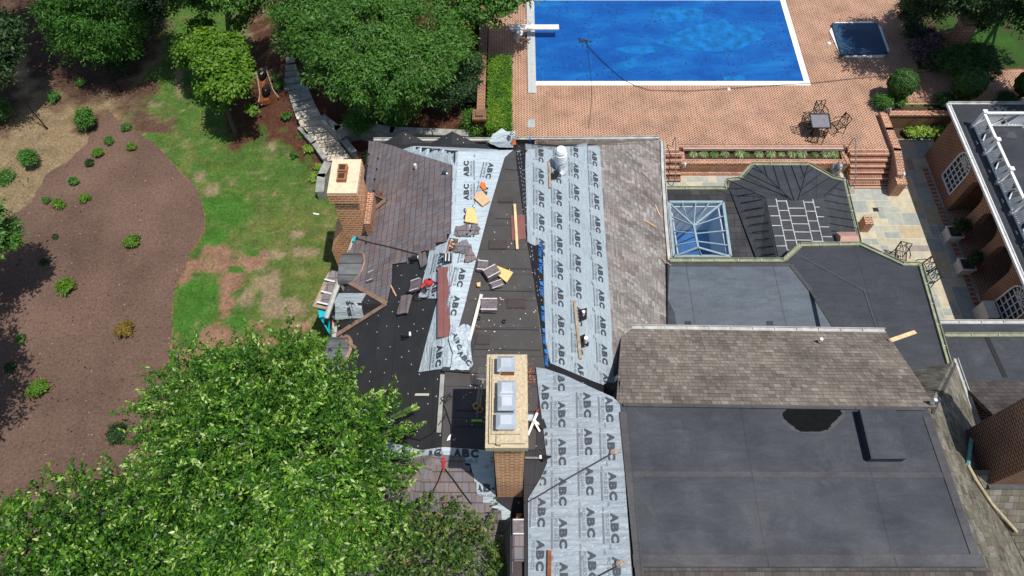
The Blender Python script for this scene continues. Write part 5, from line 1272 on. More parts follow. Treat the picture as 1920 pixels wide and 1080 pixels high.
# fence poles
for (a, b, lb) in (((193, 115), (227, 172), 'thin black pole standing below the dark conifer'), ((50, 190), (88, 241), 'thin black pole standing on the straw bank at the far left')):
    p = ON(GB, *b); mb = MB(); mb.cyl(p, p + Vector((0, 0, 1.85)), .028, n=8); mb.cyl(p + Vector((0, 0, 1.85)), p + Vector((0, 0, 1.9)), .045, n=8); mb.cyl(p - Vector((0, 0, .05)), p + Vector((0, 0, .03)), .07, n=8); tag(mb.build('pole', 'black'), lb, 'pole')
mb = MB(); p = ON(GB, 593, 402, .03); mb.tube([p + Vector((-.12, 0.03, 0)), p, p + Vector((.13, -.02, 0))], .035, 6); tag(mb.build('scrap', 'white'), 'small white scrap on the lawn left of the chimney', 'scrap')
# ------------------------------------------------------------------ things lying on the roof
up = Vector((0, 0, 1))
def frame_at(px, py):   # point, normal on the roof
    d = ray(px, py).normalized(); h = ROOF.ray_cast(CO, d); n = h[1] if h[1].z > 0 else -h[1]; return h[0], n
def lay_board(a, b, w_, t_, mat, name, label, cat, lift=.09):
    pa_, na = frame_at(*a); pb_, nb = frame_at(*b); mb = MB(); mb.bar(pa_ + up * (lift + t_ / 2), pb_ + up * (lift + t_ / 2), w_, t_)
    d = (pb_ - pa_).normalized()
    for s in (.15, .5, .85): mb.bar(pa_.lerp(pb_, s) + up * (lift + t_ + .002) - d * .01, pa_.lerp(pb_, s) + up * (lift + t_ + .002) + d * .01, w_ * .8, .003)
    return tag(mb.build(name, mat), label, cat)
pa_, _ = frame_at(833, 504); pb_, _ = frame_at(833, 635)
mb = MB(); o_ = up * .10
mb.bar(pa_ + o_, pb_ + o_, .34, .02); mb.bar(pa_ + o_ + up * .02, pb_ + o_ + up * .02, .02, .03); d_ = Vector((.17, 0, .02)); mb.bar(pa_ + o_ + d_, pb_ + o_ + d_, .015, .04); mb.bar(pa_ + o_ - Vector((.17, 0, -.02)), pb_ + o_ - Vector((.17, 0, -.02)), .015, .04)
tag(mb.build('metal_panel', 'maroon'), 'long maroon sheet metal panel lying on the pale underlayment', 'flashing')
lay_board((903, 556), (874, 668), .09, .05, 'cream', 'board', 'long white painted board lying at an angle on the flat roof', 'board')
lay_board((965, 386), (970, 470), .08, .05, 'lumber', 'board', 'pale new timber batten lying across a maroon panel', 'board', lift=.06)
lay_board((958, 406), (985, 405), .02, .01, 'maroon', 'panel_edge', 'x', 'x')
bpy.data.objects.remove(bpy.data.objects['panel_edge'])
mb = MB(); q = [R(x, y) for x, y in [(958, 406), (983, 404), (986, 448), (960, 452)]]; mb.prism(q, ZD + .01, ZD + .04); mb.m(1).prism([p.lerp(sum(q, Vector()) / 4, .02) for p in q], ZD + .04, ZD + .045)
tag(mb.build('metal_panel', ['copper', 'maroon']), 'short maroon metal panel under the timber batten', 'flashing')
lay_board((893, 626), (878, 678), .13, .06, 'charcoal', 'flashing_strip', 'dark grey bent flashing beside the white board', 'flashing')
lay_board((1077, 567), (1088, 676), .09, .05, 'oldwood', 'plank', 'weathered grey brown plank nailed to the east slope', 'plank')
lay_board((1029, 305), (1031, 356), .07, .05, 'oldwood', 'plank', 'short weathered plank beside the large white vent', 'plank')
lay_board((1030, 1034), (1029, 1100), .09, .08, 'redwood', 'plank', 'short rusty brown plank at the bottom of the lower underlayment', 'plank')
lay_board((1668, 640), (1714, 624), .13, .06, 'lumber', 'board', 'pale new board lying on the dark rubber roof', 'board', lift=.02)
lay_board((779, 741), (804, 741), .07, .02, 'cream', 'lath', 'short pale lath lying on the black felt', 'lath', lift=.03)
lay_board((733, 536), (743, 556), .04, .03, 'cardboard', 'lath', 'short pinkish lath on the black felt beside the new shingles', 'lath', lift=.03)
for i, (a, b) in enumerate([((1202, 322), (1220, 340)), ((1228, 385), (1237, 405)), ((1211, 416), (1230, 427)), ((1241, 487), (1258, 499))]):
    lay_board(a, b, .04, .03, 'oldwood' if i in (0, 3) else 'cardboard', 'lath', ['dark broken lath high on the grey east slope', 'orange brown broken lath near the east gutter above the skylight', 'curled brown lath on the grey slope left of the skylight', 'thin brown lath at the foot of the grey slope near the gutter corner'][i], 'lath', lift=.02)
def flat_piece(pts, mat, name, label, cat, t=.03, lift=.09):
    q = [R(x, y) for x, y in pts]; zz = max(p.z for p in q); V = [p + up * (lift + t) for p in q]; mb = MB(); mb.slab(V, t); tag(mb.build(name, mat), label, cat)
flat_piece([(876, 396), (890, 396), (896, 425), (872, 421)], 'osb', 'foam_wedge', 'yellow trapezoid board on the pale underlayment', 'board', .05, .12)
flat_piece([(932, 503), (962, 515), (950, 534), (926, 514)], 'osb', 'foam_wedge', 'yellow trapezoid board on the flat grey roof', 'board', .06)
flat_piece([(894, 535), (901, 533), (901, 541), (895, 541)], 'osb', 'foam_scrap', 'tiny yellow offcut on the flat grey roof', 'offcut', .05)
flat_piece([(893, 366), (905, 363), (920, 381), (905, 391), (889, 376)], 'cardboard', 'cardboard_piece', 'tan folded cardboard at the edge of the pale underlayment', 'cardboard', .04, .1)
flat_piece([(902, 345), (910, 347), (912, 358), (906, 360), (900, 352)], 'orange', 'orange_rag', 'small crumpled orange rag above the tan cardboard', 'rag', .05, .07)
flat_piece([(958, 273), (966, 268), (968, 278), (960, 280)], 'orange', 'orange_rag', 'small orange scrap at the north ridge corner', 'rag', .03, .2)
def shingles(px, py, w_, l_, n, rz, label, fan=0.0, wrap=True, lift=.08, name='shingle_bundle', mat='shin_new', tw=.022):
    p, nrm = frame_at(px, py); t = Vector((-nrm.y, nrm.x, 0)); t = t.normalized() if t.length > .05 else Vector((1, 0, 0)); b = nrm.cross(t)
    M0 = Matrix((t, b, nrm)).transposed(); e = empty(name, p, label, 'shingles'); rnd = random.Random(int(px * 7 + py)); mb = MB()
    for i in range(n):
        R_ = M0 @ Matrix.Rotation(rz + fan * (i - n / 2) + rnd.uniform(-.04, .04), 3, 'Z'); mb.box(p + nrm * (lift + tw * (i + .5)) + R_ @ Vector((rnd.uniform(-.02, .02) + fan * i * .12, 0, 0)), (w_, l_, tw * .9), R=R_)
    mb.build('shingle_stack', 'bundle' if wrap else mat, e)
    if wrap:
        R_ = M0 @ Matrix.Rotation(rz, 3, 'Z')
        for s in (-.42, .42): m2 = MB(); m2.box(p + nrm * (lift + tw * n + .006) + R_ @ Vector((0, s * l_, 0)), (w_ * 1.02, l_ * .07, .012), R=R_); m2.build('plastic_wrap', 'wrap', e)
    return e
shingles(917, 577, .46, .42, 7, 0, 'neat wrapped shingle bundle beside the white board on the flat roof')
shingles(905, 503, .30, .36, 5, -.1, 'small wrapped shingle bundle at the edge of the flat roof')
shingles(922, 517, .42, .34, 9, .55, 'tall tilted wrapped shingle bundle touching the yellow board')
shingles(931, 537, .36, .22, 3, .4, 'flat shingle pieces below the tilted bundle', fan=.1)
shingles(700, 520, .26, .40, 3, 1.57, 'shingle bundle with white wrapped ends on the new west slope shingles')
shingles(764, 574, .42, .62, 4, 1.4, 'loose pile of curled shingles on the black felt', wrap=False)
shingles(785, 538, .36, .42, 5, 1.5, 'stack of shingles beside the red nail gun')
shingles(798, 489, .28, .5, 2, 1.9, 'single loose shingles lying by the black bracket at the staggered edge', wrap=False)
shingles(866, 437, .42, .34, 3, .3, 'brown shingles under the yellow board on the pale underlayment', fan=.3, wrap=False)
shingles(884, 440, .5, .13, 3, .9, 'fanned cut shingle strips beside the yellow board', fan=.5, wrap=False, name='shingle_strips')
shingles(862, 468, .42, .32, 4, .2, 'spread shingles below the spotted pad', fan=.25, wrap=False)
shingles(878, 478, .22, .62, 2, .5, 'long cut shingles fanned out towards the flat roof edge', fan=.4, wrap=False, name='shingle_strips')
shingles(975, 990, .34, .4, 4, 0, 'upper wrapped bundle on the narrow ledge beside the lower underlayment'); shingles(976, 1030, .34, .6, 4, 0, 'lower bundle on the narrow ledge beside the lower underlayment', wrap=False)
# scaffold plank outside the west eave with shingles, and turquoise hoist
sc_ = empty('roof_plank', P(628, 545, 2.55), 'scaffold plank hung outside the west gutter', 'scaffold')
A_ = P(641, 514, 2.7); B_ = P(612, 578, 2.7); mb = MB(); o1 = Vector((-.25, 0, 0)); mb.bar(A_ + o1, B_ + o1, .5, .06); mb.build('plank', 'oldwood', sc_)
for t in (.1, .9):
    c = A_.lerp(B_, t) + o1; mb = MB(); mb.bar(c + Vector((.3, 0, -.06)), c + Vector((-.3, 0, -.06)), .05, .05); mb.cyl(c + Vector((-.05, 0, -.06)), Vector((c.x - .05, c.y, 0)), .03, n=8); mb.build('support', 'steel', sc_)
def ledge_bundle(px, py, n, label):
    c = P(px, py, 2.8); e = empty('shingle_bundle', c, label, 'shingles'); mb = MB(); d = (B_ - A_).normalized(); rz = math.atan2(d.y, d.x)
    for i in range(n): mb.box(c + Vector((random.uniform(-.02, .02), random.uniform(-.02, .02), -.04 + .03 * i)), (.42, .44, .028), rz + random.uniform(-.06, .06))
    mb.build('shingle_stack', 'shin_new', e); m2 = MB(); m2.box(c + Vector((-.16, -.18, -.03 + .03 * n)), (.06, .4, .01), rz); m2.build('plastic_wrap', 'wrap', e)
ledge_bundle(629, 520, 4, 'top shingle bundle on the scaffold plank outside the gutter'); ledge_bundle(623, 543, 5, 'middle shingle bundle on the scaffold plank outside the gutter'); ledge_bundle(616, 563, 5, 'lowest shingle bundle on the scaffold plank above the turquoise bin')
tq_ = empty('turquoise_bin', P(608, 586, 2.3), 'bright turquoise plastic bin at the foot of the scaffold plank', 'bin')
c = P(608, 585, 2.5); mb = MB(); mb.box(c + Vector((0, 0, -.15)), (.34, .36, .3), .2); mb.m(1).box(c + Vector((0, 0, .01)), (.38, .40, .03), .2); mb.build('tub', ['turq', 'turq'], tq_)
mb = MB(); mb.tube([c + Vector((-.1, -.2, -.2)), c + Vector((.1, -.5, -.6)), c + Vector((.15, -.5, -2.4))], .03, 6); mb.tube([c + Vector((.15, -.2, -.2)), c + Vector((.1, -.5, -.6))], .03, 6); mb.build('frame', 'turq', tq_)
mb = MB(); c2_ = P(623, 590, 2.6); mb.ball(c2_, (.12, .16, .1), 10, 6, .4, 4); mb.m(1).ball(c2_ + Vector((.12, -.12, .03)), (.09, .08, .07), 8, 5, .3, 5); mb.m(2).ball(c2_ + Vector((.1, -.25, 0)), (.08, .07, .06), 8, 5, .3, 5); tag(mb.build('tool_bag', ['black', 'white', 'red']), 'black tool bag with white and red bits behind the turquoise bin', 'bag')
mb = MB(); mb.bar(P(668, 435, 3.1), P(663, 453, 3.1), .09, .07); mb.bar(P(668, 435, 3.14), P(663, 453, 3.14), .05, .03); tag(mb.build('turquoise_rail', 'turq'), 'turquoise ladder end leaning on the gutter below the left chimney', 'ladder')
# black roof brackets, nail guns
def bracket(px, py, label):
    p, n = frame_at(px, py); mb = MB(); mb.box(p + up * .1, (.20, .16, .14), .1); mb.box(p + up * .18, (.14, .1, .02), .1); mb.m(1).box(p + Vector((.12, .02, .12)), (.07, .12, .08), .2); mb.m(0).bar(p + up * .03 + Vector((-.12, 0, 0)), p + up * .03 + Vector((.16, 0, 0)), .22, .02)
    tag(mb.build('roof_jack', ['black', 'white']), label, 'roof bracket', 'black roof brackets on the west slope')
bracket(778, 488, 'black roof bracket at the staggered edge of the new shingles'); bracket(771, 549, 'black roof bracket beside the stack near the red tool'); bracket(762, 631, 'black roof bracket alone on the black felt')
ng = empty('nail_gun', R(806, 540), 'red and black nail gun with a looped hose on the pale underlayment', 'nail gun')
p = R(808, 534, .1); mb = MB(); mb.ball(p + up * .08, (.16, .12, .09), 12, 6, .1, 1); mb.cyl(p + Vector((-.1, -.05, .06)), p + Vector((-.22, -.2, .06)), .05, n=8); mb.build('body', 'red', ng)
mb = MB(); mb.bar(p + Vector((-.18, -.05, .05)), p + Vector((-.05, -.3, .05)), .06, .08); mb.cyl(p + Vector((0, 0, .1)), p + Vector((.06, .08, .16)), .05, n=10); mb.build('grip', 'black', ng)
mb = MB(); mb.tube([R(800, 548, .12) + Vector((.25 * math.cos(t), .16 * math.sin(t) - .1, .02)) for t in np.linspace(0, 6, 18)], .014, 5); mb.build('hose', 'black', ng)
mb = MB(); p = R(850, 462); p.z += .1; mb.box(p + up * .02, (.26, .40, .05), -.1); mb.m(1)
rnd = random.Random(8)
for i in range(12): mb.ball(p + Vector((rnd.uniform(-.1, .1), rnd.uniform(-.16, .16), .05)), (.025, .02, .006), 6, 4)
tag(mb.build('kneeling_pad', ['pad', 'cream']), 'dark brown kneeling pad with pale spots on the pale underlayment', 'pad')
mb = MB(); p = R(840, 489); p.z += .1; mb.box(p + up * .05, (.24, .30, .1), .08); mb.m(1).bar(p + Vector((-.05, -.14, .11)), p + Vector((-.05, .14, .11)), .03, .02); mb.bar(p + Vector((.05, -.14, .11)), p + Vector((.05, .14, .11)), .03, .02); mb.m(2).tube([p + Vector((-.02, .14, .1)), p + Vector((.03, .4, .14)), p + Vector((.1, .62, .1))], .014, 5)
tag(mb.build('tool_case', ['charcoal', 'wrap', 'orange']), 'small dark tool case above the long maroon panel', 'tool case')
mb = MB(); p = R(837, 326, .08); mb.box(p + up * .03, (.16, .1, .05), -.6); mb.m(1).box(p + Vector((.07, -.06, .04)), (.1, .05, .03), -.6); tag(mb.build('cutter', [simple('dark teal', (.01, .07, .08), .5), 'white']), 'dark teal cutter with a white handle near the top of the new shingles', 'tool')
mb = MB(); p = R(716, 366, .09)
rnd = random.Random(4)
for i in range(26): a = rnd.uniform(0, 6.28); r_ = rnd.uniform(0, .14); mb.bar(p + Vector((r_ * math.cos(a), r_ * math.sin(a), .01 * i * .3)), p + Vector((r_ * math.cos(a) + rnd.uniform(-.1, .1), r_ * math.sin(a) + rnd.uniform(-.1, .1), .012 * i * .3)), .02, .01)
tag(mb.build('leaf_pile', 'redwood'), 'small pile of rust brown leaves beside the left chimney', 'leaves')
# crumpled underlayment sheet
V, F = drape([(846, 612), (856, 618), (870, 612), (884, 618), (882, 645), (884, 668), (888, 690), (880, 698), (845, 699), (850, 668), (842, 640)], ROOF, .10, step=.08)
V = [(x + .04 * (float(fbm(x * 7, y * 7, 50)) - .5), y, z + .34 * abs(float(fbm(x * 5 + 3, y * 3.5, 41, 3)) - .5) + .05 * float(vnoise(x * 18, y * 18, 9))) for x, y, z in V]
mb = MB(); mb.V = V; mb.F = fixup(V, F); mb.mi = [0] * len(F)
CB = BVHTree.FromPolygons(V, mb.F)
for (x, y, a) in [(858, 640, -1.2), (872, 672, -.9)]:
    p = ON(CB, x, y); d = (math.cos(a), math.sin(a)); abc_mark(mb, p[:2], d, (-d[1], d[0]), CB, .02, None, .8, False)
tag(mb.build('crumpled_sheet', ['abc_lit', 'ink', 'ink2']), 'crumpled heap of pale printed underlayment below the maroon panel', 'underlayment')
lay_board((830, 695), (882, 698), .12, .05, 'charcoal', 'sheet_roll', 'rolled dark end of the crumpled sheet', 'roll')
lay_board((830, 703), (823, 812), .12, .02, 'stone', 'flashing_strip', 'long dull grey flashing strip on the felt left of the shadow', 'flashing', lift=.03)
# shovels and tools leaning by the tall chimney
def shovel(a, b, mat, label):
    pa2 = R(*a, .1); pb2 = R(*b, .1); pa2.z += .9; e = empty('roofing_fork', pb2, label, 'shovel'); mb = MB()
    d = (pa2 - pb2).normalized(); s0 = pb2 + d * .15; mb.cyl(s0, pa2 - d * .35, .02, n=6); mb.build('handle', 'oldwood', e)
    mb = MB(); s = d.cross(up).normalized()
    for k in range(-2, 3): mb.bar(pa2 - d * .35 + s * k * .035, pa2 + s * k * .04, .012, .012)
    mb.bar(pa2 - d * .35 - s * .08, pa2 - d * .35 + s * .08, .03, .03); mb.build('tines', 'steel', e)
    mb = MB(); mb.tube([pb2 + s * .0 + d * .15, pb2 + s * .09 + d * .05, pb2 + s * .05 - d * .05, pb2 - s * .05 - d * .05, pb2 - s * .09 + d * .05, pb2 + d * .15], .018, 6); mb.build('grip', mat, e)
shovel((906, 716), (893, 766), 'yellow', 'roofing fork with a yellow grip leaning on the tall chimney'); shovel((911, 716), (899, 772), 'orange', 'roofing fork with an orange grip leaning on the tall chimney')
e = empty('push_broom', R(893, 790), 'scraper with a lime yellow blade leaning towards the tall chimney', 'scraper'); mb = MB(); p0 = R(894, 790, .05); p1 = p0 + Vector((.12, .75, 1.0)); mb.cyl(p0, p1, .02, n=6); mb.build('handle', 'steel', e); mb = MB(); mb.bar(p0 + Vector((-.14, 0, 0)), p0 + Vector((.14, 0, 0)), .05, .05); mb.build('blade', 'lime', e)
# white frame clutter right of the tall chimney
e = empty('folded_sawhorse', R(1000, 800), 'white folding work stand toppled right of the tall chimney', 'work stand')
mb = MB(); a_ = R(1008, 780, .25); b_ = R(990, 818, .1); mb.bar(a_, b_, .06, .05); c_ = R(1000, 795, .3)
for q in ((1015, 800), (1012, 810), (992, 790)): mb.bar(c_, R(*q, .06), .05, .04)
mb.build('frame', 'white', e); mb = MB(); mb.bar(R(1014, 790, .12), R(1020, 806, .12), .16, .06); mb.build('foot', 'black', e)
flat_piece([(989, 780), (1001, 780), (1001, 793), (989, 791)], 'abc_lit', 'sheet_scrap', 'square pale sheet scrap beside the tall chimney', 'scrap', .02, .1)
flat_piece([(1005, 772), (1010, 770), (1008, 785), (1004, 786)], 'red', 'red_strap', 'thin red strap beside the white work stand', 'strap', .02, .12)
mb = MB(); a_ = R(985, 861, .12); b_ = R(1018, 862, .15); mb.bar(a_, b_, .05, .05); mb.m(1).cyl(b_, R(1034, 860, .2), .10, .02, 6); mb.m(2).bar(R(1012, 861, .2), R(1024, 861, .2), .09, .02); tag(mb.build('caulk_gun', ['steel', 'black', 'white']), 'grey and black pointed tool lying across the edge of the lower underlayment', 'tool')
flat_piece([(841, 820), (846, 815), (844, 826), (838, 828)], 'white', 'paper_scrap', 'white crumpled scrap left of the chimney shadow', 'scrap', .03, .04)
flat_piece([(848, 826), (856, 822), (852, 828)], 'stone', 'paper_scrap', 'small grey scrap at the edge of the chimney shadow', 'scrap', .02, .04)
flat_piece([(968, 965), (980, 965), (981, 980), (967, 980)], 'cardboard', 'wood_block', 'tan wood block at the head of the narrow ledge', 'block', .12, .05)
# hoses and ropes
def rope(px, lift, r, mat, label, name='rope'):
    mb = MB(); pts = []
    for a, b in zip(px, px[1:]):
        for k in range(5): t = k / 5; pts.append(R(a[0] + (b[0] - a[0]) * t, a[1] + (b[1] - a[1]) * t, lift))
    pts.append(R(*px[-1], lift)); mb.tube(pts, r, 5); return tag(mb.build(name, mat), label, name)
rope([(826, 760), (840, 742), (848, 745), (836, 756), (828, 748), (845, 738), (832, 760), (838, 775), (846, 800), (846, 815)], .05, .012, 'black', 'tangled black hose left of the tall chimney', 'hose')
rope([(762, 820), (790, 826), (815, 812), (830, 790), (838, 775)], .05, .012, 'black', 'black hose trailing from the tree to the tangle', 'hose')
rope([(832, 872), (822, 900), (805, 930), (795, 950)], .10, .014, 'black', 'left black safety rope hanging from the red anchor'); rope([(832, 872), (850, 895), (868, 920), (885, 942)], .10, .014, 'black', 'right black safety rope hanging from the red anchor')
mb = MB(); mb.bar(R(832, 856, .1), R(833, 876, .1), .07, .03); mb.box(R(833, 860, .13), (.12, .05, .05)); tag(mb.build('roof_anchor', 'red'), 'red roof anchor at the top of the south slope', 'anchor')
rope([(1150, 850), (1110, 873), (1060, 901), (1010, 931), (985, 945)], .06, .02, 'black', 'black rope running diagonally over the lower underlayment')
rope([(1163, 1058), (1150, 1066), (1120, 1082)], .06, .02, 'black', 'short black rope at the bottom corner of the lower underlayment')
for (x, y, lb) in ((1151, 849, 'brown knotted rope anchor at the edge of the flat roof'), (1162, 1057, 'brown knotted rope anchor at the lower corner of the flat roof')):
    p = R(x, y, .1); mb = MB(); mb.ball(p, (.1, .07, .06), 8, 5, .6, 3); mb.bar(p, p + Vector((.18, .01, 0)), .04, .03); tag(mb.build('rope_anchor', 'oldwood'), lb, 'anchor')
rope([(673, 449), (700, 457), (740, 466), (788, 479)], .09, .012, 'black', 'thin black air hose crossing the new shingles', 'hose')
for x, y, lb in ((945, 604, 'small black ring left below the wrapped bundle'), (898, 598, 'small black ring beside the white board'), (905, 563, 'small black ring above the neat bundle')):
    p = R(x, y, .05); mb = MB(); mb.tube([p + Vector((.05 * math.cos(t), .05 * math.sin(t), 0)) for t in np.linspace(.5, 5.6, 10)], .018, 5); tag(mb.build('hose_ring', 'black'), lb, 'ring')
# white debris blobs near the flue and ridge
mb = MB(); rnd = random.Random(6)
for i in range(40): p = R(995 + rnd.gauss(0, 5), 705 + rnd.gauss(0, 12), .02); mb.box(p, (.05, .02, .02), rnd.uniform(0, 3))
tag(mb.build('brick_rubble', 'terra', own=False), 'orange brick chips right of the tall chimney crown', 'rubble', kind='stuff')
# roof clips dots on new shingles
mb = MB()
for x, y in [(695, 291), (712, 299), (692, 313), (710, 319), (706, 338), (688, 335), (705, 360), (676, 425), (695, 433), (673, 449), (690, 457)]:
    mb.box(R(x, y, .09), (.06, .05, .04), .4)
mb.build('snow_guard', 'black', house)
# ------------------------------------------------------------------ foliage
def leaf_cloud(centers, rads, n, size, seed, shell=.6, clumps=None, crad=.45, upb=.5, aspect=.45, flat=.7, conifer=False, low=-.35, vshift=0.0, spray=0.0):
    """centers/rads: blobs; returns V,F,lv of n leaf quads grouped into clumps over the blobs"""
    g = np.random.default_rng(seed); C = np.array(centers, float); Rr = np.array(rads, float)
    if Rr.ndim == 1: Rr = np.stack([Rr, Rr, Rr * flat], 1)
    wgt = (Rr[:, 0] * Rr[:, 1]); wgt = wgt / wgt.sum()
    K = clumps or max(20, int(n / 60))
    b = g.choice(len(C), K, p=wgt); d = g.normal(size=(K, 3)); d /= np.linalg.norm(d, axis=1)[:, None]
    bad = d[:, 2] < low; d[bad, 2] *= -1
    rr = shell + (1 - shell) * g.random(K) ** .6; cc = C[b] + d * Rr[b] * rr[:, None]
    cv = g.random(K); cr = crad * (.6 + .8 * g.random(K))
    k = g.integers(0, K, n); off = g.normal(size=(n, 3)) * .5; off[:, 2] *= .6
    if spray:
        sdv = d + g.normal(size=(K, 3)) * .55; sdv[:, 2] *= .6; sdv /= np.linalg.norm(sdv, axis=1)[:, None]
        tt = g.random(n); sl = spray * (.5 + g.random(K)); p = cc[k] + sdv[k] * (tt * sl[k])[:, None] + g.normal(size=(n, 3)) * (.10 * (1.15 - tt))[:, None]; cv2 = tt * .25
    else: p = cc[k] + off * cr[k][:, None]; cv2 = 0
    nrm = d[k] * .6 + g.normal(size=(n, 3)) * .55; nrm[:, 2] += upb; nrm /= np.linalg.norm(nrm, axis=1)[:, None]
    if spray: off = sdv[k] * .8 + g.normal(size=(n, 3)) * .6
    dr = off + d[k] * .5 + g.normal(size=(n, 3)) * .4; dr -= nrm * (dr * nrm).sum(1)[:, None]; dr /= np.linalg.norm(dr, axis=1)[:, None] + 1e-9
    sd_ = np.cross(nrm, dr); L = size * (.65 + .7 * g.random(n)); W = L * aspect
    a = p - dr * (L / 2)[:, None]; c = p + dr * (L / 2)[:, None]; m1 = p + sd_ * (W / 2)[:, None] - dr * (L * .1)[:, None] + nrm * (W * .12)[:, None]; m2 = p - sd_ * (W / 2)[:, None] - dr * (L * .1)[:, None] + nrm * (W * .12)[:, None]
    V = np.stack([a, m1, c, m2], 1).reshape(-1, 3); F = np.arange(4 * n).reshape(n, 4)
    lv = np.clip(.62 * g.random(n) ** 1.4 + .38 * cv[k] + vshift + cv2, 0, 1); return V, F, lv
def fast_mesh(name, V, F, mat, parent, lv):
    me = bpy.data.meshes.new(name); org = np.array(origin_of(parent)); V = (V - org).astype(np.float32); n = len(F)
    me.vertices.add(len(V)); me.vertices.foreach_set('co', V.ravel()); me.loops.add(n * 4); me.loops.foreach_set('vertex_index', F.ravel().astype(np.int32))
    me.polygons.add(n); me.polygons.foreach_set('loop_start', np.arange(0, 4 * n, 4, dtype=np.int32)); me.update(calc_edges=True)
    a = me.attributes.new('lv', 'FLOAT', 'FACE'); a.data.foreach_set('value', lv.astype(np.float32))
    me.materials.append(MT[mat]); o = bpy.data.objects.new(name, me); COL.objects.link(o); o.parent = parent; ORG[o.name] = origin_of(parent); return o
def trunk_mesh(base, top, r, branches, parent, seed=0):
    rnd = random.Random(seed); mb = MB(); base = Vector(base); top = Vector(top)
    pts = [base.lerp(top, t) + Vector((rnd.uniform(-.1, .1), rnd.uniform(-.1, .1), 0)) * (0 < t < 1) for t in (0, .25, .5, .75, 1)]; mb.tube(pts, [r, r * .8, r * .62, r * .42, r * .15], 9)
    for q in branches:
        q = Vector(q); s = base.lerp(top, rnd.uniform(.35, .75)); m_ = s.lerp(q, .5) + Vector((0, 0, .25)); mb.tube([s, m_, q], [r * .4, r * .25, r * .07], 6)
        for k in range(3):
            e = q + Vector((rnd.uniform(-1, 1), rnd.uniform(-1, 1), rnd.uniform(-.2, .6))) * .6; mb.tube([m_.lerp(q, rnd.uniform(.3, .9)), e], [r * .12, r * .03], 5)
    mb.build('trunk', 'bark', parent)
def tree(name, label, cat, blobs, n, size, mat, base, seed, group=None, r=.18, **k):
    e = empty(name, base, label, cat, group); C = [b[0] for b in blobs]; Rd = [b[1] for b in blobs]
    V, F, lv = leaf_cloud(C, Rd, n, size, seed, **k); fast_mesh('crown', V, F, mat, e, lv)
    ct = sum((Vector(c) for c in C), Vector()) / len(C); top = Vector((ct.x, ct.y, max(c[2] for c in C)))
    trunk_mesh(base, top, r, [tuple(c) for c in C[:9]], e, seed); return e
def gz(p): return Vector((p[0], p[1], DROP(GB, p[0], p[1], 0)))
# big near tree
bl = []
def B(px, py, z, r): bl.append((tuple(P(px, py, z)), r))
for q in [(380, 760, 6.5, 1.35), (500, 740, 6.8, 1.5), (610, 770, 7.0, 1.2), (345, 830, 6.3, 1.0), (450, 850, 7.8, 1.7), (580, 860, 8.2, 1.6), (680, 830, 6.8, 1.0), (400, 950, 7.0, 1.5), (530, 960, 8.0, 1.7), (660, 930, 6.8, 1.15), (335, 900, 6.0, 1.0), (580, 1040, 7.5, 1.4), (440, 1040, 7.0, 1.4), (545, 690, 6.0, .9), (440, 700, 5.8, .8), (360, 715, 5.8, .6), (575, 690, 5.7, .5)]: B(*q)
BT = tree('broadleaf_tree', 'large bright green glossy leaved tree filling the lower left in front of the house', 'tree', bl, 92000, .112, 'lf_big', (-6.9, 4.2, 0), 1, r=.3, shell=.45, clumps=1500, crad=.30, upb=.35, low=-.6, aspect=.38, spray=.8, vshift=.0)
# twig sprays that stick out of its outline
def sprays(parent, starts, mat, seed, n_leaf=34, size=.135):
    g = np.random.default_rng(seed); Vs = []; lvs = []; mb = MB()
    for (a, b, z) in starts:
        p0 = np.array(P(*a, z)); p1 = np.array(P(*b, z + g.uniform(-.2, .3))); mb.tube([Vector(p0), Vector((p0 + p1) / 2) + up * .08, Vector(p1)], [.02, .012, .005], 5)
        d = (p1 - p0); L = np.linalg.norm(d); d = d / L; s = np.cross(d, [0, 0, 1]); s /= np.linalg.norm(s)
        m_ = int(n_leaf * L / 1.0)
        for i in range(m_):
            t = (i + .5) / m_; c = p0 + d * L * t; side = 1 if i % 2 else -1; ld = d * .7 + s * side * .8 + np.array([0, 0, g.uniform(-.3, .3)]); ld /= np.linalg.norm(ld); l = size * g.uniform(.8, 1.2)
            nn = np.array([g.normal() * .3, g.normal() * .3, 1]); wv = np.cross(nn, ld); wv /= np.linalg.norm(wv); w_ = l * .2
            Vs += [c, c + ld * l * .45 + wv * w_, c + ld * l, c + ld * l * .45 - wv * w_]; lvs.append(min(1, .35 + g.random() * .5 + (t > .85) * .25))
    V = np.array(Vs); F = np.arange(len(V)).reshape(-1, 4); fast_mesh('twig_leaves', V, F, mat, parent, np.array(lvs)); mb.build('twigs', 'bark', parent)
S = [((700, 800), (782, 762), 6.5), ((690, 770), (745, 735), 6.5), ((680, 830), (760, 800), 6.5), ((690, 860), (780, 850), 6.5), ((700, 900), (775, 905), 6.3), ((650, 770), (700, 735), 6.3), ((300, 780), (262, 730), 6.0), ((330, 740), (300, 700), 6.0), ((300, 850), (268, 830), 6.0), ((380, 710), (370, 668), 5.8),
     ((460, 700), (470, 645), 5.8), ((500, 690), (508, 640), 5.8), ((545, 690), (548, 640), 5.8), ((575, 690), (582, 640), 5.8), ((425, 700), (420, 660), 5.8), ((280, 900), (232, 870), 5.8), ((300, 950), (230, 930), 5.8), ((270, 800), (262, 760), 5.8), ((470, 690), (440, 640), 5.6), ((520, 680), (530, 650), 5.6), ((560, 680), (575, 640), 5.6), ((400, 690), (395, 655), 5.6), ((300, 740), (280, 705), 5.6), ((285, 870), (250, 850), 5.6), ((720, 870), (785, 880), 6.2), ((660, 800), (730, 760), 6.4), ((640, 900), (700, 940), 6.8), ((730, 830), (700, 790), 6.4),  ((710, 880), (772, 870), 6.4), ((340, 720), (330, 690), 5.9)]
rnd = random.Random(12)
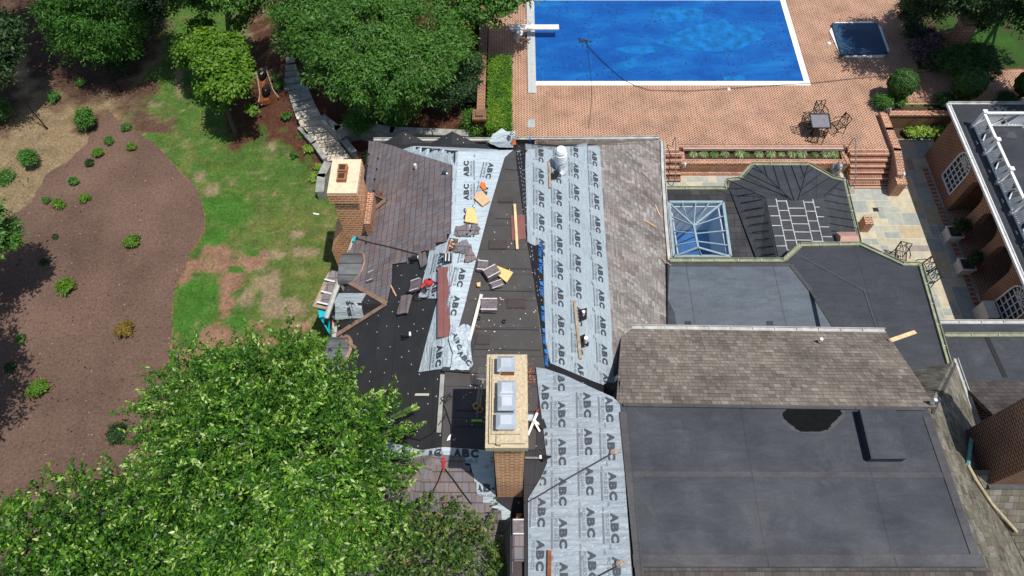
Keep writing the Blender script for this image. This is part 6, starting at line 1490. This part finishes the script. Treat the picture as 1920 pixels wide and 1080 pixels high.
for i in range(170): 
    x = rnd.uniform(330, 680); y = rnd.uniform(760, 1040); a = rnd.uniform(0, 6.28); S.append(((x, y), (x + 45 * math.cos(a), y + 45 * math.sin(a)), 8.4 - abs(x - 520) / 160 + rnd.uniform(-.3, .5)))
sprays(BT, S, 'lf_big', 3)
# second tree lower right
bl = []
for q in [(760, 990, 5.5, .9), (830, 1010, 5.3, .9), (900, 1040, 5.0, .8), (700, 1040, 6.0, 1.2), (800, 1080, 5.5, 1.1), (950, 1080, 4.6, .6), (860, 960, 4.8, .45), (640, 1080, 6, 1.2), (980, 1110, 4.4, .6)]: B(*q)
T2 = tree('broadleaf_tree', 'darker fine leaved tree at the bottom centre below the new shingles', 'tree', bl, 15000, .11, 'lf_dark', (-2.6, 1.0, 0), 4, shell=.2, clumps=380, crad=.33, upb=.25, low=-.7, spray=.6)
sprays(T2, [((840, 960), (862, 922), 4.8), ((880, 1000), (900, 960), 4.8), ((800, 970), (790, 930), 5), ((930, 1060), (950, 1000), 4.6), ((960, 1090), (985, 1040), 4.5), ((900, 1000), (925, 975), 4.7), ((1000, 1100), (1010, 1060), 4.4), ((770, 960), (775, 920), 5.2)], 'lf_big', 7, size=.11)
# lower left tree
bl = []
for q in [(60, 1010, 5, 1.3), (160, 980, 5, 1.2), (240, 960, 5.2, 1.0), (20, 1080, 5, 1.5), (140, 1080, 5.5, 1.5), (250, 1060, 5.6, 1.4), (340, 1060, 6, 1.2)]: B(*q)
T3 = tree('broadleaf_tree', 'deep green tree in the bottom left corner over the mulch', 'tree', bl, 26000, .125, 'lf_big', (-12, 3.0, 0), 6, shell=.4, clumps=600, crad=.4, upb=.35, spray=.7, vshift=-.02)
sprays(T3, [((110, 940), (100, 895), 4.8), ((165, 940), (170, 890), 4.8), ((210, 930), (205, 885), 4.8), ((250, 930), (262, 900), 4.8), ((60, 960), (50, 930), 4.8), ((140, 950), (150, 915), 4.8), ((235, 900), (240, 860), 5)], 'lf_big', 8, size=.12)
# far row of trees: (label, name, mat, blobs px, n, size, kwargs)
def ptree(name, label, blobs, n, size, mat, seed, basepx, **k):
    b = [(tuple(P(x, y, z)), r) for x, y, z, r in blobs]; bb = gz(P(*basepx, 0.5)); return tree(name, label, 'tree', b, n, size, mat, bb, seed, **k)
ptree('conifer_tree', 'dense mid green conifer with layered sprays at the upper left', [(145, 35, 3.5, 1.2), (200, 40, 3.5, 1.3), (120, 60, 2.5, .8), (175, 70, 3.0, 1.2), (228, 72, 2.4, .9), (115, 5, 4, 1.1), (180, -5, 4.6, 1.4), (140, 95, 1.6, .6), (215, 95, 1.4, .6), (240, 30, 2.6, .9), (175, 100, 1.5, .6)], 42000, .15, 'lf_con', 21, (180, 90), shell=.7, clumps=420, crad=.42, upb=.1, aspect=.28, flat=.9, low=-.5)
ptree('maple_tree', 'small yellow green maple on the lawn left of the stone steps', [(385, 85, 3.4, .75), (412, 115, 3.6, .95), (428, 155, 3.2, .85), (362, 95, 3.0, .55), (425, 90, 3.2, .6), (402, 165, 2.6, .6), (345, 90, 2.6, .4), (445, 130, 2.8, .55), (378, 55, 3.0, .45), (425, 190, 2.2, .5), (345, 112, 2.2, .3), (470, 205, 1.9, .22), (452, 45, 2.8, .35)], 30000, .13, 'lf_maple', 22, (435, 235), shell=.6, clumps=380, crad=.30, upb=.8, aspect=.7, r=.12)
ptree('broadleaf_tree', 'broad domed mid green tree in the bed left of the pool terrace', [(650, 110, 4.5, 1.8), (720, 130, 4.6, 1.9), (780, 120, 4.4, 1.6), (620, 70, 4.8, 1.5), (700, 60, 5.2, 1.8), (780, 60, 4.8, 1.6), (840, 90, 3.4, 1.1), (655, 135, 3.6, 1.0), (700, 180, 3.0, 1.0), (760, 180, 2.8, .9), (690, 10, 5, 1.6), (780, 10, 5, 1.6), (612, 105, 3.6, .6)], 70000, .15, 'lf_mid', 23, (735, 150), shell=.65, clumps=700, crad=.42, upb=.5, aspect=.32, low=-.4, r=.25)
ptree('broadleaf_tree', 'mid green tree above the top of the stone path', [(575, 35, 4.6, 1.3), (545, 75, 3.8, .7), (610, 20, 5, 1.4), (535, 25, 4.4, .7), (580, 75, 3.6, .6), (550, -20, 5, 1.4), (620, -30, 5, 1.6)], 34000, .15, 'lf_mid', 24, (590, 60), shell=.65, clumps=380, crad=.4, upb=.5, aspect=.32)
ptree('broadleaf_tree', 'shadowy tree with light tips at the top edge between conifer and dome', [(350, -5, 3.6, .8), (400, 0, 4, .8), (460, 5, 3.6, .7), (430, -35, 5, 1.4), (345, -40, 5, 1.0), (490, -8, 3.6, .6)], 16000, .15, 'lf_mid', 25, (420, 0), shell=.55, clumps=260, crad=.36, upb=.5, aspect=.5)
ptree('broadleaf_tree', 'glossy leaved tree hanging over the top of the terrace wall', [(880, 5, 4.2, 1.2), (930, 15, 3.8, .9), (860, 30, 3.4, .8), (945, -20, 4.5, 1.3), (990, -30, 4.5, 1.0)], 15000, .15, 'lf_mid', 26, (890, 20), shell=.6, clumps=220, crad=.36, upb=.6, aspect=.55)
ptree('evergreen_shrub', 'deep green evergreen shrub between the domed tree and the terrace wall', [(850, 140, 1.9, .8), (860, 175, 1.6, .7), (835, 185, 1.4, .6), (875, 120, 2.0, .7), (880, 155, 1.6, .6)], 16000, .10, 'lf_shade', 27, (855, 185), shell=.7, clumps=300, crad=.22, upb=.5, aspect=.5, r=.08)
ptree('broadleaf_tree', 'dark green tree at the upper left edge of the picture', [(0, 80, 3.6, .9), (15, 110, 3.0, .7), (-10, 135, 3.0, .7), (-40, 60, 4, 1.3), (10, 50, 3.4, .6)], 16000, .15, 'lf_shade', 28, (-20, 130), shell=.55, clumps=240, crad=.38, upb=.5)
ptree('broadleaf_tree', 'glossy dark green tree poking in at the left edge above the mulch', [(5, 440, 3.2, .6), (-20, 460, 3.4, .9), (-60, 430, 4, 1.3), (-60, 480, 3.6, 1.1), (20, 425, 3.0, .35), (25, 455, 2.8, .3)], 9000, .15, 'lf_mid', 29, (-60, 470), shell=.5, clumps=160, crad=.3, upb=.6)
ptree('broadleaf_tree', 'tree just outside the left edge that shades the mulch', [(-150, 640, 5, 1.6), (-190, 700, 5, 1.8), (-170, 560, 5, 1.4), (-120, 590, 4.5, .9)], 14000, .16, 'lf_mid', 30, (-180, 650), shell=.4, clumps=260, crad=.4)
ptree('dark_tree', 'black green tree at the top edge beyond the conifer', [(295, 10, 2.6, .8), (270, -30, 5, 1.4), (40, -60, 4, 1.3), (-20, -60, 5, 1.6), (330, -60, 6, 1.5)], 20000, .17, 'lf_shade', 31, (280, 10), shell=.5, clumps=300, crad=.45)
ptree('dark_tree', 'dark tree above the pink flowering shrub at the upper right', [(1735, 5, 3.2, .8), (1775, -10, 4, 1.2), (1760, -40, 4.5, 1.4), (1715, 15, 2.2, .5)], 18000, .14, 'lf_shade', 32, (1735, 20), shell=.5, clumps=300, crad=.36)
ptree('dark_tree', 'dark tree in the top right corner over the shaded lawn', [(1850, 0, 4.2, 1.6), (1910, 20, 4, 1.4), (1880, -40, 5.5, 2), (1800, -40, 5.5, 1.8), (1840, 30, 2.8, .9), (1950, 40, 4, 1.4), (1990, -20, 5, 2)], 26000, .14, 'lf_shade', 33, (1870, 10), shell=.5, clumps=360, crad=.4)
# high shade trees beyond the top of the frame (they darken the garden there)
ptree('shade_tree', 'tall tree beyond the top right that shades the far lawn', [(2130, -160, 9, 2.2), (2200, -20, 8, 2.2)], 24000, .25, 'lf_shade', 34, (1950, -100), shell=.3, clumps=400, crad=.6)
ptree('shade_tree', 'tall tree beyond the top left that shades the planting bed', [(330, -330, 8, 2.2), (100, -240, 8, 2.4), (-40, -200, 8, 2.6)], 24000, .25, 'lf_shade', 35, (400, -160), shell=.3, clumps=400, crad=.6)

# clipped topiaries
def topiary(px, py, r, h, label, seed, squash=1.0, basez=ZT):
    b = P(px, py, basez); e = empty('clipped_shrub', b, label, 'topiary', 'clipped shrubs along the brick walk'); c = b + Vector((0, 0, h))
    g = np.random.default_rng(seed); n = 9000; d = g.normal(size=(n, 3)); d /= np.linalg.norm(d, axis=1)[:, None]
    lump = 1 + .10 * np.sin(d[:, 0] * 9 + seed) * np.sin(d[:, 1] * 8) * np.sin(d[:, 2] * 9); p = np.array(c) + d * lump[:, None] * np.array([r, r, r * 1.05 * squash]) * (1 - .14 * g.random(n) ** 2)[:, None]
    t = g.normal(size=(n, 3)); t -= d * (t * d).sum(1)[:, None]; t /= np.linalg.norm(t, axis=1)[:, None]; nn = d + g.normal(size=(n, 3)) * .5; s = np.cross(nn, t); s /= np.linalg.norm(s, axis=1)[:, None]; L = .075
    V = np.stack([p - t * L / 2, p + s * L * .3, p + t * L / 2, p - s * L * .3], 1).reshape(-1, 3); fast_mesh('foliage', V, np.arange(4 * n).reshape(n, 4), 'lf_top', e, np.clip(g.random(n) * .7 + (lump - .9) * 1.5, 0, 1))
    mb = MB(); mb.ball(c, (r * .86, r * .86, r * .9 * squash), 14, 10); mb.build('inner_foliage', MT['lf_core'], e); mb = MB(); mb.tube([b, b + Vector((.03, .02, h * .4)), c], [.07, .06, .04], 8); mb.build('trunk', 'bark', e)
MT['lf_core'] = simple('dense inner twigs', (.012, .022, .008), .95)
topiary(1672, 188, .62, 1.05, 'leftmost round clipped shrub at the corner of the brick walk', 1); topiary(1793, 190, .68, 1.1, 'middle round clipped shrub above the arcade roof corner', 2); topiary(1905, 190, .62, 1.1, 'rightmost round clipped shrub cut by the picture edge', 3)
ptree('spreading_shrub', 'wide clipped evergreen behind the middle round shrub', [(1800, 115, 1.7, .9), (1835, 110, 1.8, .8), (1775, 112, 1.5, .6), (1850, 130, 1.4, .6), (1820, 135, 1.3, .6)], 22000, .08, 'lf_top', 36, (1810, 135), shell=.8, clumps=500, crad=.16, upb=.4, r=.08)
ptree('flowering_shrub', 'pink flowering shrub beside the lamp pier', [(1735, 70, 1.5, .55), (1722, 90, 1.4, .5), (1745, 95, 1.3, .55), (1730, 110, 1.1, .5), (1750, 115, 1.1, .4), (1755, 75, 1.4, .35)], 9000, .09, 'lf_pink', 37, (1738, 110), shell=.6, clumps=160, crad=.16, r=.05)
ptree('green_shrub', 'low dark green shrub along the right edge of the terrace', [(1712, 60, 1.4, .5), (1708, 35, 1.4, .5), (1718, 85, 1.2, .35), (1700, 15, 1.5, .5)], 8000, .09, 'lf_shade', 38, (1712, 70), shell=.6, clumps=160, crad=.2, r=.05)
def small_shrub(px, py, r, h, mat, label, seed, n=1500, size=.09, z=None, name='small_shrub', cat='shrub', group=None, upb=.6, aspect=.4):
    b = gz(P(px, py, 0)) if z is None else P(px, py, z); e = empty(name, b, label, cat, group)
    V, F, lv = leaf_cloud([tuple(b + Vector((0, 0, h)))], [(r, r, h)], n, size, seed, shell=.35, clumps=max(12, n // 40), crad=r * .42, upb=upb, aspect=aspect, low=-.2)
    fast_mesh('foliage', V, F, mat, e, lv); mb = MB(); mb.tube([b, b + Vector((.02, 0, h))], [.025, .01], 5)
    for k in range(3): mb.tube([b, b + Vector((math.cos(k * 2.1) * r * .6, math.sin(k * 2.1) * r * .6, h))], [.015, .006], 4)
    mb.build('stem', 'bark', e); return e
G1 = 'young shrubs planted in the mulch bed'
for i, (x, y, r, m_, lb) in enumerate([(172, 240, .42, 'lf_con', 'tallest young conifer at the top corner of the mulch'), (66, 310, .36, 'lf_con', 'bushy young conifer at the edge of the straw bank'), (207, 269, .18, 'lf_mid', 'small green shrub below the tallest young conifer'), (239, 243, .18, 'lf_mid', 'small shrub nearest the cut corner of the lawn'), (187, 291, .2, 'lf_maple', 'bright green low shrub in the upper mulch'), (170, 309, .16, 'lf_shade', 'dark tiny shrub left of the bright low shrub'),
                             (142, 344, .18, 'lf_mid', 'thin grey green shrub in the upper left mulch'), (163, 375, .18, 'lf_maple', 'yellowish low shrub near the two round seedlings'), (90, 379, .13, 'lf_mid', 'left one of the pair of seedlings by the tree shadow'), (114, 388, .2, 'lf_maple', 'round bright seedling right of its smaller neighbour'), (250, 280, .17, 'lf_maple', 'pale sparse shrub with dead twigs beside it'), (252, 459, .26, 'lf_maple', 'yellow green shrub alone in the middle of the mulch'),
                             (131, 544, .30, 'lf_maple', 'round lime green shrub in the left middle of the mulch'), (84, 494, .12, 'lf_shade', 'tiny dark seedling above the round lime shrub'), (105, 446, .1, 'lf_shade', 'tiniest seedling in the left mulch'), (238, 623, .28, 'lf_rust', 'rusty orange shrub left of the lawn'), (79, 735, .30, 'lf_maple', 'bright green shrub in the lower left mulch'), (227, 818, .30, 'lf_shade', 'dark green flat topped shrub above the big tree'), (42, 638, .14, 'lf_mid', 'thin seedling at the far left of the lower mulch'), (24, 692, .18, 'lf_shade', 'small dark shrub at the edge of the lower tree shadow'), (33, 955, .3, 'lf_maple', 'yellow green shrub at the lower left above the corner tree'), (155, 160, .18, 'lf_mid', 'small shrub on the straw bank below the conifer'), (104, 188, .25, 'lf_con', 'low grassy shrub between the two black poles')]):
    small_shrub(x, y, r, r * (1.3 if i < 2 else .85), m_, lb, 60 + i, n=int(700 + r * 4200), size=.07 + r * .1, group=G1)
# extra ground cover tufts at the left
small_shrub(12, 335, .42, .12, 'lf_con', 'spreading green ground cover at the left edge of the mulch', 90, 1400, .09); small_shrub(5, 225, .6, .5, 'lf_con', 'feathery green conifer branch at the left edge', 91, 2500, .14)
small_shrub(682, 258, .62, .65, 'lf_mid', 'round glossy shrub beside the stone wall', 92, 7000, .10); small_shrub(745, 250, .5, .5, 'lf_mid', 'glossy shrub half hidden by the left felt gable', 93, 4000, .10); small_shrub(894, 252, .62, .65, 'lf_mid', 'round bright shrub left of the loose roofing flap', 94, 8000, .10, z=.3)
small_shrub(700, 300, .4, .2, 'lf_shade', 'low shrub in the shade behind the left chimney', 95, 1200, .1)
G2 = 'tufts along the stone steps'
for i, (x, y, lb) in enumerate([(527, 172, 'uppermost tuft along the left edge of the stone steps'), (533, 188, 'second tuft down the left edge of the stone steps'), (543, 235, 'pale tuft above the white path light'), (552, 295, 'low green weed in the red earth'), (580, 285, 'green tuft left of the kerb'), (600, 318, 'yellow green tuft near the foot of the kerb'), (590, 335, 'pale tuft above the short stone wall')]):
    small_shrub(x, y, .2, .15, 'lf_hosta' if i > 3 else 'lf_mid', lb, 100 + i, 500, .1, group=G2)
# dark shrub edge along the planting bed beyond the conifer
for i, (x, y, lb) in enumerate([(262, 95, 'dark hedge plant at the bottom right of the conifer'), (285, 55, 'dark hedge plant beside the bare path at the top'), (235, 135, 'dark scrub by the foot of the first black pole')]): small_shrub(x, y, .9, .9, 'lf_shade', lb, 110 + i, 6000, .12)
# hedge
hx0, hx1 = P(915, 200, 1.7).x, P(957, 200, 1.7).x; hy0, hy1 = P(935, 242, 1.7).y, P(935, 106, 1.7).y
he = empty('hedge', ((hx0 + hx1) / 2, (hy0 + hy1) / 2, ZT), 'clipped rectangular yellow green hedge at the left end of the terrace', 'hedge')
g = np.random.default_rng(5); n = 22000; f_ = g.random(n); p = np.empty((n, 3)); p[:, 0] = g.uniform(hx0, hx1, n); p[:, 1] = g.uniform(hy0, hy1, n); p[:, 2] = 1.75 + g.normal(size=n) * .04
side = f_ > .62; p[side, 2] = g.uniform(ZT, 1.75, side.sum()); wh = g.random(n); a = side & (wh < .4); p[a, 0] = hx1; a = side & (wh >= .4) & (wh < .75); p[a, 1] = hy0; a = side & (wh >= .75); p[a, 0] = hx0
p[:, :2] += g.normal(size=(n, 2)) * .035; t = g.normal(size=(n, 3)); t /= np.linalg.norm(t, axis=1)[:, None]; nn = g.normal(size=(n, 3)) * .6 + [0, -.2, .8]; s = np.cross(nn, t); s /= np.linalg.norm(s, axis=1)[:, None]; L = .085
V = np.stack([p - t * L / 2, p + s * L * .3, p + t * L / 2, p - s * L * .3], 1).reshape(-1, 3); hv = fbm(p[:, 0] * 1.5, p[:, 1] * 1.5, 77); fast_mesh('foliage', V, np.arange(4 * n).reshape(n, 4), 'lf_hedge', he, np.clip(g.random(n) * .5 + (hv - .3) * 1.3, 0, 1))
mb = MB(); mb.box(((hx0 + hx1) / 2, (hy0 + hy1) / 2, (ZT + 1.68) / 2), (hx1 - hx0 - .08, hy1 - hy0 - .08, 1.68 - ZT)); mb.build('inner_foliage', MT['lf_core'], he)
# shrubs over the garden bed by the walk, patio bed leaves
small_shrub(1650, 200, .38, .3, 'lf_mid', 'spiky green plant beside the head of the angled wall', 120, 2500, .14, z=ZT, aspect=.2); small_shrub(1680, 197, .3, .3, 'lf_mid', 'round green plant under the leftmost clipped shrub', 121, 1800, .1, z=ZT); small_shrub(1765, 196, .42, .25, 'lf_top', 'low dark shrub in the bed below the walk', 122, 3000, .08, z=ZT); small_shrub(1803, 197, .2, .2, 'lf_hosta', 'little light green plant beside the trunk of the middle clipped shrub', 123, 700, .08, z=ZT); small_shrub(1882, 194, .4, .25, 'lf_top', 'low dark shrub in the bed near the right edge', 124, 3000, .08, z=ZT)
small_shrub(1752, 124, .5, .15, 'lf_hosta', 'strip of light green ground plants along the walk', 125, 1800, .12, z=ZT)
for i in range(6):
    x = 1702 + i * 15; small_shrub(x, 253, .24, .17, 'lf_hosta', ['first', 'second', 'third', 'fourth', 'fifth', 'sixth'][i] + ' yellow green plant from the left in the bed below the retaining wall', 130 + i, 700, .15, z=.05, group='yellow green plants below the retaining wall', aspect=.6)
for e_, s in ((bp1, 140), (bp2, 141)):
    c = origin_of(e_) + Vector((0.05, 0, .8)); V, F, lv = leaf_cloud([tuple(c)], [(.26, .26, .4)], 1600, .09, s, shell=.3, clumps=40, crad=.12); o = empty('potted_shrub', c - Vector((0, 0, .35)), ['dark shrub growing in the upper white planter', 'dark shrub growing in the lower white planter'][s - 140], 'shrub'); fast_mesh('foliage', V, F, 'lf_shade', o, lv); mb = MB(); mb.tube([c - Vector((0, 0, .35)), c], [.03, .01], 5); mb.build('stem', 'bark', o)
# ornamental grasses in the planter
grassx = [1299, 1318, 1338, 1358, 1386, 1398, 1422, 1443, 1464, 1483, 1502, 1527, 1546, 1561]
words = ['first', 'second', 'third', 'fourth', 'fifth', 'sixth', 'seventh', 'eighth', 'ninth', 'tenth', 'eleventh', 'twelfth', 'thirteenth', 'last']
def grass_mesh(seed, green=False):
    g = np.random.default_rng(seed); n = 130; V = []; lv = []
    for i in range(n):
        a = g.uniform(0, 6.28); l = g.uniform(.14, .26); h = g.uniform(.1, .2); d = np.array([math.cos(a), math.sin(a), 0]); s = np.array([-d[1], d[0], 0]) * .012; m_ = d * l * .5 + [0, 0, h]; e = d * l + [0, 0, h * .35]
        V += [np.zeros(3) - s * .4, m_ * .6 - s, m_, m_ * .6 + s]; lv.append(g.random() * (.4 if green else 1)); V += [m_ - s, e, m_ + s, m_ * .9]; lv.append(g.random() * (.4 if green else 1))
    return np.array(V), np.arange(len(V)).reshape(-1, 4), np.array(lv)
protos = []
for i, x in enumerate(grassx):
    p = P(x, 291, .5); lb = words[i] + ' clump of striped ornamental grass from the left in the brick planter'
    if i < 3:
        e = empty('ornamental_grass', p, lb, 'grass clump', 'striped grasses in the planter'); V, F, lv = grass_mesh(i, i == 2); fast_mesh('blades', V + np.array(p), F, 'lf_grass', e, lv); protos.append(e)
    else:
        s = protos[i % 3 if i in (5, 11) else i % 2]; e = s.copy(); COL.objects.link(e); e.location = p; e['label'] = lb; e.rotation_euler = (0, 0, i * 1.3); e.scale = (1 + .25 * math.sin(i * 2.1),) * 3
        for c in s.children: k = c.copy(); COL.objects.link(k); k.parent = e
# litter: dark clods and pale leaves on the mulch
mb = MB(); rnd = random.Random(10)
for i in range(260):
    x, y = rnd.uniform(20, 370), rnd.uniform(300, 900)
    p = P(x, y, .04); s = rnd.uniform(.02, .06); mb.m(0 if rnd.random() < .6 else 1).box(p, (s, s * .6, .03), rnd.uniform(0, 3))
tag(mb.build('mulch_litter', ['black', 'oldwood'], own=False), 'dark clods and pale chips strewn over the mulch', 'litter', kind='stuff')
